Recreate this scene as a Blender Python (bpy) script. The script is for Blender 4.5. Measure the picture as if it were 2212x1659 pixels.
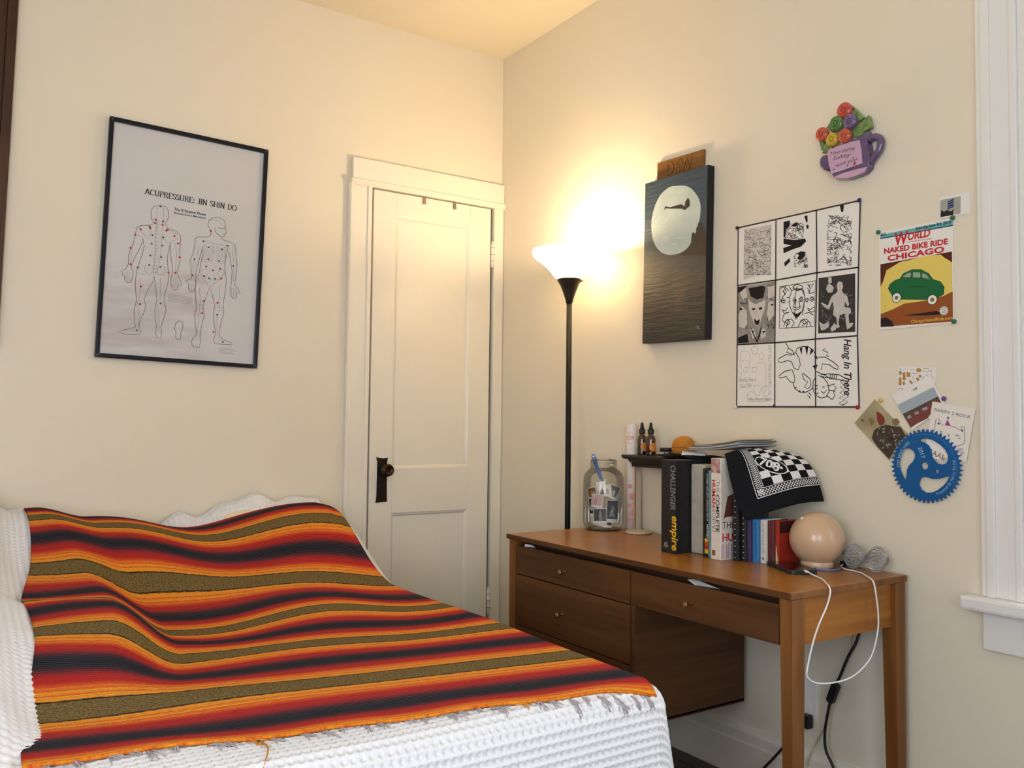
import bpy, bmesh, math, random
import numpy as np
from mathutils import Vector, Matrix, Euler
R = math.radians
random.seed(7)
SC = bpy.context.scene
for o in list(bpy.data.objects): bpy.data.objects.remove(o)

# ------------------------------------------------------------------ camera, sky, exposure
cam = bpy.data.cameras.new('camera'); cam_o = bpy.data.objects.new('camera', cam); SC.collection.objects.link(cam_o)
cam.sensor_fit = 'HORIZONTAL'; cam.sensor_width = 36.0; cam.lens = 36.0*1839.17/2212; cam.clip_start = .02
def cam_matrix(yaw, pitch, roll):
    cy, sy, cp, sp = math.cos(yaw), math.sin(yaw), math.cos(pitch), math.sin(pitch)
    f = Vector((cp*cy, cp*sy, sp)); r = Vector((sy, -cy, 0)); u = r.cross(f)
    r2 = math.cos(roll)*r+math.sin(roll)*u; u2 = -math.sin(roll)*r+math.cos(roll)*u
    return Matrix((r2, u2, -f)).transposed().to_4x4()
cam_o.matrix_world = Matrix.Translation((0, 0, 1.168)) @ cam_matrix(R(56.405), R(2.5205), R(.635))
SC.camera = cam_o
WORLD_STRENGTH = 8.5; LAMP_POWER = 18.5; EXPOSURE = 0.0
w = bpy.data.worlds.new('overcast_sky'); SC.world = w; w.use_nodes = True
w.node_tree.nodes['Background'].inputs[0].default_value = (.84, .91, 1.0, 1)
w.node_tree.nodes['Background'].inputs[1].default_value = WORLD_STRENGTH
cy_ = SC.cycles; cy_.max_bounces = 6; cy_.diffuse_bounces = 4; cy_.glossy_bounces = 3; cy_.transmission_bounces = 4; cy_.transparent_max_bounces = 8
cy_.caustics_reflective = False; cy_.caustics_refractive = False; cy_.adaptive_threshold = .15; cy_.adaptive_min_samples = 20
SC.view_settings.view_transform = 'Standard'; SC.view_settings.look = 'None'
SC.view_settings.exposure = EXPOSURE; SC.view_settings.gamma = 1; SC.view_settings.use_curve_mapping = False
def portal(loc, rot, sx, sz):                       # lets the renderer find the sky through a window opening
    l = bpy.data.lights.new('window_portal', 'AREA'); l.shape = 'RECTANGLE'; l.size = sx; l.size_y = sz
    l.cycles.is_portal = True
    o = bpy.data.objects.new('window_portal', l); SC.collection.objects.link(o); o.location = loc; o.rotation_euler = rot
portal((2.30, .53, 1.68), (0, R(90), 0), 1.88, .98)
portal((-.55, -1.28, 1.55), (R(90), 0, 0), 1.5, 1.7)
portal((-1.83, -.3, 1.55), (0, R(-90), 0), 1.6, 1.3)

# ------------------------------------------------------------------ helpers
def lin(c):
    return tuple(((v/255)/12.92 if v/255 <= .04045 else ((v/255+.055)/1.055)**2.4) for v in c)
def nn(t, kind, **kw):
    n = t.nodes.new(kind)
    for k, v in kw.items(): setattr(n, k, v)
    return n
MATS = {}
def M(name, col, rough=.6, metal=0., spec=.4, var=(0, 0), bump=(0, 0), stretch=(1, 1, 1), col2=None, coat=0., sub=0., emit=0., trans=0., alpha=1.):
    """principled material; var=(noise scale, amount) mixes towards col2 (or a darker col), bump=(scale, strength)"""
    if name in MATS: return MATS[name]
    m = bpy.data.materials.new(name); m.use_nodes = True; t = m.node_tree; b = t.nodes['Principled BSDF']
    b.inputs['Base Color'].default_value = (*lin(col), 1); b.inputs['Roughness'].default_value = rough
    b.inputs['Metallic'].default_value = metal; b.inputs['Specular IOR Level'].default_value = spec
    b.inputs['Coat Weight'].default_value = coat
    if trans: b.inputs['Transmission Weight'].default_value = trans
    if emit:
        b.inputs['Emission Color'].default_value = (*lin(col), 1); b.inputs['Emission Strength'].default_value = emit
    tc = nn(t, 'ShaderNodeTexCoord'); mp = nn(t, 'ShaderNodeMapping'); mp.inputs['Scale'].default_value = stretch
    t.links.new(tc.outputs['Object'], mp.inputs['Vector'])
    if var[1]:
        nz = nn(t, 'ShaderNodeTexNoise'); nz.inputs['Scale'].default_value = var[0]; nz.inputs['Detail'].default_value = 6
        t.links.new(mp.outputs[0], nz.inputs['Vector'])
        cr = nn(t, 'ShaderNodeMapRange'); cr.inputs[1].default_value = .3; cr.inputs[2].default_value = .7; cr.inputs[4].default_value = var[1]
        t.links.new(nz.outputs[0], cr.inputs[0])
        mx = nn(t, 'ShaderNodeMix', data_type='RGBA')
        mx.inputs[6].default_value = (*lin(col), 1); c2 = col2 or tuple(v*.6 for v in col); mx.inputs[7].default_value = (*lin(c2), 1)
        t.links.new(cr.outputs[0], mx.inputs[0]); t.links.new(mx.outputs[2], b.inputs['Base Color'])
    if bump[1]:
        n2 = nn(t, 'ShaderNodeTexNoise'); n2.inputs['Scale'].default_value = bump[0]; n2.inputs['Detail'].default_value = 4
        t.links.new(mp.outputs[0], n2.inputs['Vector'])
        bp = nn(t, 'ShaderNodeBump'); bp.inputs['Strength'].default_value = bump[1]; bp.inputs['Distance'].default_value = .004
        t.links.new(n2.outputs[0], bp.inputs['Height']); t.links.new(bp.outputs[0], b.inputs['Normal'])
    MATS[name] = m
    return m
def pane_mat(name, tint=(1, 1, 1), refl=.5):
    m = bpy.data.materials.new(name); m.use_nodes = True; t = m.node_tree; t.nodes.remove(t.nodes['Principled BSDF'])
    tr = nn(t, 'ShaderNodeBsdfTransparent'); tr.inputs[0].default_value = (*tint, 1); gl = nn(t, 'ShaderNodeBsdfGlossy'); gl.inputs['Roughness'].default_value = .03
    lw = nn(t, 'ShaderNodeLayerWeight'); lw.inputs[0].default_value = .35; mu = nn(t, 'ShaderNodeMath', operation='MULTIPLY'); mu.inputs[1].default_value = refl
    mx = nn(t, 'ShaderNodeMixShader'); t.links.new(lw.outputs['Fresnel'], mu.inputs[0]); t.links.new(mu.outputs[0], mx.inputs[0])
    t.links.new(tr.outputs[0], mx.inputs[1]); t.links.new(gl.outputs[0], mx.inputs[2]); t.links.new(mx.outputs[0], t.nodes['Material Output'].inputs[0])
    return m
def obj(name, me, mat, parent=None, loc=None, rot=None, smooth=False):
    o = bpy.data.objects.new(name, me); SC.collection.objects.link(o)
    if mat is not None and not me.materials: me.materials.append(mat)
    if parent is not None: o.parent = parent
    if loc: o.location = loc
    if rot: o.rotation_euler = rot
    if smooth: me.polygons.foreach_set('use_smooth', [True]*len(me.polygons))
    return o
def mesh(verts, faces):
    me = bpy.data.meshes.new('m'); me.from_pydata([tuple(v) for v in verts], [], faces); me.update(); return me
def bm_mesh(bm):
    me = bpy.data.meshes.new('m'); bmesh.ops.recalc_face_normals(bm, faces=bm.faces); bm.to_mesh(me); bm.free(); return me
def bm_box(bm, lo, hi):
    v = [bm.verts.new((x, y, z)) for x in (lo[0], hi[0]) for y in (lo[1], hi[1]) for z in (lo[2], hi[2])]
    for f in ((0, 1, 3, 2), (4, 6, 7, 5), (0, 4, 5, 1), (2, 3, 7, 6), (0, 2, 6, 4), (1, 5, 7, 3)): bm.faces.new([v[i] for i in f])
def box(name, lo, hi, mat, parent=None, bev=.002, seg=2):
    bm = bmesh.new(); bm_box(bm, lo, hi)
    if bev: bmesh.ops.bevel(bm, geom=list(bm.edges), offset=bev, segments=seg, affect='EDGES', profile=.6)
    return obj(name, bm_mesh(bm), mat, parent)
def hexa(name, p, mat, parent=None, bev=.0015):      # 8 corners: bottom ring 4, top ring 4
    bm = bmesh.new(); v = [bm.verts.new(q) for q in p]
    for f in ((3, 2, 1, 0), (4, 5, 6, 7), (0, 1, 5, 4), (1, 2, 6, 5), (2, 3, 7, 6), (3, 0, 4, 7)): bm.faces.new([v[i] for i in f])
    if bev: bmesh.ops.bevel(bm, geom=list(bm.edges), offset=bev, segments=2, affect='EDGES')
    return obj(name, bm_mesh(bm), mat, parent)
def prism(name, poly, z0, z1, mat, parent=None, bev=0, smooth=False):
    bm = bmesh.new(); b = [bm.verts.new((x, y, z0)) for x, y in poly]; t = [bm.verts.new((x, y, z1)) for x, y in poly]; n = len(poly)
    bm.faces.new(b[::-1]); bm.faces.new(t)
    for i in range(n): bm.faces.new((b[i], b[(i+1) % n], t[(i+1) % n], t[i]))
    if bev:
        te = [e for e in bm.edges if all(abs(v.co.z-z1) < 1e-6 for v in e.verts)]
        bmesh.ops.bevel(bm, geom=te, offset=bev, segments=3, affect='EDGES', profile=.6)
    bmesh.ops.triangulate(bm, faces=[f for f in bm.faces if len(f.verts) > 4])
    return obj(name, bm_mesh(bm), mat, parent, smooth=smooth)
def lathe(name, prof, mat, parent=None, n=40, loc=None, cap=True, rot=None):
    vs, fs = [], []
    for r, z in prof:
        for i in range(n): a = 2*math.pi*i/n; vs.append((r*math.cos(a), r*math.sin(a), z))
    for k in range(len(prof)-1):
        for i in range(n): j = (i+1) % n; fs.append((k*n+i, k*n+j, (k+1)*n+j, (k+1)*n+i))
    if cap: fs.append(tuple(range(n))[::-1]); fs.append(tuple((len(prof)-1)*n+i for i in range(n)))
    o = obj(name, mesh(vs, fs), mat, parent, loc, rot, smooth=True); return o
def tube_geo(path, rad, n=8, closed=False):
    P = [Vector(p) for p in path]; vs, fs = [], []; N = len(P); up = None
    rr = rad if isinstance(rad, (list, tuple)) else [rad]*N
    for i, p in enumerate(P):
        a = P[(i-1) % N] if (closed or i > 0) else p; b = P[(i+1) % N] if (closed or i < N-1) else p
        t = (b-a).normalized()
        if up is None: up = t.orthogonal().normalized()
        up = (up-t*up.dot(t)); up = up.normalized() if up.length > 1e-6 else t.orthogonal().normalized()
        s = t.cross(up)
        for k in range(n): an = 2*math.pi*k/n; vs.append(p+rr[i]*(math.cos(an)*up+math.sin(an)*s))
    for i in range(N if closed else N-1):
        for k in range(n):
            j = (i+1) % N; fs.append((i*n+k, i*n+(k+1) % n, j*n+(k+1) % n, j*n+k))
    if not closed: fs.append(tuple(range(n))[::-1]); fs.append(tuple((N-1)*n+k for k in range(n)))
    return vs, fs
def tube(name, path, rad, mat, parent=None, n=8, closed=False):
    return obj(name, mesh(*tube_geo(path, rad, n, closed)), mat, parent, smooth=True)
def spline(pts, n=10):                               # Catmull-Rom through points
    P = [Vector(p) for p in pts]; P = [2*P[0]-P[1]]+P+[2*P[-1]-P[-2]]; out = []
    for i in range(1, len(P)-2):
        for k in range(n):
            t = k/n; a, b, c, d = P[i-1], P[i], P[i+1], P[i+2]
            out.append(.5*((2*b)+(c-a)*t+(2*a-5*b+4*c-d)*t*t+(3*b-a-3*c+d)*t**3))
    out.append(P[-2]); return out
def join_geo(parts):
    vs, fs = [], []
    for v, f in parts:
        k = len(vs); vs += list(v); fs += [tuple(i+k for i in q) for q in f]
    return vs, fs
def ribbon_geo(line, wd, z, pen=None):
    """flat stroke in the local XY plane; pen=(thick, thin) varies the width with direction like a broad nib"""
    P = [Vector((x, y)) for x, y in line]; vs, fs = [], []
    for i, p in enumerate(P):
        a = P[max(i-1, 0)]; b = P[min(i+1, len(P)-1)]; t = b-a
        t = t.normalized() if t.length > 1e-9 else Vector((1, 0))
        ww = wd if pen is None else pen[1]+(pen[0]-pen[1])*abs(t.y)
        nrm = Vector((-t.y, t.x))*ww/2; e = Vector((0, 0))
        if i == 0: e = -t*ww*.3
        if i == len(P)-1: e = t*ww*.3
        vs += [(*(p+nrm+e), z), (*(p-nrm+e), z)]
    for i in range(len(P)-1): fs.append((2*i, 2*i+1, 2*i+3, 2*i+2))
    return vs, fs
def ink(name, lines, wd, z, mat, parent, scale=.001, closed=False):
    o = obj(name, mesh(*join_geo([ribbon_geo([(x*scale, y*scale) for x, y in l], wd, z) for l in lines])), mat, parent)
    if len(lines) > 1: o['kind'] = 'stuff'
    return o
JOINED = {'red_point', 'blue_point', 'painted_dot', 'pen_dot', 'orange_icon'}       # specks too small to pick apart
def fills(name, polys, z, mat, parent, scale=.001, th=.0002):
    if len(polys) > 1 and name not in JOINED:
        return [fills(name, [p], z, mat, parent, scale) for p in polys][0]
    bm = bmesh.new()
    for p in polys:
        f = bm.faces.new([bm.verts.new((x*scale, y*scale, z)) for x, y in p])
        if f.normal.z < 0: f.normal_flip()
    bm.normal_update()
    for f in bm.faces:
        if f.normal.z < 0: f.normal_flip()
    bmesh.ops.triangulate(bm, faces=list(bm.faces)); me = bpy.data.meshes.new('m'); bm.to_mesh(me); bm.free()
    o = obj(name, me, mat, parent)
    if name in JOINED: o['kind'] = 'stuff'
    return o
def dots(name, pts, r, z, mat, parent, scale=.001):
    return fills(name, [[(x*scale+r*math.cos(a*math.pi/5), y*scale+r*math.sin(a*math.pi/5)) for a in range(10)] for x, y in pts], z, mat, parent, 1)
def text(name, s, size, loc, mat, parent, rot=0., align='LEFT', bold=0., width=None, shear=0., extrude=0., sx=1.):
    """lettering in the parent's local XY plane; width fits the run of letters to that length"""
    c = bpy.data.curves.new('t', 'FONT'); c.body = s; c.size = size; c.align_x = align; c.offset = bold*size; c.shear = shear; c.extrude = extrude
    c.resolution_u = 3
    o = bpy.data.objects.new('t', c); SC.collection.objects.link(o); me = bpy.data.meshes.new_from_object(o)
    bpy.data.objects.remove(o); bpy.data.curves.remove(c)
    xs = [v.co.x for v in me.vertices]; k = sx
    if width and xs: k = width/max(max(xs)-min(xs), 1e-6)
    ox = min(xs) if (width and align == 'LEFT' and xs) else 0
    for v in me.vertices: v.co.x = (v.co.x-ox)*k
    me.materials.clear()
    return obj(name, me, mat, parent, loc, (0, 0, rot))
def serif_text(name, s, h, width, loc, mat, parent, rot=0):
    """book-serif capitals drawn with a broad pen: thick stems, thin bars, small feet"""
    arc = lambda cx, cy, rx, ry, a0, a1, n=10: [(cx+rx*math.cos(R(a0+(a1-a0)*i/n)), cy+ry*math.sin(R(a0+(a1-a0)*i/n))) for i in range(n+1)]
    G = {'A': (.8, [[(.05, 0), (.38, 1)], [(.38, 1), (.72, 0)], [(.17, .35), (.58, .35)]], [.05, .72]),
         'C': (.8, [arc(.42, .5, .36, .5, 40, 320, 18)], []), 'U': (.82, [[(.14, 1), (.14, .3)]+arc(.4, .3, .26, .3, 180, 360)+[(.66, 1)]], []),
         'P': (.68, [[(.16, 0), (.16, 1)], [(.16, 1), (.36, 1)]+arc(.36, .74, .24, .26, 90, -90)+[(.16, .48)]], [.16]),
         'R': (.78, [[(.16, 0), (.16, 1)], [(.16, 1), (.36, 1)]+arc(.36, .75, .22, .25, 90, -90)+[(.16, .5)], [(.38, .5), (.68, 0)]], [.16, .68]),
         'E': (.7, [[(.16, 0), (.16, 1)], [(.16, 1), (.58, 1), (.58, .86)], [(.16, .52), (.48, .52)], [(.16, 0), (.6, 0), (.6, .16)]], [.16]),
         'S': (.62, [arc(.3, .75, .2, .25, 30, 270, 12)+arc(.3, .25, .22, .25, 90, -150, 12)], []),
         'J': (.46, [[(.3, 1), (.3, .2)]+arc(.16, .2, .14, .2, 0, -130, 6)], []), 'I': (.36, [[(.17, 0), (.17, 1)]], [.17]),
         'N': (.84, [[(.14, 0), (.14, 1)], [(.14, 1), (.68, 0)], [(.68, 0), (.68, 1)]], [.14]),
         'H': (.84, [[(.15, 0), (.15, 1)], [(.68, 0), (.68, 1)], [(.15, .52), (.68, .52)]], [.15, .68]),
         'D': (.82, [[(.16, 0), (.16, 1)], [(.16, 1), (.34, 1)]+arc(.34, .5, .36, .5, 90, -90, 14)+[(.16, 0)]], [.16]),
         'O': (.86, [arc(.42, .5, .36, .5, 0, 360, 24)], []), ':': (.34, [[(.14, .02), (.14, .14)], [(.14, .52), (.14, .64)]], []), ' ': (.5, [], [])}
    tot = sum(G[c][0] for c in s); k = width/tot; x = 0; parts = []
    for c in s:
        a, st, feet = G[c]
        for l in st: parts.append(ribbon_geo([((x+px)*k, py*h) for px, py in l], 0, 0, pen=(.17*h, .06*h)))
        for f in feet: parts.append(ribbon_geo([((x+f-.1)*k, .02*h), ((x+f+.1)*k, .02*h)], .05*h, 0))
        x += a
    return obj(name, mesh(*join_geo(parts)), mat, parent, loc, (0, 0, rot))
def tag(o, label, cat, group=None, kind=None):
    o['label'] = label; o['category'] = cat
    if group: o['group'] = group
    if kind: o['kind'] = kind
    return o
def thing(name, label, cat, loc=(0, 0, 0), rot=(0, 0, 0), group=None):
    o = bpy.data.objects.new(name, None); SC.collection.objects.link(o); o.location = loc; o.rotation_euler = rot; o.empty_display_size = .05
    return tag(o, label, cat, group)
def struct(o, label, cat=None):
    o['kind'] = 'structure'; o['label'] = label
    if cat: o['category'] = cat
    return o
XW, YW, CEIL = 2.25, 3.4963, 2.962                   # right wall, left wall, ceiling
def on_right(u, z, off=0., tilt=0.):                 # frame on the right wall: x right, y up, z out of the wall
    return dict(loc=(XW-off, -u, z), rot=(Matrix.Rotation(R(-90), 3, 'Z') @ Matrix.Rotation(R(90), 3, 'X') @ Matrix.Rotation(R(tilt), 3, 'Z')).to_euler())
def on_left(x, z, off=0., tilt=0.):
    return dict(loc=(x, YW-off, z), rot=(Matrix.Rotation(R(90), 3, 'X') @ Matrix.Rotation(R(tilt), 3, 'Z')).to_euler())

# ------------------------------------------------------------------ materials
m_wall = M('cream_paint', (233, 224, 206), .55, spec=.25, var=(1.2, .25), col2=(229, 217, 197), bump=(60, .06))
m_ceil = M('ceiling_paint', (236, 226, 204), .7, spec=.2, bump=(50, .05))
m_trim = M('glossy_cream_paint', (240, 234, 221), .28, spec=.5, var=(3, .3), col2=(234, 225, 209), bump=(25, .05))
m_wtrim = M('white_window_paint', (236, 234, 232), .3, spec=.5, bump=(25, .05))
def wood(name, a, b, c, rough=.35, axis=1, sc=7., coat=.06, blotch=.3, relief=.12):
    if name in MATS: return MATS[name]
    m = bpy.data.materials.new(name); m.use_nodes = True; t = m.node_tree; bs = t.nodes['Principled BSDF']
    tc = nn(t, 'ShaderNodeTexCoord'); mp = nn(t, 'ShaderNodeMapping'); s = [sc*3, sc*3, sc*3]; s[axis] = sc*.22; mp.inputs['Scale'].default_value = s
    nz = nn(t, 'ShaderNodeTexNoise'); nz.inputs['Scale'].default_value = 1.; nz.inputs['Detail'].default_value = 5; nz.inputs['Distortion'].default_value = .8
    r = nn(t, 'ShaderNodeValToRGB'); e = r.color_ramp.elements
    e[0].position = .32; e[0].color = (*lin(a), 1); e[1].position = .72; e[1].color = (*lin(c), 1); q = e.new(.5); q.color = (*lin(b), 1)
    n2 = nn(t, 'ShaderNodeTexNoise'); n2.inputs['Scale'].default_value = 2.2; n2.inputs['Detail'].default_value = 3
    mx = nn(t, 'ShaderNodeMix', data_type='RGBA', blend_type='MULTIPLY'); mx.inputs[0].default_value = blotch
    mr = nn(t, 'ShaderNodeMapRange'); mr.inputs[1].default_value = .3; mr.inputs[2].default_value = .7; mr.inputs[3].default_value = .55
    t.links.new(tc.outputs['Object'], mp.inputs[0]); t.links.new(mp.outputs[0], nz.inputs['Vector']); t.links.new(nz.outputs[0], r.inputs[0])
    t.links.new(tc.outputs['Object'], n2.inputs['Vector']); t.links.new(n2.outputs[0], mr.inputs[0]); t.links.new(mr.outputs[0], mx.inputs[7])
    t.links.new(r.outputs[0], mx.inputs[6]); t.links.new(mx.outputs[2], bs.inputs['Base Color'])
    bs.inputs['Roughness'].default_value = rough; bs.inputs['Coat Weight'].default_value = coat; bs.inputs['Coat Roughness'].default_value = .18; bs.inputs['Specular IOR Level'].default_value = .28
    bp = nn(t, 'ShaderNodeBump'); bp.inputs['Strength'].default_value = relief; bp.inputs['Distance'].default_value = .002
    t.links.new(nz.outputs[0], bp.inputs['Height'])
    if relief > .05: t.links.new(bp.outputs[0], bs.inputs['Normal'])
    MATS[name] = m; return m
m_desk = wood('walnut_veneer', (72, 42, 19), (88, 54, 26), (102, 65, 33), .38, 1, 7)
m_desk_lit = wood('walnut_veneer_lit', (140, 84, 28), (160, 100, 36), (174, 114, 46), .4, 0, 7)  # lighter copy of the walnut: window light on the apron painted in
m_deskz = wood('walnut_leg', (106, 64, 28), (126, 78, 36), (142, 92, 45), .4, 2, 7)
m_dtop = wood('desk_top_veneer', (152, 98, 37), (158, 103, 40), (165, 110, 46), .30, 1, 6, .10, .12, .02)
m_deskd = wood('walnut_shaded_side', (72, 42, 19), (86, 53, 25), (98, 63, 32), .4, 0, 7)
m_dark_in = M('dark_wood_inside', (58, 36, 22), .7)
m_black = M('black_satin', (24, 23, 24), .45, var=(30, .4), col2=(36, 34, 34))
m_blackm = M('black_metal', (16, 15, 15), .5, spec=.25)
m_paper = M('white_paper', (240, 236, 232), .6, spec=.2, var=(5, .25), col2=(232, 228, 222))
m_ink = M('black_ink', (30, 28, 30), .6, spec=.2)
m_brass = M('brass', (186, 160, 104), .28, metal=1.)
m_white = M('white_card', (238, 234, 230), .5)

# ------------------------------------------------------------------ room shell
def slab(name, lo, hi, mat, label):
    return struct(box(name, lo, hi, mat, None, 0), label)
X0, Y0 = -1.75, -1.2
fl = slab('floor', (X0, Y0, -.06), (XW, YW, -.012), M('subfloor', (46, 32, 24), .8), 'dark wooden floor under the desk and bed')
m_plank = wood('dark_floor_board', (44, 30, 22), (58, 40, 28), (72, 50, 35), .4, 1, 5, .3)
pl_me = None
for i in range(44):
    x = X0+i*.0909; bx = box('plank', (0, 0, 0), (.0885, YW-Y0-.02, .012), m_plank, fl, .0015, 1) if pl_me is None else obj('plank', pl_me, m_plank, fl)
    pl_me = bx.data; bx.location = (x+.001, Y0+.01, -.012)
slab('ceiling', (X0, Y0, CEIL), (XW, YW, CEIL+.08), m_ceil, 'cream painted ceiling over the corner')
slab('wall_left', (X0-.1, YW, -.06), (XW+.1, YW+.1, CEIL+.08), m_wall, 'cream wall with the closet door and framed chart')
WY0, WY1, WZ0, WZ1 = .05, 1.030, .74, 2.62          # window opening in the right wall
def wall_with_hole(name, mat, axis, pos, th, a0, a1, h0, h1, z0, z1, label):
    bm = bmesh.new(); lo, hi = -.06, CEIL+.08
    for (p0, p1, q0, q1) in ((a0, h0, lo, hi), (h1, a1, lo, hi), (h0, h1, lo, z0), (h0, h1, z1, hi)):
        if axis == 'x': bm_box(bm, (pos, p0, q0), (pos+th, p1, q1))
        else: bm_box(bm, (p0, pos, q0), (p1, pos+th, q1))
    bmesh.ops.remove_doubles(bm, verts=bm.verts, dist=1e-5)
    return struct(obj(name, bm_mesh(bm), mat), label)
wall_with_hole('wall_right', m_wall, 'x', XW, .1, Y0-.1, YW, WY0, WY1, WZ0, WZ1, 'cream wall with prints above the desk and the window')
wall_with_hole('wall_back', m_wall, 'y', Y0-.1, .1, X0-.1, XW, -1.3, .2, .7, 2.4, 'cream wall behind the viewer with an added window')

wall_with_hole('wall_side', m_wall, 'x', X0-.1, .1, Y0, YW, -.95, .35, .75, 2.35, 'cream side wall beyond the bed with an added window')
# baseboards
def baseboard(name, p0, p1, axis, label):
    prof = [(0, 0), (.02, 0), (.02, .115), (.016, .122), (.016, .15), (.008, .168), (0, .17)]
    bm = bmesh.new(); A = []; B = []
    for d, z in prof:
        A.append(bm.verts.new((XW-d, p0, z) if axis == 'y' else (p0, YW-d, z))); B.append(bm.verts.new((XW-d, p1, z) if axis == 'y' else (p1, YW-d, z)))
    for i in range(len(prof)-1): bm.faces.new((A[i], A[i+1], B[i+1], B[i]))
    bm.faces.new(A); bm.faces.new(B[::-1])
    return struct(obj(name, bm_mesh(bm), m_trim), label)
baseboard('baseboard_right', Y0, YW, 'y', 'pale painted baseboard under the desk')
baseboard('baseboard_left', X0, 1.43, 'x', 'pale painted baseboard behind the bed')

# closet door with casing (local frame on the left wall: x, height, out of the wall)
dr = thing('door_1', 'narrow cream panelled closet door beside the floor lamp', 'door'); struct(dr, dr['label'], 'door')
dr.location = (0, YW, 0); dr.rotation_euler = (R(90), 0, 0)
DL, DR, DT = 1.560, 2.176, 2.198
def dbox(name, x0, x1, z0, z1, d0, d1, parent=dr, bev=.003, mat=m_trim): return box(name, (x0, z0, d0), (x1, z1, d1), mat, parent, bev)
m_gap = M('dark_gap', (70, 56, 40), .9)
dbox('jamb_shadow_board', DL-.01, DR+.014, .0, DT+.008, .0005, .002, bev=0, mat=m_gap)
casing = dbox('casing', 1.443, 1.548, 0, 2.212, .001, .024, bev=.004)
dbox('casing_bead', 1.446, 1.462, 0, 2.21, .0235, .030, casing); dbox('casing_bead', 1.528, 1.5475, 0, 2.21, .0235, .031, casing)
casing2 = dbox('casing', 2.190, 2.248, 0, 2.212, .001, .024, bev=.004)
dbox('casing_bead', 2.1905, 2.203, 0, 2.21, .0235, .030, casing2)
head = dbox('head_board', 1.456, 2.249, 2.212, 2.325, .001, .026, bev=.003)
cor = prism('cornice', [(0, 0), (.030, 0), (.038, .012), (.038, .024), (.028, .030), (0, .030)], 0, 2.249-1.446, m_trim, dr, .0)
cor.rotation_euler = (R(0), R(90), R(0)); cor.location = (1.446, 2.203, .001)
cor.matrix_local = Matrix(((0, 0, 1, 1.446), (0, 1, 0, 2.203), (1, 0, 0, .001), (0, 0, 0, 1)))
leaf = dbox('door_leaf', DL, DR, .012, DT, .002, .008, bev=.001)
def dl(name, x0, x1, z0, z1, d1=.020): return box(name, (x0, z0, .004), (x1, z1, d1), m_trim, leaf, .0025)
dl('stile', DL, 1.671, .012, DT); dl('stile', 2.060, DR, .012, DT)
dl('rail', 1.671, 2.060, 2.094, DT, .0199); dl('rail', 1.671, 2.060, .752, .952, .0199); dl('rail', 1.671, 2.060, .012, .22, .0199)
for (z0, z1) in ((.952, 2.094), (.22, .752)):
    bm = bmesh.new()                                   # sloping moulding strip round each panel
    o4 = [(1.671, z0), (2.060, z0), (2.060, z1), (1.671, z1)]; i4 = [(1.683, z0+.014), (2.046, z0+.014), (2.046, z1-.014), (1.683, z1-.014)]
    va = [bm.verts.new((x, y, .0195)) for x, y in o4]; vm = [bm.verts.new((x+(.006 if k in (0, 3) else -.006), y+(.007 if k < 2 else -.007), .0165)) for k, (x, y) in enumerate(o4)]; vb = [bm.verts.new((x, y, .009)) for x, y in i4]
    for r1, r2 in ((va, vm), (vm, vb)):
        for k in range(4): bm.faces.new((r1[k], r1[(k+1) % 4], r2[(k+1) % 4], r2[k]))
    obj('panel_moulding', bm_mesh(bm), m_trim, leaf)
    dl('panel', 1.683, 2.046, z0+.014, z1-.014, .0095)
hp = thing('door_handle', 'x', 'x'); del hp['label'], hp['category']; hp.parent = dr
m_iron = M('old_bronze_iron', (38, 31, 26), .42, metal=.7, var=(60, .6), col2=(60, 46, 34), bump=(120, .4))
prism('back_plate', [(1.592, .803), (1.648, .806), (1.643, .83), (1.6415, .98), (1.649, 1.001), (1.620, .997), (1.592, 1.004), (1.598, .98), (1.596, .83)], .0195, .0245, m_iron, hp, .002)
kn = lathe('knob', [(.010, 0), (.011, .018), (.016, .026), (.0265, .034), (.0285, .046), (.026, .055), (.018, .060), (.0165, .058), (.002, .058)], M('worn_bronze_knob', (72, 52, 36), .3, metal=.85, var=(40, .5), col2=(40, 30, 24)), hp, 32)
kn.location = (1.626, .948, .0245)
dots('keyhole', [(1622, 880)], .0035, .0248, m_black, hp)
for z0, z1 in ((1.912, 2.04), (.25, .379)):
    hg = lathe('hinge', [(.004, 0), (.0075, .004), (.004, .010), (.0075, .012), (.0075, z1-z0-.012), (.004, z1-z0-.010), (.0075, z1-z0-.004), (.003, z1-z0)], m_trim, dr, 14)
    hg.rotation_euler = (R(-90), 0, 0); hg.location = (2.183, z0, .026)
    for k in range(1, 4): dbox('knuckle_seam', 2.1752, 2.1908, z0+k*(z1-z0)/4-.0008, z0+k*(z1-z0)/4+.0008, .02, .0338, hg, 0, m_gap).matrix_parent_inverse = hg.matrix_basis.inverted()
m_grey_m = M('dull_metal', (150, 138, 118), .4, metal=.6)
for k, x in enumerate((1.810, 1.971)):
    t = thing('door_hook', ('small metal hanger clip over the door top nearer the knob side', 'small metal hanger clip over the door top nearer the hinges')[k], 'hook', (x, YW-.021, 2.176), (R(90), 0, 0), 'clips over the closet door')
    box('strap', (-.008, 0, 0), (.008, .024, .0025), m_grey_m, t, .001); box('hook_lip', (-.008, -.010, 0), (.008, .002, .006), m_grey_m, t, .002)

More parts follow.
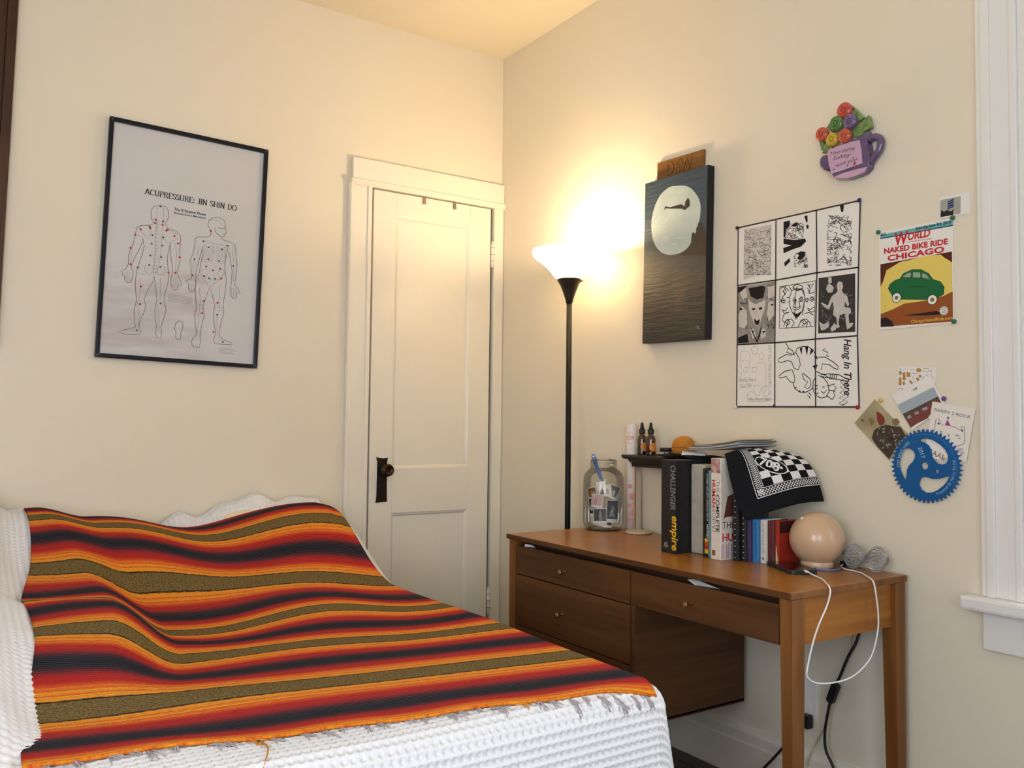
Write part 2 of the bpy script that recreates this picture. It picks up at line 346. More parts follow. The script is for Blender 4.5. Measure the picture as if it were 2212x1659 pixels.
# window in the right wall: casing, stool, jamb, sash, pane
wn = thing('window_1', 'white painted window casing and sill at the edge beside the prints', 'window'); struct(wn, wn['label'], 'window')
def wbox(name, y0, y1, z0, z1, x0, x1, parent=wn, mat=m_wtrim, bev=.003): return box(name, (x0, y0, z0), (x1, y1, z1), mat, parent, bev)
wbox('casing', WY1+.032, 1.166, .735, 2.75, XW-.022, XW-.001); wbox('casing_bead', 1.128, 1.150, .735, 2.75, XW-.030, XW-.0215)
wbox('casing_inner_bead', WY1+.0325, WY1+.050, .735, 2.75, XW-.027, XW-.0215)
wbox('casing', WY0-.15, WY0-.035, .735, 2.75, XW-.022, XW-.001); wbox('head_casing', WY0-.15, 1.166, 2.655, 2.78, XW-.024, XW-.001)
wbox('jamb', WY1, WY1+.032, WZ0, 2.66, XW-.020, XW+.1); wbox('jamb', WY0-.035, WY0, WZ0, 2.66, XW-.020, XW+.1); wbox('jamb_head', WY0, WY1, WZ1, 2.66, XW-.020, XW+.1)
wbox('stool', WY0-.18, 1.205, .700, .735, XW-.060, XW+.09, bev=.008); wbox('apron', WY0-.15, 1.166, .60, .699, XW-.02, XW-.001)
wbox('parting_stop', WY1-.014, WY1-.0005, WZ0, WZ1, XW+.012, XW+.032)
for z0, z1, x in ((WZ0, 1.70, .04), (1.66, WZ1, .07)):
    s = wbox('sash', WY1-.045, WY1-.001, z0, z1, XW+x, XW+x+.028); wbox('sash_stile', WY0+.001, WY0+.045, z0, z1, XW+x, XW+x+.028, s)
    wbox('sash_rail', WY0+.045, WY1-.045, z0, z0+.05, XW+x, XW+x+.028, s); wbox('sash_rail', WY0+.045, WY1-.045, z1-.045, z1, XW+x, XW+x+.028, s)
    wbox('pane', WY0+.045, WY1-.045, z0+.05, z1-.045, XW+x+.012, XW+x+.015, s, pane_mat('window_glass'), 0)
w2 = thing('fill_window_back', 'unseen white framed window added behind the viewer for daylight', 'window'); struct(w2, w2['label'], 'window')  # unseen window added as a source of daylight fill
for (a, b, c, d) in ((-1.38, -1.3, .62, 2.48), (.2, .28, .62, 2.48), (-1.3, .2, 2.4, 2.48), (-1.3, .2, .62, .7), (-1.3, .2, 1.53, 1.57)):
    box('frame', (a, Y0-.06, c), (b, Y0+.015, d), m_wtrim, w2, .003)
box('pane', (-1.3, Y0-.03, .7), (.2, Y0-.027, 2.4), pane_mat('window_glass_b'), w2, 0)
w3 = thing('fill_window_side', 'unseen white framed window added in the side wall for daylight', 'window'); struct(w3, w3['label'], 'window')  # unseen window added to brighten the right wall and the desk
for (a, b, c, d) in ((-1.03, -.95, .67, 2.43), (.35, .43, .67, 2.43), (-.95, .35, 2.35, 2.43), (-.95, .35, .67, .75), (-.95, .35, 1.53, 1.57)):
    box('frame', (X0-.06, a, c), (X0+.015, b, d), m_wtrim, w3, .003)
box('pane', (X0-.03, -.95, .75), (X0-.027, .35, 2.35), MATS.get('window_glass_b') or pane_mat('window_glass_c'), w3, 0)
# ------------------------------------------------------------------ bed, coverlet, throw
def ss(a, b, x):
    t = np.clip((x-a)/(b-a), 0, 1); return t*t*(3-2*t)
def bell(c, wd, x): return np.exp(-((x-c)/wd)**2)
def hb(x, y):                                         # height of the made bed: flat, pillows at the head, a mound to the left
    z = .600+0*x
    crest = .185+.02*bell(.42, .22, x)+.03*bell(1.15, .28, x)-.035*bell(.74, .17, x)
    z = z+crest*ss(2.62, 3.26, y)-.03*ss(3.28, 3.42, y)
    z = z-.10*ss(1.24, 1.44, x)*ss(2.7, 3.2, y)
    edge = .37+.06*np.sin((y-2.0)*3.0)
    z = z+.085*ss(edge+.09, edge-.07, x)*ss(1.75, 2.15, y)*(1-.5*ss(2.7, 3.1, y))
    z = z+.014*np.sin(7*x+5.5*y)*ss(1.9, 2.5, y)*ss(1.25, .6, x)+.008*np.sin(11*x-4*y+1)*ss(1.7, 2.3, y)+.006*np.sin(9*x+16*y)*bell(.3, .3, x)
    z = z+.012*bell(.95, .25, x)*ss(2.05, 2.4, y)*ss(3.0, 2.7, y)
    return z
BX, BY, BR = 1.270, 1.405, .05                       # where the top turns down at the side and the foot
def drape(u, v, lift=0., flare=.14):
    ox = np.maximum(u-BX, 0); oy = np.maximum(BY-v, 0); d = np.hypot(ox, oy)+1e-9
    a = np.minimum(d/BR, math.pi/2); down = BR*(1-np.cos(a))+np.maximum(d-BR*math.pi/2, 0)*(1/(1+flare*flare)**.5)
    out = BR*np.sin(a)+flare*np.maximum(d-BR*math.pi/2, 0)
    x = np.minimum(u, BX)+ox/d*out; y = np.maximum(v, BY)-oy/d*out
    return x, y, hb(np.minimum(u, BX), np.maximum(v, BY))-down+lift, np.stack((ox/d*np.sin(a), -oy/d*np.sin(a), np.cos(a)), -1)
def grid_mesh(x, y, z):
    nu, nv = x.shape; me = bpy.data.meshes.new('m'); co = np.stack((x, y, z), -1).reshape(-1, 3).astype(np.float32)
    i = np.arange(nu*nv).reshape(nu, nv); q = np.stack((i[:-1, :-1], i[1:, :-1], i[1:, 1:], i[:-1, 1:]), -1).reshape(-1, 4)
    me.vertices.add(len(co)); me.vertices.foreach_set('co', co.ravel()); me.loops.add(q.size); me.loops.foreach_set('vertex_index', q.ravel().astype(np.int32))
    me.polygons.add(len(q)); me.polygons.foreach_set('loop_start', np.arange(0, q.size, 4, dtype=np.int32)); me.polygons.foreach_set('loop_total', np.full(len(q), 4, dtype=np.int32))
    me.polygons.foreach_set('use_smooth', np.ones(len(q), dtype=bool)); me.update(); me.validate(); return me
bed = thing('bed', 'low bed under the white coverlet', 'bed')
box('mattress', (-.42, 1.44, .27), (1.23, 3.45, .575), M('mattress_ticking', (226, 224, 220), .8), bed, .05, 3)
m_bfr = wood('bed_frame_wood', (70, 46, 30), (88, 60, 40), (104, 74, 50), .5, 1, 6)
box('frame', (-.44, 1.43, .18), (1.24, 3.46, .27), m_bfr, bed, .004)
for x in (-.42, 1.16):
    for y in (1.46, 3.37): box('leg', (x, y, 0), (x+.06, y+.06, .185), m_bfr, bed, .003)
# white waffle coverlet: every cell is real relief
P_ = .0172; st = P_/5
U, V = np.meshgrid(np.arange(-.30, BX+.36, st), np.arange(BY-.36, 3.475, st), indexing='ij')
cx, cy, cz, cn = drape(U, V)
puff = .075*ss(.20, .06, U)*ss(1.5, 1.75, V)*(1-.75*bell(2.62, .10, V))+.05*ss(.2, .05, U)*ss(2.75, 2.95, V)+.02*ss(.12, -.1, U)*np.sin(V*9)
puff = puff+.012*np.sin(U*40+np.sin(V*6)*2)*ss(.2, .08, U)*ss(2.5, 1.9, V)
ruff = (.056+.017*np.sin(U*19+1.0)+.010*np.sin(U*43))*ss(3.36, 3.43, V)*ss(.62, .78, U)*ss(1.40, 1.30, U)
cz = cz+puff+ruff
swell = .018*np.sin((U+.1)*9)*ss(BY-.10, BY-.35, V); cy = cy-swell
rel = .010-.016*((1-np.abs(np.cos(math.pi*U/P_)))*(1-np.abs(np.cos(math.pi*V/P_))))**.6
rel = rel*(1-.55*ss(.26, .12, U))
cx, cy, cz = cx+cn[..., 0]*rel, cy+cn[..., 1]*rel, cz+cn[..., 2]*rel
cov = obj('coverlet', grid_mesh(cx, cy, cz), M('white_waffle_cotton', (232, 231, 234), .9, spec=.1, sub=.1, bump=(900, .25)), None)
tag(cov, 'white waffle weave cotton coverlet hanging over the foot of the bed', 'coverlet')
# smooth pillow end peeking out behind the throw
def pillow(name, w_, d_, h_, loc, rot, mat):
    bm = bmesh.new(); bmesh.ops.create_grid(bm, x_segments=24, y_segments=20, size=1)
    top = list(bm.verts); vs = []; n = 25
    me = bpy.data.meshes.new('m')
    A, B = np.meshgrid(np.linspace(-1, 1, 26), np.linspace(-1, 1, 22), indexing='ij')
    prof = np.clip((1-np.abs(A)**3.2)*(1-np.abs(B)**3.2), 0, 1)**.5
    k = 1-.10*(np.abs(A*B))
    x = A*w_/2*k; y = B*d_/2*k; z = prof*h_/2*(1+.06*np.sin(5*A+3*B))
    bm.free(); verts = np.concatenate((np.stack((x, y, z), -1).reshape(-1, 3), np.stack((x, y, -z), -1).reshape(-1, 3)))
    i = np.arange(26*22).reshape(26, 22); q = np.stack((i[:-1, :-1], i[1:, :-1], i[1:, 1:], i[:-1, 1:]), -1).reshape(-1, 4)
    me = mesh(verts.tolist(), [tuple(f) for f in q.tolist()]+[tuple(v+572 for v in f[::-1]) for f in q.tolist()])
    bm = bmesh.new(); bm.from_mesh(me); bmesh.ops.remove_doubles(bm, verts=bm.verts, dist=1e-4); bm.to_mesh(me); bm.free()
    return obj(name, me, mat, None, loc, rot, smooth=True)
m_pil = M('cream_cotton', (238, 228, 206), .85, spec=.1, bump=(30, .15))
tag(pillow('pillow', .52, .16, .13, (1.150, 3.402, .742), (R(8), R(3), 0), m_pil), 'smooth cream pillow peeking out behind the striped throw', 'pillow')
# striped throw
def throw_material():
    m = bpy.data.materials.new('striped_wool_throw'); m.use_nodes = True; t = m.node_tree; b = t.nodes['Principled BSDF']
    at = nn(t, 'ShaderNodeAttribute', attribute_name='stripe'); ac = nn(t, 'ShaderNodeAttribute', attribute_name='across')
    tc = nn(t, 'ShaderNodeTexCoord')
    cmb = nn(t, 'ShaderNodeCombineXYZ'); t.links.new(at.outputs['Fac'], cmb.inputs[0]); t.links.new(ac.outputs['Fac'], cmb.inputs[1])
    mp = nn(t, 'ShaderNodeMapping'); mp.inputs['Scale'].default_value = (110, 60, 1); t.links.new(cmb.outputs[0], mp.inputs[0])
    nz = nn(t, 'ShaderNodeTexNoise'); nz.inputs['Scale'].default_value = 1; nz.inputs['Detail'].default_value = 3; t.links.new(mp.outputs[0], nz.inputs['Vector'])
    jit = nn(t, 'ShaderNodeMath', operation='MULTIPLY_ADD'); jit.inputs[1].default_value = .035; jit.inputs[2].default_value = -.0175
    t.links.new(nz.outputs[0], jit.inputs[0])
    ad = nn(t, 'ShaderNodeMath', operation='ADD'); t.links.new(at.outputs['Fac'], ad.inputs[0]); t.links.new(jit.outputs[0], ad.inputs[1])
    pp = nn(t, 'ShaderNodeMath', operation='PINGPONG'); pp.inputs[1].default_value = .5; t.links.new(ad.outputs[0], pp.inputs[0])
    db = nn(t, 'ShaderNodeMath', operation='MULTIPLY'); db.inputs[1].default_value = 2.; t.links.new(pp.outputs[0], db.inputs[0])
    r = nn(t, 'ShaderNodeValToRGB'); e = r.color_ramp.elements
    OL, OR, RO, RD, CR, MN, NV = (126, 104, 56), (234, 150, 40), (214, 84, 30), (178, 34, 30), (146, 34, 40), (88, 34, 42), (38, 36, 46)
    st = [(0, OL), (.19, OL), (.20, (40, 32, 20)), (.22, (40, 32, 20)), (.235, OR), (.31, OR), (.335, RO), (.36, OR), (.40, OR), (.43, RO), (.46, (230, 128, 36)), (.50, RO), (.58, RD), (.66, RD), (.74, CR), (.81, MN), (.88, NV), (1, (29, 28, 36))]
    e[0].position, e[0].color = st[0][0], (*lin(st[0][1]), 1); e[1].position, e[1].color = 1, (*lin(st[-1][1]), 1)
    for p, c in st[1:-1]: q = e.new(p); q.color = (*lin(c), 1)
    t.links.new(db.outputs[0], r.inputs[0])
    # dark flecks of the twisted yarn, strongest in the olive bands
    mp2 = nn(t, 'ShaderNodeMapping'); mp2.inputs['Scale'].default_value = (150, 420, 1); mp2.inputs['Rotation'].default_value = (0, 0, .5); t.links.new(cmb.outputs[0], mp2.inputs[0])
    n2 = nn(t, 'ShaderNodeTexNoise'); n2.inputs['Scale'].default_value = .5; n2.inputs['Detail'].default_value = 2; t.links.new(mp2.outputs[0], n2.inputs['Vector'])
    fk = nn(t, 'ShaderNodeMapRange'); fk.inputs[1].default_value = .46; fk.inputs[2].default_value = .60; t.links.new(n2.outputs[0], fk.inputs[0])
    ol = nn(t, 'ShaderNodeMath', operation='LESS_THAN'); ol.inputs[1].default_value = .195; t.links.new(db.outputs[0], ol.inputs[0])
    am = nn(t, 'ShaderNodeMath', operation='MULTIPLY_ADD'); am.inputs[1].default_value = .50; am.inputs[2].default_value = .16; t.links.new(ol.outputs[0], am.inputs[0])
    fm = nn(t, 'ShaderNodeMath', operation='MULTIPLY'); t.links.new(fk.outputs[0], fm.inputs[0]); t.links.new(am.outputs[0], fm.inputs[1])
    mx = nn(t, 'ShaderNodeMix', data_type='RGBA'); mx.inputs[7].default_value = (*lin((44, 34, 24)), 1)
    t.links.new(fm.outputs[0], mx.inputs[0]); t.links.new(r.outputs[0], mx.inputs[6]); t.links.new(mx.outputs[2], b.inputs['Base Color'])
    b.inputs['Roughness'].default_value = .95; b.inputs['Specular IOR Level'].default_value = .08; b.inputs['Sheen Weight'].default_value = .04
    # ribs across the stripes
    wv = nn(t, 'ShaderNodeMath', operation='MULTIPLY'); wv.inputs[1].default_value = 2*math.pi*46; t.links.new(at.outputs['Fac'], wv.inputs[0])
    sn = nn(t, 'ShaderNodeMath', operation='SINE'); t.links.new(wv.outputs[0], sn.inputs[0])
    sm = nn(t, 'ShaderNodeMath', operation='ADD'); t.links.new(sn.outputs[0], sm.inputs[0]); t.links.new(n2.outputs[0], sm.inputs[1])
    bp = nn(t, 'ShaderNodeBump'); bp.inputs['Strength'].default_value = .55; bp.inputs['Distance'].default_value = .0018; t.links.new(sm.outputs[0], bp.inputs['Height']); t.links.new(bp.outputs[0], b.inputs['Normal'])
    return m
m_throw = throw_material()
na, nw = 190, 300
A, W = np.meshgrid(np.linspace(0, 1, na), np.linspace(1.473, 3.40, nw), indexing='ij')
xl = .130+.062*(W-1.5)+.012*np.sin(W*7); bu = xl+(BX+.012+.02*ss(2.9, 3.3, W)-xl)*A
bv = W-.17*(bu-.6)*(1-ss(2.85, 3.35, W)); bv = bv+.006*np.sin(bu*23)*ss(1.6, 1.473, W)
x, y, z, n_ = drape(bu, bv, .0105)
tm = grid_mesh(x, y, z)
ws = [1.30, 1.473, 1.553, 1.738, 1.897, 2.053, 2.206, 2.371, 2.522, 2.800, 2.985, 3.13, 3.24, 3.36, 3.46]; sv = [0, .16, .5, 1, 1.5, 2, 2.5, 3, 3.5, 4, 4.5, 5, 5.5, 6, 6.5]
tm.attributes.new('stripe', 'FLOAT', 'POINT').data.foreach_set('value', np.interp(W, ws, sv).ravel().astype(np.float32))
tm.attributes.new('across', 'FLOAT', 'POINT').data.foreach_set('value', bu.ravel().astype(np.float32))
th = obj('throw_blanket', tm, m_throw); sd = th.modifiers.new('thickness', 'SOLIDIFY'); sd.thickness = .006; sd.offset = 1
tag(th, 'orange red and navy striped woven throw with a frayed edge on the bed', 'blanket')
m_fr = M('grey_lilac_yarn', (170, 160, 162), .9, spec=.1); m_fo = M('orange_yarn', (206, 140, 54), .9, spec=.1)
rg = random.Random(4)
def tassel(px, py, pz, dx, dy, ln, mat, strands=5, curl=.3):
    parts = []
    for s in range(strands):
        a = rg.uniform(-.5, .5); L = ln*rg.uniform(.7, 1.15); pts = []; c, s_ = math.cos(a*.6), math.sin(a*.6); ex, ey = dx*c-dy*s_, dx*s_+dy*c; cu = rg.uniform(-curl, curl)
        for k in range(7):
            t = k/6; u_ = px+ex*L*t-ey*L*cu*t*t+rg.uniform(-.0008, .0008); v_ = py+ey*L*t+ex*L*cu*t*t
            X, Y, Z, N = drape(np.array([u_]), np.array([v_]), 0)
            lift = .0075+.006*math.sin(t*3.0)*rg.uniform(.3, 1.2)
            pts.append((X[0]+N[0, 0]*lift, Y[0]+N[0, 1]*lift, Z[0]+N[0, 2]*lift))
        parts.append(tube_geo(pts, [.0017*(1-.55*k/6)+.0003 for k in range(7)], 5))
    return obj('tassel', mesh(*join_geo(parts)), mat, th, smooth=True)
for i in range(30):
    a = (i+.4+rg.uniform(-.25, .25))/30; u0 = .14+(BX-.13)*a; v0 = 1.473-.17*(u0-.6)+.003
    tassel(u0, v0, 0, rg.uniform(.1, .75), -.8, rg.uniform(.018, .048), m_fo if i in (8, 21) else m_fr, 4, .9 if i in (8, 21) else .35)
tassel(.47, 1.49, 0, .6, -.8, .085, m_fo, 1, 1.2)
for k in range(6): tassel(BX-.015, 2.86+.035*k, 0, 1, -.25, .03, m_fr, 3)

# ------------------------------------------------------------------ desk
dk = thing('desk', 'walnut brown mid-century desk with brass drawer knobs', 'desk')
dX0, dX1, dY0, dY1, DZ = 1.728, 2.222, 1.366, 2.628, .757
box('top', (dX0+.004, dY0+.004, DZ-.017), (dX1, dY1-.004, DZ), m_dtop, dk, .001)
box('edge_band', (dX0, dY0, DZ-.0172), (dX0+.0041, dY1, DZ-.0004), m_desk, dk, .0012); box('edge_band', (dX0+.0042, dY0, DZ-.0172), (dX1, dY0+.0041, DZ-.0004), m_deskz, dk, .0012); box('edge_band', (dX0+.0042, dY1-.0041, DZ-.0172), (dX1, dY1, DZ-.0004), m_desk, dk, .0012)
def leg(x0, x1, y0, y1, tx, ty):                     # square leg tapering towards the floor
    hexa('leg', [(x0+tx[0], y0+ty[0], 0), (x1-tx[1], y0+ty[0], 0), (x1-tx[1], y1-ty[1], 0), (x0+tx[0], y1-ty[1], 0), (x0, y0, DZ-.0172), (x1, y0, DZ-.0172), (x1, y1, DZ-.0172), (x0, y1, DZ-.0172)], m_deskz, dk)
leg(1.734, 1.788, 1.368, 1.405, (.002, .012), (.0, .012)); leg(2.166, 2.216, 1.368, 1.410, (.010, .002), (.0, .010))
leg(1.734, 1.788, 2.575, 2.616, (.002, .012), (.010, .0)); leg(2.166, 2.216, 2.575, 2.616, (.010, .002), (.010, .0))
box('side_apron', (1.788, 1.378, .621), (2.166, 1.398, DZ-.0172), m_desk_lit, dk, .001)
box('back_apron', (2.196, 1.410, .621), (2.212, 2.575, DZ-.0172), m_desk, dk, .001)
box('back_rail', (1.775, 1.405, .705), (1.79, 2.575, DZ-.0172), m_dark_in, dk, 0)
box('drawer_case', (1.7535, 1.4055, .626), (2.19, 1.935, .706), m_dark_in, dk, 0)
ped = box('pedestal', (1.7535, 1.954, .2705), (2.19, 2.5725, .7215), m_dark_in, dk, 0)
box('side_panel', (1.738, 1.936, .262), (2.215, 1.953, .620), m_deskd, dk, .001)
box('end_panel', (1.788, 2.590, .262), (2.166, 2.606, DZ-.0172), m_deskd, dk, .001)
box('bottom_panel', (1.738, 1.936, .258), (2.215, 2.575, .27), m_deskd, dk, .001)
def drawer(y0, y1, z0, z1, ky):
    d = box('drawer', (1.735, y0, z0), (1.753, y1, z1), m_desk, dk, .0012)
    k = lathe('knob', [(.0048, 0), (.0052, .003), (.0028, .006), (.0026, .017), (.005, .021), (.0078, .024), (.0080, .0275), (.006, .0285), (.001, .0275)], m_brass, d, 24)
    k.rotation_euler = (0, R(-90), 0); k.location = (1.735, ky, (z0+z1)/2-.002)
    return d
drawer(1.957, 2.573, .6225, .722, 2.277); drawer(1.957, 2.573, .4425, .6185, 2.29); drawer(1.957, 2.573, .275, .4385, 2.28); drawer(1.407, 1.953, .6225, .722, 1.702)
m_env = M('pale_envelope', (196, 200, 208), .6)
tag(obj('paper_slip', mesh([(1.731, 1.685, .7235), (1.748, 1.61, .724), (1.748, 1.70, .737), (1.731, 1.715, .735), (1.729, 1.672, .7275)], [(0, 1, 2), (0, 2, 3), (0, 4, 1)]), m_env), 'pale folded paper poking from the wide drawer of the desk', 'paper')
tag(obj('paper_slip', mesh([(1.733, 2.515, .7235), (1.748, 2.47, .724), (1.748, 2.49, .731), (1.733, 2.515, .733)], [(0, 1, 2, 3)]), m_env), 'tiny paper corner poking from the narrow drawer near the lamp', 'paper')

# ------------------------------------------------------------------ floor lamp
LX, LY = 2.086, 2.728
lp = thing('floor_lamp', 'black floor lamp with lit white glass bowl in the corner', 'lamp', (LX, LY, 0))
lathe('base', [(.02, .001), (.125, .001), (.128, .012), (.120, .020), (.03, .026), (.013, .034)], m_blackm, lp, 48)
lathe('pole', [(.0112, .03), (.0112, 1.66)], m_blackm, lp, 20); lathe('pole_joint', [(.0118, .60), (.0125, .604), (.0125, .612), (.0118, .616)], m_blackm, lp, 20)
lathe('socket_cup', [(.0125, 1.648), (.018, 1.668), (.027, 1.695), (.038, 1.722), (.049, 1.740), (.0505, 1.746), (.047, 1.746), (.01, 1.735)], M('bronze_black_metal', (44, 36, 28), .4, metal=.4), lp, 40)
sw = lathe('switch_knob', [(.004, 0), (.004, .01), (.006, .012), (.006, .02), (.002, .022)], m_brass, lp, 14); sw.location = (.022, -.030, 1.731); sw.rotation_euler = (R(62), R(0), R(30))
ms = bpy.data.materials.new('opal_glass'); ms.use_nodes = True; t = ms.node_tree; t.nodes.remove(t.nodes['Principled BSDF'])
tl = nn(t, 'ShaderNodeBsdfTranslucent'); tl.inputs[0].default_value = (.92, .86, .72, 1); df = nn(t, 'ShaderNodeBsdfDiffuse'); df.inputs[0].default_value = (.9, .86, .78, 1)
mx = nn(t, 'ShaderNodeMixShader'); mx.inputs[0].default_value = .35; t.links.new(tl.outputs[0], mx.inputs[1]); t.links.new(df.outputs[0], mx.inputs[2]); t.links.new(mx.outputs[0], t.nodes['Material Output'].inputs[0])
lathe('shade', [(.046, 1.745), (.051, 1.748), (.062, 1.756), (.076, 1.775), (.090, 1.792), (.113, 1.812), (.136, 1.828), (.149, 1.842), (.152, 1.852), (.150, 1.862)], ms, lp, 64, cap=False)
mb = M('lit_bulb', (255, 222, 160), .5, emit=60.)
lathe('bulb', [(.012, 1.745), (.013, 1.758), (.026, 1.778), (.031, 1.797), (.026, 1.815), (.012, 1.826), (.002, 1.829)], mb, lp, 24)
bl = bpy.data.lights.new('bulb_light', 'POINT'); bl.energy = LAMP_POWER; bl.color = (1., .74, .43); bl.shadow_soft_size = .034
bo = bpy.data.objects.new('bulb_light', bl); SC.collection.objects.link(bo); bo.parent = lp; bo.location = (0, 0, 1.845)

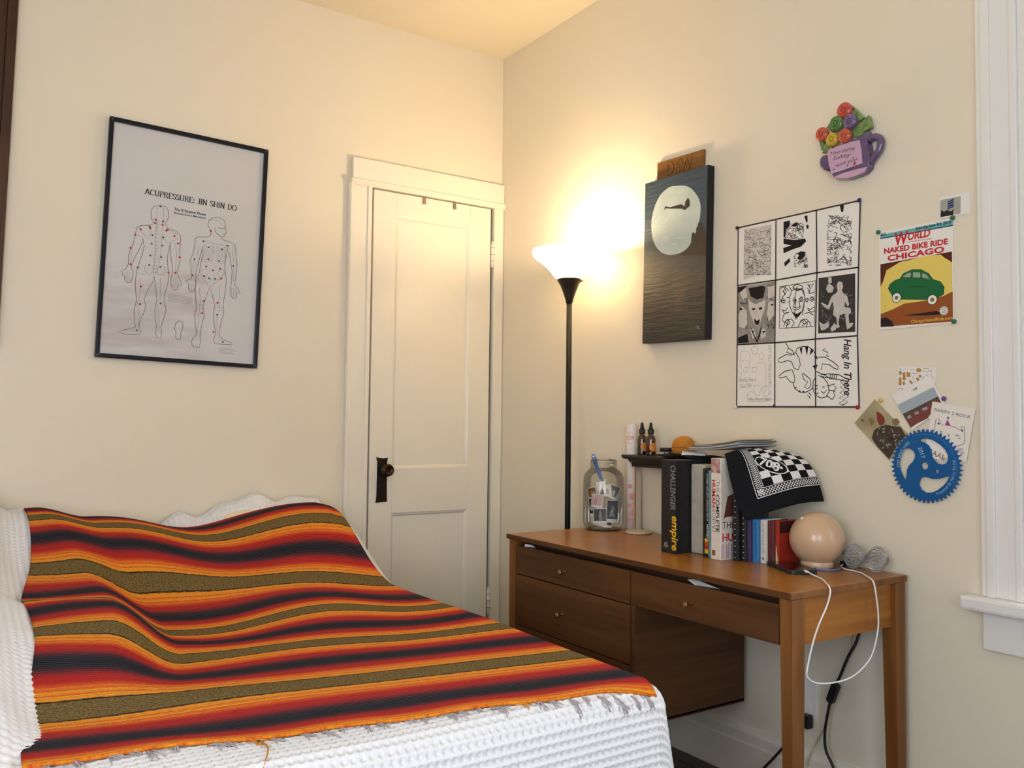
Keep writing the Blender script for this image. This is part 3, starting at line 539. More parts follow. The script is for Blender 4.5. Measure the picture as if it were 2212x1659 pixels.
# ------------------------------------------------------------------ printed and painted outlines, millimetres from the centre of each sheet
ART = {
 'body': [[[-130.7,88.1],[-135.7,113],[-134.8,129.3],[-126.6,142.4],[-106,150.6],[-84.8,149.8],[-73.7,136.8],[-70.5,111.3],[-75.8,97.4]],[[-125,92.3],[-125.8,74.7],[-137.2,66.4],[-169.5,61],[-183.5,48.5],[-187.8,21],[-191.8,-11.4],[-201.9,-38.3],[-206.4,-61.2],[-204.6,-92.5],[-213.3,-112.7]],[[-213.3,-112.7],[-226.1,-120.8],[-222.2,-139.1],[-216.3,-141.5],[-212.4,-159.9],[-200.5,-164.6],[-190.9,-160.2],[-187.6,-137.7],[-185.7,-118.4],[-195.1,-107],[-185.7,-67.7],[-172.6,-40.3],[-162.7,-6.9],[-159.7,12.7],[-153.3,-18.2],[-158.5,-51],[-167.2,-84.1],[-174.2,-116.8],[-177.2,-155.3],[-174,-192.9],[-168.1,-223.9],[-171.1,-243.2],[-175.5,-268.9],[-172.6,-300.2],[-166.2,-331.1],[-182.1,-337.7],[-210.4,-346.7],[-224.3,-354.3],[-203.8,-361.1],[-169.2,-359.7],[-149,-356.6],[-146.7,-345],[-154.4,-333.1],[-151.9,-304.4],[-139.1,-271.3],[-134.6,-245.4],[-141.9,-220.8],[-131.9,-187.7],[-116,-153.8],[-111.5,-127.6],[-104.7,-165.2],[-98.7,-196.5],[-95.5,-221.7],[-101.2,-248],[-99.5,-279.8],[-92.6,-317.4],[-93.2,-349.4],[-86.4,-364.7],[-74.5,-362.3],[-71.7,-347.4],[-75.5,-322.1],[-69.2,-295.8],[-60.5,-256.3],[-67.1,-224.9],[-70.3,-199.5],[-61.6,-159.7],[-56.5,-120.3],[-62.5,-88.7],[-67.6,-50.6],[-61.1,-4.2],[-58.8,9.1]],[[-78.8,96.9],[-81,80.3],[-71,65.7],[-43.2,60.5],[-24.1,47.2],[-21,15],[-25.1,-11.8],[-19.1,-43.6],[-23.4,-76.8],[-28.1,-103.5],[-17.7,-124.9],[-7.1,-149.6],[-13,-153.6],[-21.1,-141.6],[-21.5,-167.7],[-31.6,-174.1],[-42.9,-167.1],[-50.6,-138.9],[-46,-112.4],[-48.1,-73.7],[-55.1,-35.8],[-59.6,2.5]],[[90.5,82.2],[78.4,103.6],[81.8,124.2],[97.2,136.9],[119.5,142.7],[139.5,134],[146.9,118.4],[145.6,104.7],[151.9,85.5],[147,78],[146.4,66.4],[133.4,65.7],[116.8,73.1],[106.4,84.8],[107,98.3]],[[92.4,82.6],[91.4,65.7],[79.1,55.7],[44.5,50.2],[33.5,43.2],[32.4,16.6],[28,-17],[19.5,-44.6],[23.3,-80.1],[28.4,-115.6],[13.4,-127.4],[3.1,-132],[17.2,-140],[18.4,-162.7],[28.4,-174.6],[40.5,-166.6],[45.2,-136.4],[40.8,-113.9],[44.9,-73.9],[52.5,-39.8],[58.9,-5.8],[60.4,14.3],[64,-18.3],[59.5,-52],[55.4,-92.2],[44.6,-126.6],[43.6,-166.2],[48.9,-204.9],[53.4,-230.7],[47.4,-257.6],[50.7,-296.5],[59.1,-335],[44.6,-355.9],[39.4,-376],[49.5,-388.1],[71.5,-389.5],[74.7,-366.3],[71.8,-337.1],[76.1,-300.5],[83.5,-260.3],[76.9,-221.5],[85.9,-187.4],[99.2,-139.4],[110.9,-177.8],[122.6,-216.3],[118,-250],[123.3,-289.2],[131.8,-328.1],[123.7,-355.3],[130.8,-367.9],[163.1,-368.4],[198.9,-367.3],[195.2,-358.9],[168.7,-351.3],[148.6,-339.8],[144.3,-320.3],[150.6,-279.8],[159.4,-238.9],[154.4,-206],[159.7,-158.6],[162.4,-111.4],[155.1,-72.1],[152,-39],[159.2,9.2],[161.4,29.7]],[[130.1,65.2],[140.5,53.4],[166.9,49.4],[188.5,40.6],[194.6,0.9],[201.3,-38.7],[198.8,-79.6],[195.7,-120.5],[209.9,-139],[220.8,-156.6],[207.3,-152.8],[205.3,-176.7],[192.3,-180.2],[180.2,-162.8],[178.1,-136.2],[182.4,-118.9],[183,-68.3],[174.4,-29.1],[165.7,10.1]],[[-14.6,-293.4],[-23.2,-304],[-25.2,-323.6],[-18.2,-339.1],[-20.4,-355.4],[-10.6,-366.2],[-0.5,-360.1],[-1.7,-337.5],[5,-314.1],[4,-294.8],[-5.5,-290.5],[-14.6,-293.4]],[[118.5,100.2],[128.4,98.5],[145.7,103.4]],[[138,76.5],[146.9,80]]],
 'fine': [[[-114.6,142.6],[-113.5,91],[-114.5,32.8],[-112.6,-44.2],[-113.1,-121.4]],[[-90.5,143.6],[-89.3,88.6],[-91.1,23.6],[-92.3,-41.3],[-100.4,-113.2]],[[-171.4,42.8],[-143.3,15.3],[-131.4,36.5],[-136.8,58.1]],[[-93.3,29.7],[-64.8,8.2],[-32.5,32.8]],[[-143.5,-87.1],[-147.1,-106.8],[-132.2,-130.3],[-115.5,-108.9],[-119.6,-90.2]],[[-104.6,-91.3],[-101.2,-119.8],[-78.9,-120],[-71.3,-93.2],[-84.2,-78.8]],[[-170.9,-122.7],[-156,-127.1],[-141.5,-122]],[[-161.1,-140.5],[-156.1,-178],[-160.2,-229.3]],[[-167.8,-230.1],[-156.6,-273.2],[-156.7,-323.8]],[[-88.6,-131],[-85.2,-169.1],[-84.8,-220.5]],[[-93.6,-234.3],[-84.5,-291],[-82.8,-342]],[[-194.7,-11.9],[-196.8,-56.6],[-198.7,-94.9]],[[-40.6,12],[-33.2,-32.6],[-34.5,-97.9]],[[-192.2,49],[-140.4,70.4]],[[-179.1,22.4],[-161.2,18.9]],[[-33.2,45.8],[-52.2,55.8],[-76.9,61.5]],[[67.3,38.6],[102.7,34.1],[154.7,32]],[[102.7,34.1],[108.4,-11.8]],[[57.8,-78.7],[69,-110.2],[92.7,-137]],[[153.4,-65.6],[139.4,-107.7],[108.4,-131.6]],[[61.3,-84.8],[79.5,-69.1],[90,-87.6],[78.5,-109],[62,-97.9]],[[125.1,-82.8],[143.5,-63.6],[154.1,-78.9],[142.4,-103.9],[129,-95.7]],[[91.5,-113.9],[117.1,-113.9],[141.2,-104.1]],[[58.6,-151.2],[65.8,-203],[61.7,-242.9]],[[63.5,-242.7],[62,-295.4],[59.5,-341.5]],[[137.6,-134.6],[137.6,-194.6],[141.3,-227.5]],[[134,-248.3],[134.5,-294.7],[138.6,-334.1]],[[59.2,-220.2],[71.7,-218.8],[73.7,-231.7],[63.2,-236.2]],[[132.5,-220.5],[147.3,-218.8],[150.6,-231.8],[133.3,-235]],[[46.5,12.2],[42.8,-34.6]],[[33.8,-42.5],[30.8,-102.1]],[[177.7,32.2],[187.8,-33.9]],[[188.5,-47.3],[189.8,-107.8]],[[85,124.7],[103.9,131.3],[123.7,124.6],[130.9,112.4]],[[47.5,-375.3],[48.3,-389.5]],[[55,-374.6],[57.1,-390.8]],[[62.5,-375.2],[64.6,-390.1]],[[17.4,-143.2],[21.9,-168.8]],[[26.7,-142],[30.1,-171.1]],[[35.9,-139.6],[37.4,-166.9]],[[-214.5,-122.3],[-212.7,-153.6]],[[-207,-121.3],[-204.9,-158.9]],[[-199,-120.2],[-196.9,-157.8]],[[-42.2,-124.9],[-38.3,-163.3]],[[-34.3,-123.8],[-30.6,-168.8]],[[-26.7,-129.3],[-24.7,-164.8]],[[183.3,-135.6],[188.7,-175.2]],[[191.2,-134.6],[195.4,-177.8]],[[199.2,-136.9],[202.5,-173.6]],[[-204.4,-350.5],[-175.9,-344.6],[-155.3,-349]],[[-117.1,90.4],[-109.8,88.4],[-102.8,92.8]],[[-117.1,76.8],[-109.8,74.8],[-102.8,79.2]],[[-117.1,63.3],[-109.8,61.3],[-102.9,65.6]],[[-117.2,49.7],[-109.8,47.7],[-102.9,52.1]],[[-117.2,36.2],[-109.9,34.1],[-102.9,38.5]],[[-117.2,22.7],[-109.9,20.6],[-102.9,24.9]],[[-117.2,9.1],[-109.9,7],[-103,11.4]],[[-117.3,-4.4],[-110,-6.5],[-103,-2.2]],[[-117.3,-17.9],[-110,-20],[-103,-15.8]],[[-117.3,-31.4],[-110,-33.6],[-103,-29.3]],[[-117.3,-44.9],[-110,-47.1],[-103.1,-42.8]],[[-117.3,-58.4],[-110.1,-60.6],[-103.1,-56.4]],[[-117.4,-71.9],[-110.1,-74.1],[-103.1,-69.9]],[[-117.4,-85.4],[-110.1,-87.6],[-103.2,-83.4]],[[-117.4,-98.9],[-110.1,-101.1],[-103.2,-96.9]],[[-117.4,-112.3],[-110.2,-114.6],[-103.2,-110.4]],[[71.2,25.9],[68.5,16.2],[87.8,13.8],[103.3,24.2]],[[112.9,24.3],[132.7,16.6],[152.6,23.6],[150.8,32.8]],[[70.4,17.1],[68.3,7.5],[88.2,5.2],[103.7,15.6]],[[113.4,15.7],[133.2,8],[153,15],[151.2,24.1]],[[69.6,8.4],[68.2,-1.1],[88.7,-3.4],[104.2,7]],[[113.8,7.1],[133.7,-0.7],[153.5,6.3],[151.7,15.4]],[[68.8,-0.3],[68,-9.7],[89.2,-11.9],[104.6,-1.6]],[[114.3,-1.5],[134.1,-9.3],[154,-2.4],[152.2,6.8]],[[68,-9.1],[67.8,-18.4],[89.6,-20.5],[105.1,-10.3]],[[114.8,-10.2],[134.6,-18],[154.4,-11.1],[152.6,-1.9]],[[67.2,-17.8],[67.7,-27],[90.1,-29.1],[105.6,-18.9]],[[115.2,-18.8],[135.1,-26.6],[154.9,-19.7],[153.1,-10.6]],[[66.4,-26.6],[67.5,-35.7],[90.5,-37.7],[106,-27.5]],[[115.7,-27.4],[135.5,-35.3],[155.3,-28.4],[153.5,-19.3]],[[65.6,-35.3],[67.3,-44.3],[91,-46.2],[106.5,-36.1]],[[116.1,-36],[136,-43.9],[155.8,-37.1],[154,-27.9]]],
 'ptxt': [[[-56.7,-192.7],[-17,-193.1]],[[-56.5,-197.8],[-16.7,-198.3]],[[-56.2,-203],[-16.4,-203.5]],[[-55.9,-208.1],[-16.2,-208.6]],[[-55.6,-213.2],[-15.9,-213.8]],[[-55.3,-218.4],[-15.6,-218.9]],[[-12.1,-193.2],[31.4,-193.9]],[[-11.8,-198.4],[31.7,-199.1]],[[-11.5,-203.5],[31.9,-204.3]],[[-11.2,-208.7],[32.2,-209.5]],[[-11,-213.9],[32.5,-214.7]],[[-10.7,-219],[32.8,-219.9]],[[147.7,-383.7],[196.5,-382.9]],[[148,-389],[208.5,-387.2]],[[148.3,-394.2],[220.6,-391.5]],[[148.6,-399.5],[197.3,-398.8]],[[148.8,-404.8],[209.4,-403.2]]],
 'red': [[-117.2,92.3],[-118.3,79.2],[-90.6,89.7],[-91.6,76.6],[-137.5,61.2],[-134.9,56.5],[-169.8,46.3],[-72,60.3],[-76.6,55.7],[-45.1,39.3],[-30.1,12.3],[-187.2,22.4],[-201.2,-30.6],[-21.7,-40.7],[-170.9,-101.8],[-59.7,-106.5],[-156.3,-173.6],[-155.4,-241.4],[90.5,82.2],[80.4,-63],[134.5,-64.8],[74.3,-102.3],[141.2,-104.1],[132.2,-203.2],[79.7,-202.7],[74.7,-251.4],[133.5,-251.6],[123.2,-322.3],[161.3,-358.6],[-34.2,-104.3],[-197.6,-93.5]],
 'blue': [[-126.3,30.2],[-85.9,27.6],[-126.8,-3.3],[-88.3,-5.1],[-129,-49.8],[-89.4,-50.5],[-131,-87.3],[-90.3,-88.7],[-81.8,-230.4],[85.8,14.8],[138.1,14.1],[34.3,-40.4],[87.1,-33.5],[129,-34.2],[108,-75.2],[94.4,-108.9],[117.4,-107.9],[186.5,-46.2],[64.2,36.1],[159.3,32.7],[-161.4,-343.2],[-102.8,146.6],[30.9,-105.4]],
 'title': [[-161.7,185.6],[187.7,180.3],[-161.2,208.2],[-52.9,147],[-52.5,139.3]],
 'grid': [[[-231.8,309.2],[237.4,305.1]],[[-231.8,309.2],[-239.3,-305.6]],[[237.4,305.1],[230,99.1],[224.9,-100.6],[229.1,-309.5]],[[-239.3,-305.6],[229.1,-310.3]],[[-71.8,306.2],[-73.5,107.3],[-77.9,-99.1],[-78.6,-307]],[[83.6,306.8],[85,111.5],[78,-97.6],[77.8,-308.3]],[[-236.1,110.4],[-71.9,107.1],[85,109.4],[230.1,105.1]],[[-238,-93.3],[-77.9,-98.2],[79,-97.6],[224.9,-98.6]]],
 'cat': [[[-57.5,83.2],[-59,-52.4],[74.3,-57.5],[79,85],[-57.5,83.2]],[[9.6,74.8],[1.7,45.6],[4.2,15.2],[-1.1,-14.3],[6.6,-28]],[[30,72.2],[38.9,41.3],[35.8,11.8],[29.6,-17.4]],[[-34.7,58.6],[-48,47.1],[-53.4,34.5],[-42.7,29]],[[-50.7,38.6],[-37.4,37.1],[-37.5,28.4],[-50.7,32.1]],[[-29.5,44.9],[-19,43.7],[-19.1,30.7],[-26.9,29.4]],[[-6.1,35.7],[1.7,41.3],[6.8,27.8],[-3.5,26.8]],[[17.1,35.2],[29.8,40.2],[32.3,27.1],[19.6,26.4]],[[42.4,32.4],[52.4,31.2],[49.9,23],[42.4,26]],[[59.9,34.6],[72.3,35.3],[69.8,25]],[[-1,11.5],[9.3,6.1],[22.1,11.2]],[[-5.9,72.4],[9.5,64],[30,67.9]],[[-34.6,80.4],[-42.6,68.3],[-37.4,54.5]],[[50.2,78.2],[60.1,64.2],[55,47.9]],[[-37.7,-32.5],[-27.1,-24.8],[-16.7,-38.7],[-32.5,-46]],[[24.4,-38.2],[34.6,-30.6],[44.6,-44.3],[29.4,-51.4]],[[-48.1,3.4],[-37.6,-6.4],[-21.8,-3.6]],[[49.8,-2.4],[64.7,-12.4],[74.5,-9.2]],[[-32.5,-54.6],[-27.2,-37.8]],[[44.5,-59.1],[49.6,-40.5]],[[3.5,-134.8],[8.7,-122.3],[29.1,-117.3],[49.2,-118.7],[69,-130.5],[78.7,-147.8],[86,-160.7]],[[3.5,-134.8],[-12,-142.5],[-32.8,-139.1],[-62,-150.4],[-64.7,-161.2],[-51.4,-164.1],[-27.7,-158.8],[-12.1,-164],[-1.8,-185.9],[13.5,-190.9],[21.2,-174.2],[16.2,-152.7],[3.5,-134.8]],[[-12.2,-189.7],[-38.3,-192.9],[-62.2,-207.1],[-59.5,-213.7],[-33.1,-210.4],[-17.5,-228.1],[-2,-230.8],[0.6,-215.9],[-9.6,-189.8]],[[-7.2,-232.8],[0.5,-250.1],[18.3,-261.1],[38.5,-263.7],[58.4,-255.8],[68.4,-247.7]],[[28.7,-204.2],[33.6,-221.4],[48.6,-230.3],[36,-246.8],[48.5,-251.3],[61,-243.3],[58.6,-222.2],[41.2,-209],[31.2,-202.2]],[[-35.3,-100],[-22.3,-120.3],[-9.3,-127.6],[-1.6,-143.1]],[[-27.5,-120],[-30.2,-132.8],[-12,-138.2]],[[88.4,-154.6],[112.6,-156],[141,-172],[159.6,-187.2],[157.2,-195.2],[145.6,-192.6],[126.8,-179.4],[102.9,-176.2],[97.9,-194.6]],[[73.6,-185.2],[78.4,-197.9],[107.5,-209.5],[126.5,-220.5]],[[78.3,-214.6],[68.4,-230.9],[68.3,-256],[78,-272.9],[97.4,-281.6],[116.6,-277.8],[126.3,-261.5],[121.7,-236.8],[107.4,-219.8],[88.1,-210.8]],[[97.8,-209.1],[126.6,-208.2],[159.5,-211.6],[182.4,-222.6]],[[100.2,-215.4],[126.5,-220.5],[177.8,-230.5]],[[131.3,-208.4],[128.9,-224.7]],[[138.4,-208.7],[136,-225]],[[145.5,-209.8],[144.4,-225.3]],[[152.5,-211.3],[151.4,-225.5]],[[85.5,-244],[73.3,-241.5]],[[85.5,-252.3],[73.2,-254]],[[87.8,-264.8],[78,-270.8]],[[121.6,-245],[145.3,-239.6]],[[123.9,-257.4],[147.5,-262]],[[116.7,-273.7],[135.6,-286.3]],[[102.4,-248.6],[109.7,-246.7]],[[112,-261.2],[116.8,-259.3]],[[100,-260.9],[104.7,-267.2],[111.9,-265.3]],[[53.4,-264],[60.8,-272.6]],[[48.4,-272.3],[58.3,-280.9]],[[112.8,-129.1],[103.1,-132.7],[122.2,-142.1],[117.4,-152.2],[126.9,-154.8]],[[145.2,-245.7],[152.2,-252],[140.4,-261.9],[147.4,-274.3],[137.9,-286.3]],[[175.5,-226.3],[166.3,-234.1],[177.7,-242.6],[166.2,-250.3],[179.9,-258.8],[163.7,-266.5],[179.8,-274.9],[161.3,-282.6],[177.4,-291],[158.9,-298.8],[175,-305]],[[187,-230.8],[193.7,-243],[180,-250.7],[195.9,-259.2],[179.8,-266.8],[193.4,-279.2],[177.4,-286.9],[191.1,-295.2],[175,-303]],[[-19,43.7],[-11.1,64.4],[9.6,70.5],[29.9,61.5],[38.9,41.3],[34.8,11.9],[29.6,-4.6],[9.1,-26.1],[-8.8,-5],[-19.1,17.7],[-19,43.7]],[[-6.1,33.6],[0.2,41.5],[6.8,32.1],[0.1,26.4],[-6.1,33.6]],[[17.1,33.1],[24.8,40.8],[32.3,31.4],[24.7,25.8],[17.1,33.1]],[[1.7,28.4],[-6.2,7.7],[1.5,0.5],[14.4,1.3],[22.1,6.9],[17.1,26.7]],[[-5.9,76.7],[9.6,83.4],[30,74.3]],[[-0.7,69.6],[12.1,61.6],[27.4,66.1]],[[-53.2,78.3],[-37.3,80.7],[-21.5,65.7]],[[-53.3,38.9],[-45.3,44.6],[-34.8,34.6],[-45.4,29.3],[-53.3,38.9]],[[-50.8,8],[-37.6,2.3],[-27,9.9]],[[-29.7,-2.8],[-42.9,-10.2],[-48.2,-27.1],[-37.7,-36.8]],[[42.4,28.1],[47.4,33.9],[52.4,27],[47.4,21.2],[42.4,28.1]],[[57.4,28.5],[65.9,36],[74.7,26.6],[65.8,21.2],[57.4,28.5]],[[49.8,1.8],[59.7,-3.4],[74.6,3.4]],[[50.1,65.4],[57.5,47.6],[74.9,49.7]],[[39.7,-14.1],[54.7,-11.4],[69.6,-21.3]],[[-43,-47.2],[-32.4,-28.6],[-11.5,-26.3],[-1.2,-40.1],[-11.6,-52.1]],[[14.1,-54.3],[24.4,-33.9],[44.6,-31.6],[59.5,-45.6],[61.9,-56.4]],[[-32.4,-37.3],[-24.5,-31.5],[-16.7,-38.7],[-24.6,-43.2],[-32.4,-37.3]],[[29.5,-40.8],[37.1,-35.1],[44.6,-42.1],[37,-47],[29.5,-40.8]],[[-11.1,64.4],[-18.9,78.4]],[[-0.7,69.6],[-5.9,78.9]],[[-37.3,58.9],[-45.3,68.6]],[[-32.1,62.6],[-37.3,74.2]],[[55.1,69],[60.1,76.9]],[[65.1,67.8],[70.1,77.7]]],
 'nfill': [[[18.9,-123],[29.1,-119.4],[26.4,-144.7]],[[39.2,-119.2],[51.7,-118.8],[46.5,-148]],[[61.6,-125.8],[69.9,-134.7],[56.5,-148.6]],[[73.8,-147.5],[86,-156.6],[76.2,-162.3]],[[66.2,-180.6],[85.9,-177.4],[78.5,-193.7]],[[15.8,-254.7],[23.4,-259.1],[15.8,-261.1]],[[0.5,-243.7],[8.2,-248.1],[2,-250.1]],[[28.4,-257.1],[38.5,-259.5],[30.9,-263.5]],[[-89.4,-306.9],[-77.5,-291.7],[-77.5,-307]],[[167.6,304.6],[182.4,304.4],[179,282.5],[172.1,283.9]],[[-41.8,293.8],[-15.4,293.2],[-18.1,274.1],[-31.3,267.7],[-34,246.3],[-42,239]],[[-42,239],[-0.1,227.3],[40.8,224.5],[45.8,215.1],[25.5,201.4],[-5.4,197.9],[-42.2,190.7],[-43.2,208.4],[-10.5,211.7],[-42,221.4]],[[38.6,295.7],[50.3,297.7],[51.2,278.3],[47.1,272.6]],[[47.1,268.3],[55.1,264.7],[53.5,252.2],[46,257.8]],[[10.1,182.4],[25.4,186.4],[43.1,181.4],[40.6,169],[25.3,158.5],[10,165.2],[17.7,174.7]],[[-39.6,159.7],[-18.5,171.7],[-15.9,160.5],[-37,146.2]],[[0.2,281.5],[13.1,283.4],[10.4,268.7],[-12.9,273.1]],[[-6.2,-5.2],[9.2,-12.3],[25.6,-5],[19.4,-18.5],[8.1,-23],[-2.1,-16.4]],[[-47,39.1],[-42.7,39.9],[-41.7,34.5],[-45.9,34.6]],[[-1.9,35.3],[2.2,35.7],[2.2,30.5],[-1.4,30.5]],[[22.7,34.6],[27.3,34.9],[27.3,29.8],[23.2,29.8]],[[63.9,29.9],[68.3,30.2],[68.3,25.2],[64.4,25.2]]],
 'npanel': [[[90.8,91.8],[218.7,89.4],[217.4,-86],[87.9,-80.8]]],
 'nfig': [[[156.6,64.4],[161.3,72],[168.3,71.1],[175.2,66.1],[177.5,53.6],[172.8,41.9],[177.3,35.3],[191,23.5],[197.7,-1.6],[193.1,-9.2],[184.1,8],[181.7,-7.9],[202.2,-14.2],[204.3,-26.5],[195.2,-33.7],[197.3,-58.1],[213.1,-59.5],[206.3,-69],[190.3,-77.7],[185.9,-57.1],[183.8,-28.5],[165.3,-30.7],[160.5,-54.8],[165.1,-67.4],[155.7,-70.7],[153.6,-37.8],[141.9,-28.4],[144.4,-4],[139.8,13],[127.8,-10.5],[115.9,-5.1],[99.1,11.3],[101.5,15.2],[123.1,2.4],[137.6,29.7],[154.1,38.1],[158.8,43.6],[155.6,56.4]],[[121.1,64.9],[128.3,70.2],[140.1,62.4],[144.8,53.6],[140,41.8],[125.7,41.5],[117.7,52.8]],[[126,89.1],[137,88.5],[137.8,71],[125.9,70.5]],[[91.5,-44.3],[108.4,-54.2],[127.6,-47.7],[127.5,-62.1],[113.1,-71.2],[98.6,-72.1]],[[132.2,-68.7],[146.5,-53.5],[155.8,-62.5],[151,-74.4],[136.9,-79.4]]],
 'ngrey': [[[-206.4,299.9],[-90.3,294.2],[-93.6,127.8],[-157.6,132.1],[-209.5,125.4]]],
 'ndevil': [[[-234.3,105.6],[-74.6,103.9],[-79,-96.8],[-234.4,-90.3]]],
 'ndev_w': [[[-189.3,63.4],[-177.8,48.4],[-157.8,37.2],[-129.7,43.1],[-115.8,50.4],[-118.6,19.5],[-127,-1.9],[-138.2,-27.7],[-151.2,-37.8],[-163.6,-25.4],[-177.8,3.1],[-186.4,26.6]],[[-215.5,38.9],[-195.1,18.4],[-192.3,-22.8],[-203.9,-40],[-227.3,-33.5],[-230.2,8.2]],[[-104.8,35.8],[-82.9,42.3],[-80.3,-6.5],[-102.2,-26.6],[-110.4,0.9]],[[-180.8,-46.6],[-163.6,-43.5],[-155.2,-71.2],[-169.4,-79.1]],[[-138.3,-50.1],[-118.8,-47.3],[-113.3,-74.4],[-135.5,-81.6]],[[-227.2,90.8],[-197.9,96.4],[-192.1,68.3],[-209.6,56.6]],[[-107.4,89.5],[-77.3,90.2],[-79.1,55.1],[-104.7,49.2]]],
 'ndev_b': [[[-187.5,95.1],[-177.7,66.6],[-152.1,52.3],[-124.1,55.9],[-115.7,90.6],[-129.6,96.8],[-152,95.2]],[[-163.6,-9.6],[-151.1,-19.8],[-138.2,-14.3],[-142.2,-29.6],[-151.2,-34.7],[-160.8,-25.7]],[[-172.1,25.1],[-157.8,23.6],[-160.7,17.2],[-170.4,18.2]],[[-143.7,24.4],[-129.7,25.2],[-129.7,17.1],[-142.1,16.6]],[[-227.3,33.2],[-209.6,26.8],[-221.4,21.1]],[[-93.8,32.4],[-81.3,28.8],[-91.1,23.3]],[[-186.5,-23.4],[-151.3,-85],[-129.8,-28.5],[-135.5,-63.8],[-151.3,-93.9],[-169.4,-61.1]],[[-233.2,-69.7],[-192.3,-59.2],[-186.6,-89.2],[-233.3,-89.1]],[[-176.2,-51.5],[-163.7,-50.2],[-166.5,-59]],[[-129.9,-55.3],[-116,-56.4],[-124.4,-64.7]],[[-234.3,105.6],[-192.1,104.8],[-215.4,89.4],[-234.3,82.5]]],
 'nlt': [[[-221.5,-121],[-209.8,-114.9],[-189.5,-120.7],[-179.8,-137.1],[-183.8,-168.5],[-198.3,-190.5],[-212.8,-185.4],[-222.7,-162.1],[-221.5,-121]],[[-215.7,-151],[-206.9,-149.2]],[[-198.2,-152],[-189.6,-150.2]],[[-204.1,-172.1],[-192.5,-172.7]],[[-178,-110.1],[-163.8,-102.1],[-146.8,-112.2],[-152.5,-129.7],[-169.5,-128.7],[-178,-110.1]],[[-141.2,-130.4],[-130.1,-126.6],[-123.4,-140.4],[-130.1,-153.3],[-141.3,-143.8],[-141.2,-130.4]],[[-146.9,-161.4],[-119.1,-158.4],[-113.7,-202.9],[-119.3,-260.2]],[[-169.6,-173.7],[-152.6,-174.5],[-158.3,-192.2],[-172.4,-187.1],[-169.6,-173.7]],[[-164,-236.8],[-147.1,-232.9],[-135.9,-246.5],[-141.5,-268.6],[-158.4,-268.3],[-165.2,-250.3],[-164,-236.8]],[[-192.6,-267.7],[-181.1,-254.4],[-164,-259.2]],[[-192.6,-263.1],[-192.6,-288],[-130.5,-290.1],[-83.9,-282.9]],[[-130.3,-242.2],[-108.3,-238.4],[-97.4,-256.3],[-108.3,-273.7],[-124.9,-269],[-130.3,-242.2]],[[-105.6,-260.5],[-94.7,-265.2]],[[-215.7,-189.8],[-221.6,-198.7]]],
 'ntext': [[181,-105.3],[188.9,-275.1],[-102.4,-104],[-94.6,-243.2],[-226.3,-221.4],[-224.6,-242],[-188,-285.8],[-83.9,-285.1]],
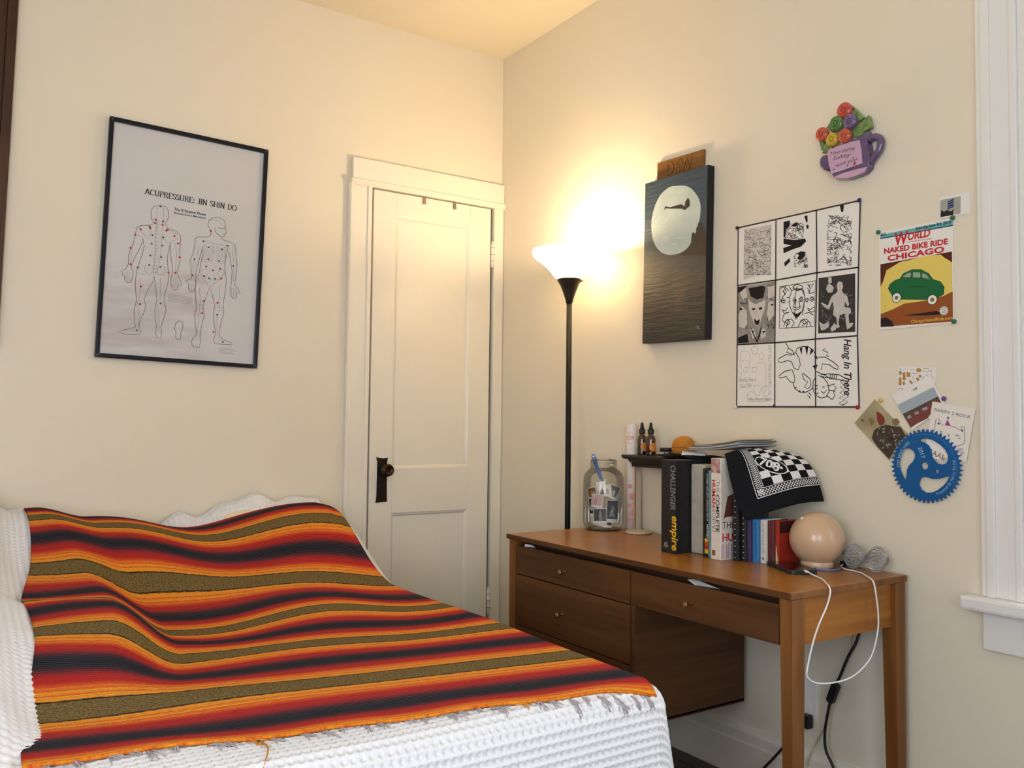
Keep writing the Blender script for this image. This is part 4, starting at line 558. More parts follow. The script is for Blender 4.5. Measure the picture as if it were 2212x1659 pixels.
 'ns1': [[[-157.5,179.4],[-154.1,181.3],[-151.8,184.7],[-156.2,191.2],[-162.9,189.6]],[[-127.5,253.3],[-123.4,250.6],[-122,254.5],[-111.1,255.2],[-107.8,263.5]],[[-194.9,290.8],[-194.7,283.9],[-193.6,275.7],[-202.8,271.8],[-202.4,268.7]],[[-120.7,133.2],[-117.5,135.3],[-116.1,141],[-116.5,146],[-114.5,149.2]],[[-202.5,192.6],[-201.3,189.3],[-192.6,190],[-182.5,188.8],[-180.1,191.6]],[[-157.8,183.4],[-166.3,181.1],[-170.4,175.8],[-177.2,169.1],[-181.8,168.2]],[[-188.8,170.7],[-198.1,175.9],[-204.8,174.9],[-204.8,179.7],[-204.4,184.5]],[[-104.6,215.6],[-101.4,212.4],[-108.1,205.5],[-112,210.9],[-117.4,210.6]],[[-103.8,193.5],[-102.2,199.7],[-93.3,202.1],[-93.3,200.6],[-93.3,200.6]],[[-101,175.3],[-93.4,176.3],[-93.4,179.3],[-93.4,181],[-93.4,181.5]],[[-202.4,294.1],[-195.7,288.4],[-187.3,284.6],[-179.4,275.4],[-171.9,277.8]],[[-202.7,173.8],[-196.9,164.8],[-202.9,158.7],[-201.2,155.3],[-200.1,151.5]],[[-199.5,281],[-200.6,278.2],[-204.7,279.9],[-204.7,281.4],[-204.7,284.7]],[[-121.1,253.6],[-129.2,258.4],[-135.3,252.1],[-140.2,246.8],[-139.1,239.7]],[[-168.7,139.9],[-171.3,148.3],[-179.4,145],[-184.4,141.7],[-190.4,141.1]],[[-180.8,177.9],[-178.5,173.7],[-170.4,168.4],[-168.8,163.5],[-167.8,160.1]],[[-122.2,166.2],[-110.3,164.9],[-106.7,173.6],[-98.7,176],[-93.4,177.5]],[[-149.7,196],[-153.7,199.3],[-157.6,202.1],[-160.7,204.4],[-172.1,202.6]],[[-111.9,279.4],[-101.9,274.5],[-95.3,273.2],[-93.1,271.7],[-93.2,265.9]],[[-103.6,210.6],[-111.1,210],[-118.8,214.8],[-125.1,219],[-135.2,223.7]],[[-168.9,154.6],[-174.2,161.4],[-178,163.4],[-172.6,171.2],[-173.5,174.2]],[[-95.8,221.9],[-93.3,216.1],[-93.3,209.3],[-95.7,201.7],[-93.4,198.3]],[[-120,177.1],[-112.6,174.8],[-108.3,178.5],[-113.1,182.6],[-120.2,179.1]],[[-156.1,140.4],[-160.6,145],[-170.8,143.1],[-171.2,138.5],[-179.9,139.7]],[[-145.1,165.1],[-154,171],[-149.2,176.2],[-153.3,177.7],[-160.3,178]],[[-195.7,144.5],[-193.6,141.6],[-193.3,141.5],[-192.3,141.4],[-186.9,140.6]],[[-137.8,238.7],[-134.4,240.6],[-129.4,241.3],[-127.5,236.9],[-125.4,232.2]],[[-109.4,218.2],[-116.8,222.1],[-124.4,224.7],[-131.6,229.4],[-140.4,227.9]],[[-188.2,179.2],[-191.8,178.5],[-198.2,177.9],[-204.8,185],[-204.8,191.4]],[[-109,266.1],[-107.6,274.4],[-103.7,273.9],[-99.1,270.2],[-98.3,265.4]],[[-133.4,232.9],[-121,230.5],[-114.9,230.5],[-105.9,227.7],[-93.9,223.6]],[[-143,206.8],[-139.1,203.7],[-130.8,197.5],[-121.2,191.2],[-112,187.5]],[[-126.9,255.6],[-132.2,255.6],[-137.9,255.7],[-144.2,260.3],[-148.3,260.6]],[[-147.1,255.6],[-140.3,255.9],[-129.9,253.9],[-141.2,252.1],[-151.4,256.8]],[[-201.1,187.7],[-204.8,185.1],[-204.8,182.6],[-204.8,185.2],[-204.8,191.3]],[[-165.9,161.4],[-170.8,161.9],[-173.3,165.1],[-177.3,165.9],[-187.9,167.1]],[[-159.9,175.7],[-161.5,169.7],[-153,174],[-149.1,173.2],[-138.6,172.7]],[[-190.4,200.1],[-177.9,198.5],[-165.9,196.9],[-160.6,196.8],[-151.9,197.9]],[[-103.7,130.7],[-102.7,136.2],[-100.7,140.2],[-100.5,144.9],[-97.1,152.7]],[[-169.5,140.9],[-157.6,140],[-150.8,137.7],[-141.6,134.4],[-142.5,137.5]],[[-124.3,148.5],[-125.2,157.7],[-124,164.3],[-126.4,171.8],[-120.3,171.6]],[[-203.7,208.7],[-204.8,206.4],[-204.8,204.6],[-204.8,206.2],[-204.8,206.3]],[[-101.9,245.3],[-96.8,244.9],[-93.2,250.5],[-93.2,250.3],[-93.2,252.2]],[[-177.3,204.9],[-182,200.1],[-185.2,203.9],[-189.3,214.1],[-180.7,219.5]],[[-137.4,281.3],[-131.3,277.5],[-119.1,276.7],[-110.8,272],[-105.1,264.9]],[[-150.6,286.7],[-156.8,289.8],[-163.2,291],[-175.9,292.4],[-179.4,294]],[[-166.2,210.9],[-171.4,214.9],[-178.4,219.5],[-178.5,223.4],[-176.2,225.5]],[[-146.1,164],[-143.1,157.9],[-149.8,151.1],[-161,153.2],[-170.5,154.7]],[[-128.9,196.7],[-135.4,199.2],[-142.5,207.4],[-143.3,212.4],[-151,219.5]],[[-156.3,165.9],[-162.4,165.2],[-168.3,159.3],[-167.6,154.7],[-170.3,151.3]],[[-188.4,237.2],[-178.5,231.6],[-174.1,231.6],[-166,237.3],[-164.4,245.1]],[[-142.1,240.6],[-132.7,241.7],[-125.6,243.2],[-120.6,246.7],[-118.3,251.8]],[[-188,182.6],[-191.9,180],[-201.1,180.2],[-204.8,184.2],[-204.1,189.2]],[[-122.7,140.1],[-127.4,136.5],[-133.1,135.1],[-141.1,136.5],[-139.2,134.1]],[[-181,282.5],[-184.7,280.9],[-181.8,272],[-181.7,268.7],[-171.8,263.4]],[[-183.1,213],[-182.5,217.4],[-191.3,223.7],[-203,224.5],[-204.7,225.9]],[[-108.5,196.4],[-120.7,199.5],[-124.1,204.1],[-125.7,210.8],[-121.7,217.4]],[[-117.1,225.7],[-112.5,229.3],[-103.6,224.8],[-99.1,223.4],[-94.3,220.5]],[[-170.4,156.3],[-176.3,155.3],[-183.1,151.2],[-186,145.9],[-174.9,142.6]],[[-156.3,236.7],[-160.1,241.5],[-168.7,239.9],[-178,236.9],[-185.3,240.5]],[[-130.7,265],[-140.9,264.8],[-148.1,269.1],[-148.1,272.5],[-148,279.5]],[[-99.5,201.2],[-93.4,194.5],[-93.4,188],[-93.4,179.2],[-94.8,176.7]],[[-94.3,266.7],[-99,262.9],[-103.6,260.8],[-107,258.8],[-117.3,265.3]],[[-104.6,206],[-99.1,201.6],[-93.3,200.8],[-93.3,202.9],[-93.3,205.1]],[[-124.3,198.1],[-114.5,196.3],[-104.1,194.2],[-104.4,190.1],[-99.3,186.2]],[[-185,231.7],[-186.7,226.9],[-189.2,217.4],[-179.4,211],[-182.3,204.3]],[[-176,171],[-175.1,162.9],[-169.5,160.1],[-161,159.6],[-154.8,154.6]],[[-109.2,146.8],[-112,141.6],[-118.2,134.4],[-127.2,133],[-126.5,132.3]],[[-203.1,233.5],[-198.9,230.2],[-192,228.7],[-182.9,223.6],[-173.1,223.4]],[[-175.9,186.5],[-169.2,187],[-168,190],[-158.8,188.7],[-152.2,182.2]],[[-185.2,271.9],[-193.2,272.9],[-200.9,274.9],[-204.6,270.9],[-204.7,266.8]],[[-110.3,160.2],[-111.6,154],[-114.3,149.9],[-121,145.8],[-125.7,146.5]],[[-151.6,137.8],[-148.2,144.4],[-142.4,148.8],[-151.4,150.4],[-158.3,144.2]],[[-120.4,195.2],[-118.1,201.9],[-117.7,205.1],[-119.1,213.1],[-121.5,220.9]],[[-161.6,261.8],[-154.9,264.2],[-151.3,269.7],[-148.1,273.9],[-146.4,277.9]],[[-155.5,230.9],[-165.9,230.8],[-174.6,231.4],[-180.1,230.5],[-191.5,235.5]],[[-199.8,150.1],[-203.6,151.8],[-204.8,150.1],[-204.8,151.7],[-204.8,144.7]],[[-153.6,180.6],[-153.7,176.7],[-150.2,171.3],[-149.2,164.9],[-144,159.6]],[[-105.7,200.7],[-110.5,197.1],[-112.7,194.9],[-119.7,188.1],[-115.8,185.7]],[[-129,208.6],[-123.8,208.8],[-115.4,212.4],[-115.1,215.3],[-118.9,220.8]],[[-161.5,189.4],[-156,184.7],[-149.5,183.6],[-138.5,180.6],[-128.8,177.9]],[[-102,273.8],[-101,279.6],[-102.9,280],[-98.7,279.2],[-93.1,278.2]],[[-175.7,251],[-168.4,244.6],[-165.5,240.9],[-157.4,236.6],[-151.6,240.5]],[[-196.1,161.4],[-190.4,165.7],[-183.6,165.1],[-177.3,162.6],[-168.1,158.5]],[[-167.7,172.6],[-174.9,167.5],[-182.2,166],[-190.8,162.9],[-198.8,159.5]],[[-156,171.9],[-159.9,171.6],[-162.9,165.1],[-167.5,170.6],[-172.4,179.5]],[[-153.1,286.8],[-141,283.3],[-137.6,280.9],[-137.5,277.4],[-135.7,270.9]],[[-190.4,176.2],[-187.3,179.8],[-187.1,189.6],[-185.2,199.3],[-181,202.9]],[[-104.4,214.5],[-104.6,211.3],[-109.1,203.7],[-118.3,201.8],[-121.4,206.3]],[[-137.1,162],[-133.4,157.8],[-139.5,157.8],[-143.4,157.1],[-153.5,163.3]],[[-181.6,166.7],[-181.2,159.9],[-177.9,152.4],[-169.8,144.5],[-169,138.2]],[[-191.5,261],[-196.7,262.4],[-204.7,262],[-204.7,263.1],[-204.7,265.1]],[[-137.2,192.3],[-130.5,197.6],[-127.8,199.1],[-119.1,199.1],[-108.9,201.1]],[[-136.6,160.7],[-135.4,168.5],[-136.9,174.7],[-136.9,177.8],[-141.1,181.2]],[[-116.1,280.6],[-105.3,274.9],[-101,268.7],[-106.8,269.2],[-109.3,265]],[[-162.4,253.3],[-174.9,256.7],[-185,261],[-187.9,264.2],[-188.2,270.7]],[[-154.2,186.3],[-162.4,192],[-161.7,199.3],[-156.7,206.1],[-157.3,215.7]],[[-178,266.4],[-187.1,269.5],[-197.4,268.7],[-199.6,265.7],[-201.8,260.7]],[[-182.6,167.7],[-186.5,170.1],[-182.5,172.9],[-184.5,175.9],[-191,183.3]],[[-123.2,233.5],[-113.8,232.1],[-105.3,232.1],[-94,231],[-93.2,235.8]],[[-107.5,143.4],[-111.2,142.4],[-122.3,142.1],[-131.7,144.5],[-138.3,144.5]],[[-187.4,197.1],[-176.8,200.6],[-168.7,196.2],[-162,194.2],[-155.6,201.9]],[[-161.7,138.3],[-168.9,138.2],[-173.1,138.7],[-175.5,139.1],[-170.1,138.3]],[[-117.2,208.7],[-120.9,208.8],[-131.1,207.4],[-137.8,209.4],[-147.2,204.4]],[[-190.6,266.9],[-192.9,269.6],[-192.9,274.3],[-196.6,284],[-204.3,292.5]],[[-126,212.6],[-132,213.6],[-143.9,215],[-149.7,215],[-141.3,207.2]],[[-161.1,244.9],[-165.4,253.9],[-170.8,262],[-179.8,261.4],[-189.3,264.4]],[[-167.3,281.4],[-162.6,277.6],[-154.4,273.1],[-153.2,276.5],[-157.3,280.6]],[[-195.6,249.9],[-191.9,249.9],[-184.4,243.5],[-180.3,245.5],[-176.1,247.5]],[[-110.4,132.7],[-103.1,129.1],[-93.6,128.3],[-100.1,128.7],[-101.2,128.8]],[[-144,231.5],[-150.1,235.5],[-156.1,243.7],[-165.9,244.7],[-167.4,250.7]],[[-189.1,225.9],[-199.4,225.3],[-202.6,232.3],[-202.6,241.6],[-201.8,245.5]],[[-174.6,282],[-170.7,279.6],[-165.9,281.1],[-164.9,286.6],[-163.6,291.1]],[[-166.1,206],[-165.5,213.7],[-172,220.7],[-177.6,215.7],[-189.7,216]],[[-137.5,136.9],[-141,136.6],[-143.5,141.4],[-140.1,142.8],[-132.2,144.4]],[[-115,183.7],[-105.4,187.6],[-99.1,193.2],[-93.4,191.2],[-93.4,187.1]],[[-93.3,257.2],[-93.2,252.3],[-93.8,247.1],[-93.2,242.4],[-93.2,243.8]],[[-201.7,226.3],[-197,217.6],[-200.6,213.7],[-204.8,208.8],[-204.8,204]],[[-98.7,145.3],[-99.9,151.5],[-107.1,156.7],[-112.2,157.7],[-120.3,157.6]],[[-157.5,167.1],[-145.4,167],[-134.1,169.1],[-128.1,170.9],[-119.2,176.1]],[[-150.6,246.1],[-158.6,241.9],[-168.9,239.7],[-170,236.3],[-164.3,235.7]],[[-96.3,235.8],[-97.1,241.2],[-95.2,244.6],[-96.9,248.7],[-99.3,252.9]],[[-127,197.1],[-123.2,197.1],[-121.7,203.3],[-121,206.3],[-121.5,211.3]],[[-132.5,240.5],[-122.8,237.9],[-120.7,231.3],[-114.6,230.1],[-112.9,226.3]],[[-100.3,158.1],[-95.1,159.7],[-93.5,161.2],[-93.5,163.1],[-94.5,172.8]],[[-149,140.9],[-149.9,144.9],[-151.9,152.5],[-155.2,155],[-149.4,158.7]],[[-152.1,165.4],[-142.9,161.3],[-130.6,161.2],[-125.1,159.5],[-121.1,159.4]],[[-188.9,151],[-179,154.2],[-172.8,156.8],[-171.8,152.7],[-169.5,150]],[[-174.3,290.7],[-183.1,287.2],[-188.1,287.6],[-191.7,284.9],[-190.8,281.2]],[[-107.3,267.4],[-103.2,275.1],[-100.2,279.2],[-93.7,278.3],[-93.1,278.2]],[[-104.4,211.6],[-99.4,217.4],[-94.8,222],[-93.3,228.9],[-93.3,227.8]],[[-184.4,145],[-179.3,153.3],[-183,155.7],[-187.1,159.5],[-197.8,162.1]],[[-140.6,185.1],[-135.9,179.9],[-131.7,178.5],[-131.6,174.3],[-121.8,167.9]],[[-98.9,134.3],[-93.5,135.2],[-93.5,139],[-93.5,134.8],[-95.9,130.9]],[[-118.9,140.2],[-122.6,132.3],[-122.9,131.8],[-119.7,131.4],[-121.8,131.7]],[[-195,144.7],[-204.1,143],[-204.8,143.1],[-203.9,143],[-195,141.8]],[[-110.2,141],[-119.8,136.4],[-123.8,139.2],[-131.7,142.7],[-137.5,149.7]],[[-177.6,267.7],[-181.5,270.7],[-181.8,280.3],[-177,285.3],[-174.7,287.9]],[[-181.7,162.4],[-186.2,168.8],[-185.4,176.3],[-192.5,179.7],[-196.5,183.8]],[[-110.3,132.1],[-102.1,134.1],[-97.5,130.7],[-93.5,132.4],[-93.6,127.8]],[[-99.6,186.8],[-93.4,180.6],[-93.4,176.2],[-101.7,172.8],[-108.5,174.9]],[[-119.6,146],[-122.2,148.8],[-127.4,151.5],[-130.3,154],[-138.8,162.2]],[[-169.4,169.1],[-166.2,178],[-160.4,178.5],[-148,178.1],[-144.4,176.2]],[[-123.3,197.7],[-127.3,195],[-125.7,190.5],[-124.5,187],[-133.4,183.8]],[[-144.5,174.5],[-148.2,175.9],[-160,179.7],[-165.6,180.8],[-173,186.5]],[[-184.4,170.7],[-189.7,162.9],[-191.8,156.5],[-190.5,146.2],[-195.7,142.3]],[[-171,286],[-170.1,278.3],[-166.7,270],[-163.7,259.8],[-166.4,255.8]],[[-136.8,225.7],[-136.6,229],[-138.3,232.2],[-138.3,235.9],[-139.4,243.6]],[[-145,233.6],[-148.8,228.9],[-158.9,231.6],[-165.1,235.4],[-166.7,241.4]],[[-150.2,145.5],[-150.4,136.3],[-140.3,134.2],[-141.6,134.4],[-150.6,135.6]]],
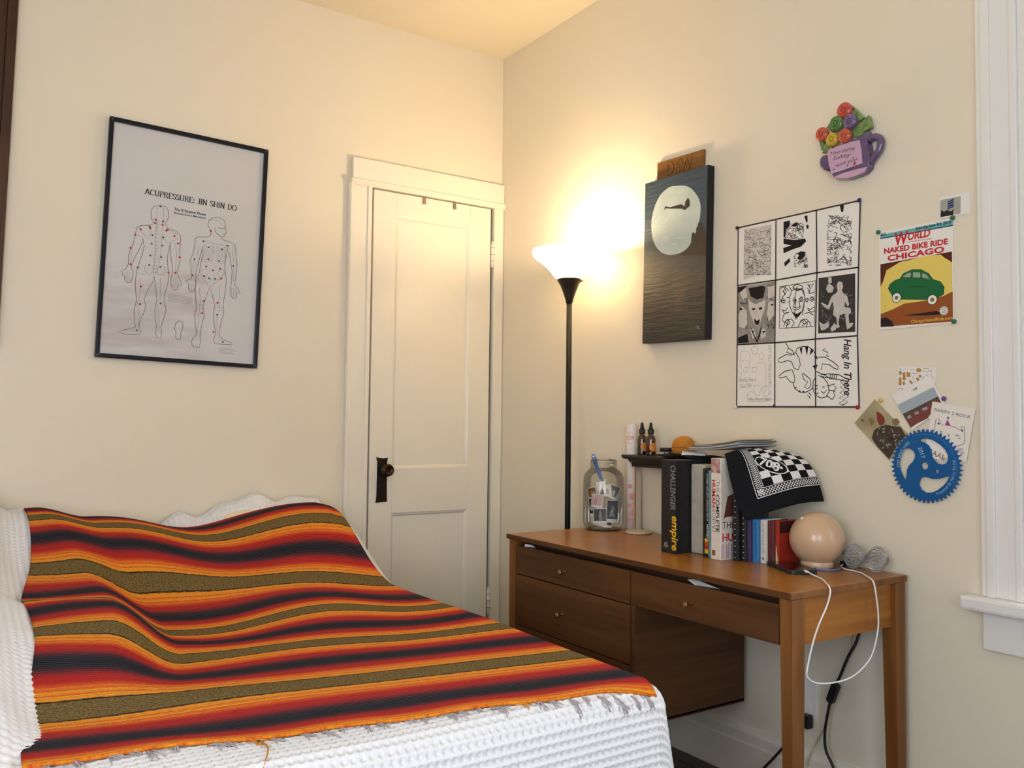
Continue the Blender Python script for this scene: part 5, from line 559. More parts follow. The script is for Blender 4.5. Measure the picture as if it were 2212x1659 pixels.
 'ns2': [[[159.6,270.1],[159,266],[162.8,264.3],[164.9,267.3],[171.3,267.7]],[[167.3,252],[160.4,257.2],[154.6,258.5],[150.2,256.5],[147.5,255.3]],[[132.8,187.4],[134.5,183],[137.8,178.4],[138.6,173.2],[144.1,170.3]],[[154.7,153.7],[149.5,161],[143.7,162.9],[137.3,163.4],[132.8,166.9]],[[158.9,155.7],[155.9,156.9],[152.5,160.7],[150.1,162.4],[150,166.1]],[[127.3,127.3],[134.9,125.2],[135.7,125.1],[135.8,125.1],[138.7,124.9]],[[204.6,198.8],[202,195.4],[203.6,188.3],[205.6,186.4],[202.5,180.7]],[[144.9,187.5],[149,190.7],[153.4,187.3],[156.4,179.3],[159.2,180.6]],[[149.2,269.7],[144.4,272.7],[140.9,277.7],[132.4,279.4],[125.8,280.7]],[[133.1,145.6],[133.9,149],[142.5,148.7],[142,152.5],[148.3,156.8]],[[157.7,191.9],[155.9,195.1],[159,199.6],[158.7,193.3],[161,189.8]],[[138.3,261.2],[140.4,258.5],[144.6,256.3],[150.1,256.5],[153.1,260.8]],[[192.7,118.4],[194.9,116.3],[202.8,116.7],[205.4,114.8],[205.4,116.9]],[[124.9,245.4],[126.9,247],[124.5,249.2],[122.2,253.1],[122.2,253.6]],[[195.9,201.6],[195.2,209.4],[189.9,211.1],[184.5,211.2],[183.5,206.2]],[[167.1,266.1],[160.3,264.2],[155.4,259.9],[150.8,259.3],[145.3,258.7]],[[184.8,139.3],[179.3,136],[176.9,137.2],[173.2,139.9],[169.3,140.4]],[[154.7,133.6],[150,137.4],[147.4,142.5],[154,146],[148.6,150.8]],[[192.5,127.8],[196.5,129.6],[200,130.5],[204.8,130.3],[205.5,128.9]],[[189.6,142.3],[188.3,140.2],[185.4,139.2],[187.6,131.8],[191.5,125.9]],[[182,153],[177.4,151.4],[178.4,143.7],[186,140.2],[185.1,135.9]],[[137,158.3],[129.5,164.1],[125.4,163.4],[122,164.6],[121.7,170.3]],[[161.7,254.4],[159,253.4],[157,250.8],[154.6,253],[147.3,253.2]],[[131,252.6],[129.4,255.3],[135.8,255],[142.4,254.3],[144.6,260.8]],[[149.2,124.8],[155.9,122.1],[158.4,121.7],[163.5,121],[166.6,120.5]],[[135.7,141.4],[129.9,141.2],[129.3,145.1],[126.6,146.1],[126.7,138.6]],[[124.6,223.3],[123.6,220.6],[125.3,216.8],[127.2,212.2],[122.3,212.8]],[[201.8,161.4],[197.2,163.3],[195.5,165.4],[191.9,166.4],[188.1,164.5]],[[139.8,268.3],[148.6,267.2],[152.6,266.7],[149.7,270.4],[145,271.3]],[[140.3,234.7],[139.8,230.7],[131.5,230.5],[128.8,235.8],[124.1,235.6]],[[199.8,138.4],[203,138.9],[205.6,139.8],[205.5,135.7],[205.5,131.7]],[[188,263.5],[194.5,259.8],[197.2,260.8],[197,263.5],[194.8,267.1]],[[182,146.5],[183.1,138.6],[186,136.9],[188.1,134.2],[192.4,133.1]],[[190,222.6],[187.2,220.3],[183,219.6],[179.8,218.1],[177.7,213.2]],[[167.8,197],[159.9,199],[153.9,200.8],[149.5,204],[144.8,204.7]],[[170.7,215.2],[176.6,211.7],[185,209.5],[190.1,205.4],[192.4,203.6]],[[184.1,138.9],[189.7,133.9],[191.4,130.4],[193,125],[191.2,117.6]],[[169.3,191.2],[168.3,187],[165.1,182],[169.4,177.5],[172.2,172.6]],[[150.7,174.4],[158.4,177.2],[153.5,182.6],[148,182.9],[143.1,184.7]],[[201.1,197.6],[203.6,197.6],[206,196.2],[206,196.3],[206,198.6]],[[158.6,135],[155.4,137.2],[151.9,145.1],[152.8,148.3],[159.1,148.5]],[[177.3,180.4],[178.5,186.9],[180.7,188.5],[185.3,192.5],[190.3,192.1]],[[126.2,178.2],[129,175.3],[131,171.3],[134.6,164.7],[135.4,161.3]],[[185,204.8],[187.6,205.7],[192.3,210.7],[190.7,214.7],[186.8,220.7]],[[160.3,238.3],[157.9,236.9],[151,241.6],[148.3,242.4],[142.7,241.6]],[[193.2,127.2],[189,126.7],[187.1,123.3],[180.5,128],[174.1,132.4]],[[181.7,239.6],[183.6,234.8],[185.1,232],[188.7,226.5],[197.2,226.1]],[[148.5,248.4],[147.8,251.7],[143,255],[138.1,255.7],[135.6,250.6]],[[159.8,170.5],[153.6,168.2],[151.4,162.8],[151.2,159.1],[149.3,151.6]],[[202.7,127],[201,123.3],[205.4,123.2],[205.4,120],[205.4,123.7]],[[171.9,241.7],[168.7,239.1],[169.2,234.3],[173.8,227.2],[178.6,221.5]],[[149.3,138.5],[147.7,141.4],[146.8,144.4],[147.5,147.8],[153.8,146.9]],[[166.6,142.1],[170.1,140.9],[177.1,144.9],[182.4,145.2],[184.2,151.5]],[[126.7,230.4],[122.1,231.7],[122.1,227.3],[125.1,223.5],[129,221.3]],[[200.1,145.8],[201.6,140.1],[204.1,133.7],[205.5,128.6],[205.5,130.5]],[[169.1,242.5],[170,246.2],[168,248.8],[163.3,252.5],[159.5,258]],[[145.1,203.3],[145.4,199.5],[151.7,193.3],[146.9,190.7],[143.2,189]],[[162.4,148],[162.9,155.9],[161.3,161.9],[158.4,165],[162,167.7]],[[146.6,195],[146.4,198.3],[151.1,202.6],[148.2,208.3],[145.9,210.9]],[[130.6,277.9],[133.7,276.8],[139.6,275.1],[146,271.6],[154,268.7]],[[198.8,233.3],[198.8,241.1],[198.6,244.3],[195.9,249.9],[203.1,247.1]],[[195.3,191.1],[203.4,188.4],[205.9,185.7],[205.9,182.8],[205.9,180.4]],[[149.9,212.5],[152.5,204.6],[150.7,201.5],[141.6,204],[135.9,204.9]],[[161.5,130.3],[155.7,131.7],[152.3,132.3],[147.3,133.3],[140.6,139]],[[123,135],[130.4,138.7],[134.1,141],[137.7,143.6],[144.1,143.5]],[[198.1,118.9],[202.3,124.8],[203.5,129.8],[205.5,133.7],[205.5,136]],[[154.4,183.3],[156.3,178.4],[159.9,174.9],[165.8,174.3],[167,170.3]],[[129.4,169.5],[122.8,173.1],[121.8,171.5],[121.8,172.2],[121.8,171.6]],[[186.8,187.4],[184.2,186.1],[179.7,182.1],[178.7,179.8],[175.1,180.9]],[[201,131.7],[197.3,128.8],[197.9,126.4],[194.3,122.3],[186.7,124.6]],[[191.5,235.4],[194,228.6],[196.4,225.1],[197.2,221.1],[190.3,220.5]],[[146.4,224.2],[152.8,225.2],[153,222.8],[155.3,218.9],[157.1,216.2]],[[167.9,132.4],[165.4,133.4],[158.7,135.5],[153.5,132.5],[155.6,129.3]],[[169.7,203.6],[166.2,203.2],[158.2,207.1],[154.6,207.7],[151.4,205.5]],[[156.2,202.3],[154.9,196.7],[158.1,190.8],[160.8,189.1],[165,185.2]],[[152.9,172.4],[157.3,173.3],[158.1,175.4],[158.4,179.4],[159.1,186.8]],[[135.4,180.6],[131.7,179.9],[122.8,184],[121.8,182.8],[121.8,183.2]],[[196.6,242.4],[194.8,246.5],[195.5,249],[192.9,256.9],[192.8,262.2]],[[136.7,204.8],[130.6,205.2],[129.1,201.7],[126.6,198.4],[123,199.6]],[[164.8,249.5],[169.4,247.6],[174.8,245.4],[176.3,242.4],[178.4,237.8]],[[128.8,139.2],[134.7,136.5],[140.5,138.6],[148.4,140.5],[150.6,144.3]],[[144.1,256.9],[139.1,259.3],[134.4,255.8],[135.9,249.1],[142,244.6]],[[144.8,132],[145.8,134.6],[140.7,138.3],[138,137.3],[134.3,136.8]],[[163.9,264.6],[168.1,259.9],[172.8,260.6],[176.8,259.3],[185.4,255.2]],[[150.4,184.2],[142.6,184.7],[136,187.4],[130.2,183.5],[122.3,180.5]],[[175.6,182.6],[179.4,181.4],[183.9,187.5],[185,190.3],[189.2,192.3]],[[136,195.9],[137.7,191.3],[142.8,186.1],[138.3,185.5],[131.8,186.9]],[[164,182.6],[171,182.3],[178.4,185],[183,190],[185.9,189.9]],[[130.2,251.1],[127.7,257.6],[127.8,264.4],[130.5,267.9],[129.2,270.7]],[[166,197.7],[171.2,195.2],[177.5,190.9],[178.5,197.5],[175.9,198.7]],[[171.4,229.3],[168,232],[169.3,235.1],[172.3,242],[179.1,241.7]],[[141.6,251.5],[140,246.4],[133.4,248.2],[129,247.6],[126.4,240.6]],[[122.2,133.8],[126,135.6],[133.3,136.8],[136.5,134.4],[137.6,130.8]],[[186.4,250.4],[192.4,252.7],[197,251.1],[201,250.5],[206.4,249.3]],[[163.2,123.2],[166.2,123.7],[169.2,126.6],[171.1,128.1],[176.9,128.7]],[[199.9,119.7],[202.4,126.4],[205.5,127.9],[205.5,130.5],[205.5,134.3]],[[152.9,201],[160.6,202],[164.1,201.8],[167,198.5],[168.2,203.8]],[[204.1,231.4],[204.1,238.9],[205.1,242.6],[206.3,245.4],[206.4,248.6]],[[148.2,173.1],[156.1,175.2],[161.3,176.3],[161.5,182.6],[162.8,184.6]],[[128.3,139.6],[126.5,142.9],[121.6,142.9],[121.6,145.1],[121.6,142.8]],[[165.1,270],[170.1,266],[178.9,265.7],[182.8,269.5],[182.7,269.5]],[[203,212.5],[205.1,210.2],[206,206.5],[206,203.7],[206,201.7]],[[149.2,249.9],[149.6,257.5],[153.7,260.9],[160.3,257.5],[168.2,259.7]],[[126.9,145.2],[124.5,147.3],[121.6,145.4],[121.6,142.5],[121.6,138.1]],[[140.9,253.8],[148.5,253.5],[151.4,260.6],[150.7,266.7],[156,270.1]],[[157.1,182.4],[165.6,178.4],[172,176.7],[179,173.7],[181.7,171.6]],[[185.4,241.8],[188.2,248.3],[188.5,251.1],[185.8,252.7],[186.9,259.6]],[[178.6,261.1],[169.6,262],[165.6,262.3],[160.8,265.6],[160.9,271.3]],[[157.4,268.5],[152.2,275.5],[149.7,276],[143.6,273.6],[141.2,275.9]],[[122.9,133.1],[130.2,135.1],[133.2,135.1],[130.1,143.2],[123.8,150.1]],[[192.1,199.5],[193.2,202.5],[196.8,200.7],[201.1,193.3],[201.8,186.6]],[[169.5,259],[172,255.3],[177.2,253.2],[182.1,252.9],[187.2,255.7]],[[204.5,246],[203.3,242.8],[200.4,241.1],[193.9,246.8],[193.7,250.6]],[[171.3,185.6],[172.3,188.1],[172.2,192.1],[171,197.8],[168.1,202.4]],[[176.6,191.1],[182.2,191],[188.9,192.4],[192.5,191.6],[199,187.8]],[[123,219.4],[122,218.2],[122,214.8],[122,212.4],[122,207.5]],[[172.1,263.4],[180,265.3],[181.8,268.4],[183.8,269.3],[186.6,268.7]],[[204.5,197.7],[204.2,200.6],[199.1,203.8],[196.2,206.1],[199.3,211.5]],[[140.7,268.8],[133,272.7],[134.7,276.7],[137,278.5],[137.4,278.4]],[[178.9,180],[182.9,179.7],[189.1,178.1],[195.8,172.6],[192,167.9]],[[203.7,224],[206.2,225.4],[206.2,228],[206.2,230.6],[206.2,227.5]],[[192.9,172.1],[199.8,167],[202,164.1],[203,156.7],[201.4,152.9]],[[191.4,244.3],[185.1,243],[180.9,240.8],[181.4,234.1],[186.4,232.2]],[[196.5,243.7],[190.1,242],[182.8,246.3],[178.8,245],[174.9,244.1]],[[135.2,185.7],[137.9,178.7],[132.9,173.8],[124.9,175.1],[121.8,178.3]],[[150,212.8],[154.6,213.4],[157.1,215],[156.5,219.4],[155.4,222.4]],[[154.6,192.8],[159,191.9],[160.3,197.1],[162.9,199.4],[166.6,199.8]],[[169.5,216.2],[172.3,215.2],[179.3,210.9],[183.2,208.9],[186.5,207.2]],[[198.9,236.9],[204.5,237.7],[202.9,244.9],[205.8,244.3],[206.4,249.6]],[[180.5,146.9],[178.3,145.9],[174.4,140.2],[171.9,136.9],[164.7,139.1]],[[196.9,192.1],[200.1,197.3],[198.5,201.6],[204.8,200.5],[206,199]],[[134.1,215.7],[132.7,212.6],[127.7,209.7],[127.3,207],[122,209.3]],[[129.1,175],[132.4,178.2],[141.1,179.5],[148.1,179.8],[155.7,176.6]],[[183.2,249.6],[179.1,251.1],[173.6,257.5],[171,256.6],[163.7,259.2]],[[158.5,125.6],[158.1,121.8],[158,121.8],[166.6,120.5],[170.2,120.6]],[[193.5,242],[188.2,249],[193.2,249.8],[196.9,247.7],[201.3,243.2]],[[204.3,150.7],[205.7,156],[205.7,160.4],[205.7,157.5],[205.7,153.2]],[[150.7,254.3],[144.4,260.3],[143.3,263.6],[140.2,269.6],[138.3,275.1]],[[133.2,169.1],[133.8,174.4],[139.7,176.8],[144.7,180.4],[151.2,179.9]],[[137.3,173],[143.2,173.9],[151,175.5],[154.2,178],[158.8,175.1]],[[151.8,268.4],[156.5,273.5],[158.6,274.2],[163.1,273.3],[165.2,272.9]],[[159.3,130.8],[163.7,133.7],[157.5,139.5],[157.3,141.8],[154.6,147]],[[122,197.9],[121.9,198.4],[121.9,194.7],[121.9,191],[125.2,189.6]],[[131.5,160.4],[127.8,158.6],[124,158.5],[121.7,162.5],[121.7,169.4]],[[204.1,166.9],[205.8,172.1],[205.8,178.5],[205,182.8],[202.2,188.5]],[[185.2,195.9],[187.3,190.7],[191.5,186.6],[196.1,188.5],[199.2,192.2]],[[138.4,189.5],[132.6,193.6],[127.5,194.4],[123.7,195.9],[121.9,196.9]],[[186,237.3],[181.5,234],[186,234.7],[186.6,242.3],[193.2,239.1]],[[166.2,187],[166.4,179],[170.2,176],[174.5,169.4],[177.9,164.5]],[[204,117],[205.4,115.4],[205.4,114.8],[205.4,114.8],[205.4,114.8]]],
 'ns3': [[[3.7,245.5],[-6.1,243.5],[-10.1,242.8],[-15,239.3],[-20.6,235.2]],[[-16.1,250.7],[-20.6,254.1],[-27.2,256.7],[-30.2,262.6],[-34.9,264]],[[3.2,242],[4.6,232.6],[15.6,228.9],[22.3,227.8],[25.1,227.3]],[[-29.8,254.3],[-34.8,251.3],[-36.6,245.7],[-32.6,240],[-22,237.5]],[[6.3,266.2],[10.8,263.5],[18,260.5],[24,258.2],[31.8,260.7]],[[17.8,243.9],[22.8,245.9],[22.4,252.7],[20.3,255.7],[16.4,253.4]],[[33.9,263.7],[36,267.5],[36,267.4],[36,268.6],[36,271]],[[4,271.4],[13.1,269],[11.6,264.9],[10.3,256.6],[1,259.5]],[[11.5,233.9],[11.6,238],[6.9,237.7],[-3,244],[-7.4,252.7]],[[3.3,276.4],[7.9,273.7],[12.2,274.6],[14.1,278.9],[16.2,278.5]],[[-21.2,248.9],[-28.3,245.7],[-36.3,240.3],[-36.7,238],[-36.7,238]],[[33,248.6],[33.7,255.9],[27.9,264.4],[18.9,270.4],[13.6,273]],[[17.5,270.4],[18.1,275.5],[24.5,276.9],[27,276.4],[23.5,277.1]],[[-25.3,242.1],[-24.1,246],[-21.6,249.5],[-19.7,253.7],[-10.6,248.1]],[[26.9,271.9],[26.6,267],[25.1,262.8],[21,263.3],[26.9,255.3]],[[2.5,242.4],[0.1,235.5],[-1.2,231.9],[3.4,231.1],[1.9,231.3]],[[34.3,250.2],[35.9,252.8],[33.3,261.8],[30.2,264.3],[23.7,269]],[[-30.9,278.1],[-27.3,283.9],[-24.9,286.3],[-28.1,286.9],[-30.6,287.3]],[[-25.2,275.1],[-24.9,272],[-24.3,265.9],[-27.7,258.7],[-23.9,251.9]],[[14.1,259.4],[14.4,266.3],[11.2,269.4],[9.9,274.1],[5.3,279]],[[31.4,262],[32.5,254.9],[28.9,255.1],[25.8,257.5],[20.4,257.1]],[[34.9,227],[29.1,231.3],[31.5,239.2],[33.5,241.4],[35.9,249.4]],[[12.8,256.9],[16,258.7],[20.5,262.8],[20.7,271.8],[16.8,276.4]],[[-32.4,251.6],[-36.6,248.4],[-36.6,252.7],[-36.6,260.1],[-36.6,267.5]],[[28.5,263.8],[35.5,265.6],[36,263.7],[36,264.1],[36,262.6]],[[-31.2,256.8],[-36.6,265.4],[-36.6,268.7],[-29.6,272],[-25.5,265.6]],[[4.1,237.5],[3.5,240.9],[4.7,246.4],[6.6,252.6],[-2.4,258]],[[-1,237.2],[-9,236.2],[-11.4,240.9],[-15.3,250.7],[-19,251.9]],[[-14.3,247.1],[-6.9,240.9],[-10.8,235.8],[-13.5,234],[-16.2,234.5]],[[3.9,259.9],[11,255.8],[18.3,256.4],[24,258],[34,260.8]],[[23.1,248.8],[26.8,241.8],[25.6,238],[30.3,233.4],[33.4,234.1]],[[11.7,270.9],[14.1,274.8],[19.5,275.3],[22.4,277.3],[32.2,272.1]],[[-35.7,243.6],[-36.7,238.5],[-36.7,238],[-36.7,238],[-36.7,238]],[[-30.3,269],[-35.4,270.7],[-36.6,264.7],[-36.6,267.9],[-36.6,273]],[[-5.4,259.8],[5.1,254],[15.6,254.7],[12.5,261.8],[12.9,269.2]],[[2,264.1],[-1.9,263.1],[-7.4,258.2],[-10,256.3],[-5.5,254.2]],[[14.1,248.8],[18.6,254],[23.8,256.8],[12.8,260.9],[4.9,264.6]],[[-26.1,251.4],[-22.7,251],[-15.3,244],[-10.9,238.8],[-7.8,233.5]],[[17.8,272.8],[13.1,279],[10.1,279.6],[3.9,280.8],[-0.6,281.7]],[[-30.2,265.3],[-24,266],[-15.9,267],[-5.6,264.3],[2.1,264.8]],[[-12.8,266.5],[-17.5,270.2],[-23.3,269.5],[-27.6,272.1],[-33,273.3]],[[-24.4,285.4],[-14.1,281.1],[-6.4,280.5],[-7,277.3],[-14.1,272.3]],[[-28.8,260.2],[-34.9,267.3],[-36.5,276.6],[-36.5,283.7],[-36.5,286.3]],[[12.8,234.4],[8.6,233.3],[3.5,233.1],[-4.6,232.4],[-8.2,233.1]],[[18.9,245.2],[20.4,247.6],[16.3,253.4],[12.7,257.8],[14.9,261.7]],[[44.1,133.6],[42.6,135.5],[40.2,139.6],[40.3,144]],[[28.1,155.1],[22.4,152.7],[22.8,149.2],[14.4,150.9]],[[16.9,171.4],[20.7,170.9],[25.4,171.1],[32.9,173.3]],[[1.2,167.8],[-0.3,167.6],[-0.3,166.6],[-0.3,167.2]],[[40.5,148.9],[40.5,146.7],[38.3,143.1],[38.4,138.7]],[[9.3,154.1],[9.8,151.2],[15.5,147.1],[22,141.9]],[[47.7,159.6],[43.8,163.2],[46,163.9],[50.1,165.7]],[[9.2,158.5],[2.3,159.4],[-0.4,155.4],[3.4,150.8]],[[35.8,155.4],[39.1,156.2],[43.3,155.9],[47.1,159.3]],[[41.4,153.7],[34.9,153.3],[29.1,154.8],[24.6,150.8]],[[40.9,164.1],[46.2,157.8],[41.2,152.8],[34.5,151.2]],[[11.8,152.4],[17.8,154.4],[22.4,156],[22.9,157.9]],[[49.9,136.8],[50.4,134],[45,133.8],[43.2,135.9]],[[30.7,156.4],[31.8,153.6],[30.8,151.8],[27.5,149]],[[44.4,155.6],[39.9,153.4],[41,148.5],[37.6,143.3]],[[23.5,146.4],[22.8,150.4],[20.4,153.3],[15.7,155.1]],[[0.1,171.2],[-0.3,176.7],[-0.3,170.6],[2.6,166.3]],[[30.9,170.6],[33.9,172],[37.4,175.9],[34.3,178.5]],[[49.2,137.2],[42.9,137.4],[37.2,135.1],[30.9,134.2]],[[43.6,134.5],[40.9,134.5],[38.3,133],[37.7,133.1]],[[39.9,134.9],[43.1,132.4],[45.4,132],[50.4,131.9]],[[15.4,181],[13.6,181.8],[7.9,182.7],[3,181.1]],[[40.4,142.7],[47.5,140.2],[50.5,139],[50.5,134.5]],[[43.6,148],[47.5,147.5],[50.5,150.5],[50.5,152.3]],[[34,156.2],[30.5,154.5],[28,155.7],[27.3,160.4]],[[36.9,149.4],[34.2,151.7],[36.4,157],[35.2,159.3]],[[21.6,153.1],[25,155.4],[20.7,157.3],[19.7,159.7]],[[1.5,152.7],[-0.4,146.2],[-0.1,142],[5,139.3]],[[7.7,138.3],[4.3,143.3],[4.2,148.5],[1.8,151]],[[35.8,139.9],[38.2,138.4],[40.3,135.9],[44.3,132.2]],[[39.4,169],[35.8,163.4],[40.7,159.4],[46.9,156.3]],[[50.3,159.8],[47.2,158.5],[46.5,155.7],[47,152.1]],[[2.2,171],[2,167.5],[6.3,164.4],[9,159.8]],[[17.9,166.5],[20.9,166.6],[26,169],[32.1,172.7]],[[28.8,163.1],[30.9,157.2],[30.6,154.4],[28.1,148.5]],[[9.5,180.9],[5.1,177.2],[2.6,174.3],[-0.2,173.1]],[[38.3,156.9],[31.1,156.2],[31,158.5],[31.9,161.7]],[[16.6,148.6],[18.1,154.4],[19.1,160.6],[14.1,167.2]],[[36.6,141.9],[37.5,139.8],[42.3,137.9],[45.1,138.8]],[[47.6,173.1],[43.8,171.7],[37.8,170.4],[32.7,172.2]]],
 'ns4': [[[-190.6,22.7],[-189.3,18.5],[-191.4,5]],[[-229.9,68.8],[-230.2,58.1],[-230.2,51.9]],[[-223.5,19],[-207.2,22.4],[-197.7,25.3]],[[-191.4,-11],[-195.9,0.3],[-195.8,8.4]],[[-208.6,-30.8],[-210.5,-20.3],[-202.5,-26]],[[-203.5,45.3],[-213.3,47.9],[-222.4,54.6]],[[-202,65.5],[-206.5,72.8],[-209.9,83.3]],[[-222.3,33],[-214.1,21.5],[-216,13.6]],[[-193.1,43.1],[-209.3,44.6],[-221.9,47.9]],[[-226.7,19.3],[-230.2,11.2],[-230.2,3.4]],[[-227.5,27.5],[-214.9,32.8],[-210.1,29.8]],[[-225.7,6.8],[-230.2,15.4],[-230.2,27.4]],[[-209.3,-29.2],[-221.7,-19.9],[-230.3,-20.5]],[[-222.4,36.6],[-221.8,29.9],[-230.2,32.2]],[[-213,-25.4],[-202.6,-18.4],[-191.2,-13.5]],[[-196.3,51.5],[-189.3,56.1],[-189.3,58.8]],[[-213.4,-31.3],[-205.9,-39.9],[-207.3,-39.8]],[[-190.2,-37.5],[-189.4,-38.7],[-189.4,-38.5]],[[-208.2,7.6],[-217,7.5],[-224,2.1]],[[-198.1,50.8],[-190.8,50.6],[-189.6,42.4]],[[-199,-39.2],[-189.4,-41.3],[-189.4,-41.3]],[[-196.3,-10.6],[-204.5,-5.7],[-210.3,-16.8]],[[-216.6,57.4],[-201.2,59.4],[-193.5,69.9]],[[-204.1,-33.8],[-196.2,-36.7],[-189.4,-32.9]],[[-225.3,50.8],[-217.6,43.9],[-208.7,35.3]],[[-205.1,-30.5],[-214,-18.6],[-211.4,-13.3]],[[-213.4,-2],[-213.9,-6.5],[-206.7,-18.5]],[[-216.2,47.3],[-216.4,40.9],[-206.5,33.9]],[[-221.8,31],[-216,30],[-203.8,29]],[[-205.6,-34.5],[-195.9,-40.7],[-189.4,-41.3]],[[-191.3,-32.5],[-196.6,-39.3],[-210.1,-39.5]],[[-206.4,62.3],[-198.8,59.3],[-189.3,57.7]],[[-228.5,-15],[-230.2,-9.9],[-227.5,-5.7]],[[-223.8,-36.4],[-223.8,-38.4],[-222.7,-38.4]],[[-193.8,46.1],[-195.8,42.2],[-189.3,37.4]],[[-205.1,69.4],[-202.9,56.7],[-210.4,58.8]],[[-212.1,7.8],[-212.9,1.4],[-205.4,-4.3]],[[-206.5,43.9],[-197.8,47.7],[-191,49.4]],[[-204,41],[-217.6,48.2],[-223,52]],[[-193.1,4.6],[-196.3,-4.4],[-208.3,-0.7]],[[-103.5,-30.3],[-100,-40],[-106.3,-48.4]],[[-94,50.2],[-91.8,41.9],[-88.5,36.8]],[[-82.8,52.1],[-94.1,56],[-100.4,48.5]],[[-101.9,52.8],[-97.2,48.3],[-82.3,41.1]],[[-80.3,63.9],[-79.1,56],[-79.1,56.6]],[[-92.1,91.8],[-102.6,93.4],[-110.1,94.4]],[[-110.2,27.4],[-103.9,19],[-92.6,11.1]],[[-95,88.3],[-79.2,82.8],[-79,84.4]],[[-84.9,11.1],[-89.1,14],[-100.5,14.7]],[[-85.3,83.9],[-79,83.1],[-79,87.3]],[[-90.4,21.9],[-99.7,21.8],[-109.8,19.5]],[[-80.3,38],[-79.2,29.8],[-79.2,22.6]],[[-85.1,88.3],[-96.5,92.6],[-100.9,93.2]],[[-104.3,29.2],[-110.3,32.8],[-110.3,21.4]],[[-97.7,-34.7],[-104.4,-42.9],[-101.2,-48.8]],[[-80.4,-18.2],[-79.3,-11.9],[-79.3,-16.5]],[[-98.4,81.1],[-90.1,70.4],[-84.7,70.4]],[[-96.4,-22.8],[-91.9,-34.4],[-82.1,-43.9]],[[-92.1,-37.5],[-84.5,-41.1],[-79.4,-50.7]],[[-89.9,-47.9],[-79.4,-47.9],[-83.8,-50.3]],[[-109.4,16.7],[-110.3,10.3],[-110.4,9.6]],[[-94,-43.9],[-104.7,-38.5],[-110.5,-32.9]],[[-86.9,-49.1],[-79.4,-48.2],[-81.4,-40.8]],[[-95.4,15.5],[-93.7,10.3],[-86.7,5.6]],[[-89.2,6.5],[-88.4,-3.7],[-101.4,0.7]],[[-91.1,8.5],[-89,17.9],[-92.2,24.6]],[[-102.4,83.2],[-106.9,77.4],[-110.2,68.6]],[[-86.2,2.9],[-83.1,-5.8],[-85.3,-15.5]],[[-94.2,68.4],[-105.8,78.8],[-110.1,87.3]],[[-87,-16.2],[-81.1,-19],[-79.3,-25.4]],[[-110.4,-26.1],[-109.4,-37.5],[-110.5,-39.8]],[[-80.3,36.9],[-84.2,43.3],[-97.8,48.8]],[[-107.5,60.4],[-110.2,53.6],[-110.3,47.5]],[[-103.6,-26.8],[-108.1,-16.1],[-108.8,-9.6]],[[-110,16],[-110.3,23.5],[-110.3,36.1]],[[-102.1,51.7],[-110.2,49.9],[-110.3,46.5]],[[-89.8,24.8],[-96.7,24.7],[-101.5,21.7]],[[-103.7,-1.6],[-104.9,-6.1],[-97.9,-12.6]],[[-85,28.1],[-99.7,30.2],[-104.7,34]],[[-99,-36.7],[-109.8,-39.8],[-110.5,-43.6]]],
 'ns5': [[[199.6,22.7],[209.7,25.7]],[[136,-13],[139.6,0.3]],[[157,-8.8],[161.1,5.4]],[[102.9,-24],[105,-10.1]],[[178.8,-5.5],[185.3,-11]],[[179.2,-71.8],[172.3,-72.1]],[[166.1,-30.1],[166.5,-20.3]],[[182.8,-32.7],[177.2,-48.4]],[[149.5,22.4],[142.8,36.3]],[[185.3,31.4],[195.7,25]],[[135.8,-29.7],[129.4,-40.4]],[[198.1,-70.9],[199.2,-64]],[[168.6,5.1],[153.5,7.5]],[[113,-22.7],[118.5,-28.8]],[[203.1,11.6],[211.4,9.3]],[[126.7,74.6],[133.3,72.7]],[[156.7,26.3],[153.1,38.5]],[[110.3,-23.5],[102,-31.2]],[[101.2,36.7],[109.8,29.6]],[[192.4,31.6],[180.3,28.4]],[[127.9,-34.9],[127.8,-40.3]],[[161.9,-22.4],[173.3,-34]],[[183.5,0.4],[179.3,-4.2]],[[104,-2.6],[101.9,6.2]],[[101.3,-11.2],[108,-11.7]],[[186.8,14.1],[193.2,3.7]],[[126.4,-46.2],[115.7,-43.7]],[[122.7,-64.7],[106.5,-53.4]],[[207.6,-32.4],[210.6,-26.9]],[[139.9,49.2],[151.8,60.6]],[[100,45.7],[103.4,40.6]],[[124.4,-50.6],[127.3,-38]],[[132,71.2],[135.8,79.5]],[[126.1,-45.1],[115.8,-50.6]],[[200.4,-62.2],[201.8,-68.5]],[[120.9,-29.7],[117.3,-35]],[[121.7,-57.4],[126.2,-68.2]],[[163.7,-39.7],[178.2,-42.1]],[[117.7,-26.6],[114.7,-31.8]],[[201.5,3.5],[206,-0.4]]],
 'npins': [[-231.8,308.2],[237.4,305.1],[-239.3,-307.9],[226.9,-310.7]],
 'b_head': [[[-104.1,133.3],[109.7,135.1],[109.5,121.2],[-104.2,122.2]]],
 'b_sky': [[[-104.9,47.2],[106.6,50.7],[107.2,-139.4],[-105.5,-135.2]]],
 'b_burst': [[[-105.5,-18.8],[-95.8,-2.5],[-86,26.9],[-62.5,36.6],[-43.9,44.7],[-12,46.3],[19.1,50],[49.6,49.4],[75.2,47.4],[87.7,35.1],[96,29.7],[107.1,19.9],[106.9,-98.6],[48,-100.7],[-40.7,-100.1],[-105.2,-98]]],
 'b_ground': [[[-105.2,-98],[-68.3,-88.6],[-31.3,-75.3],[4.6,-75],[48.3,-73.6],[82.3,-67.2],[107.4,-57.9],[107.2,-139.4],[-105.5,-135.2]]],
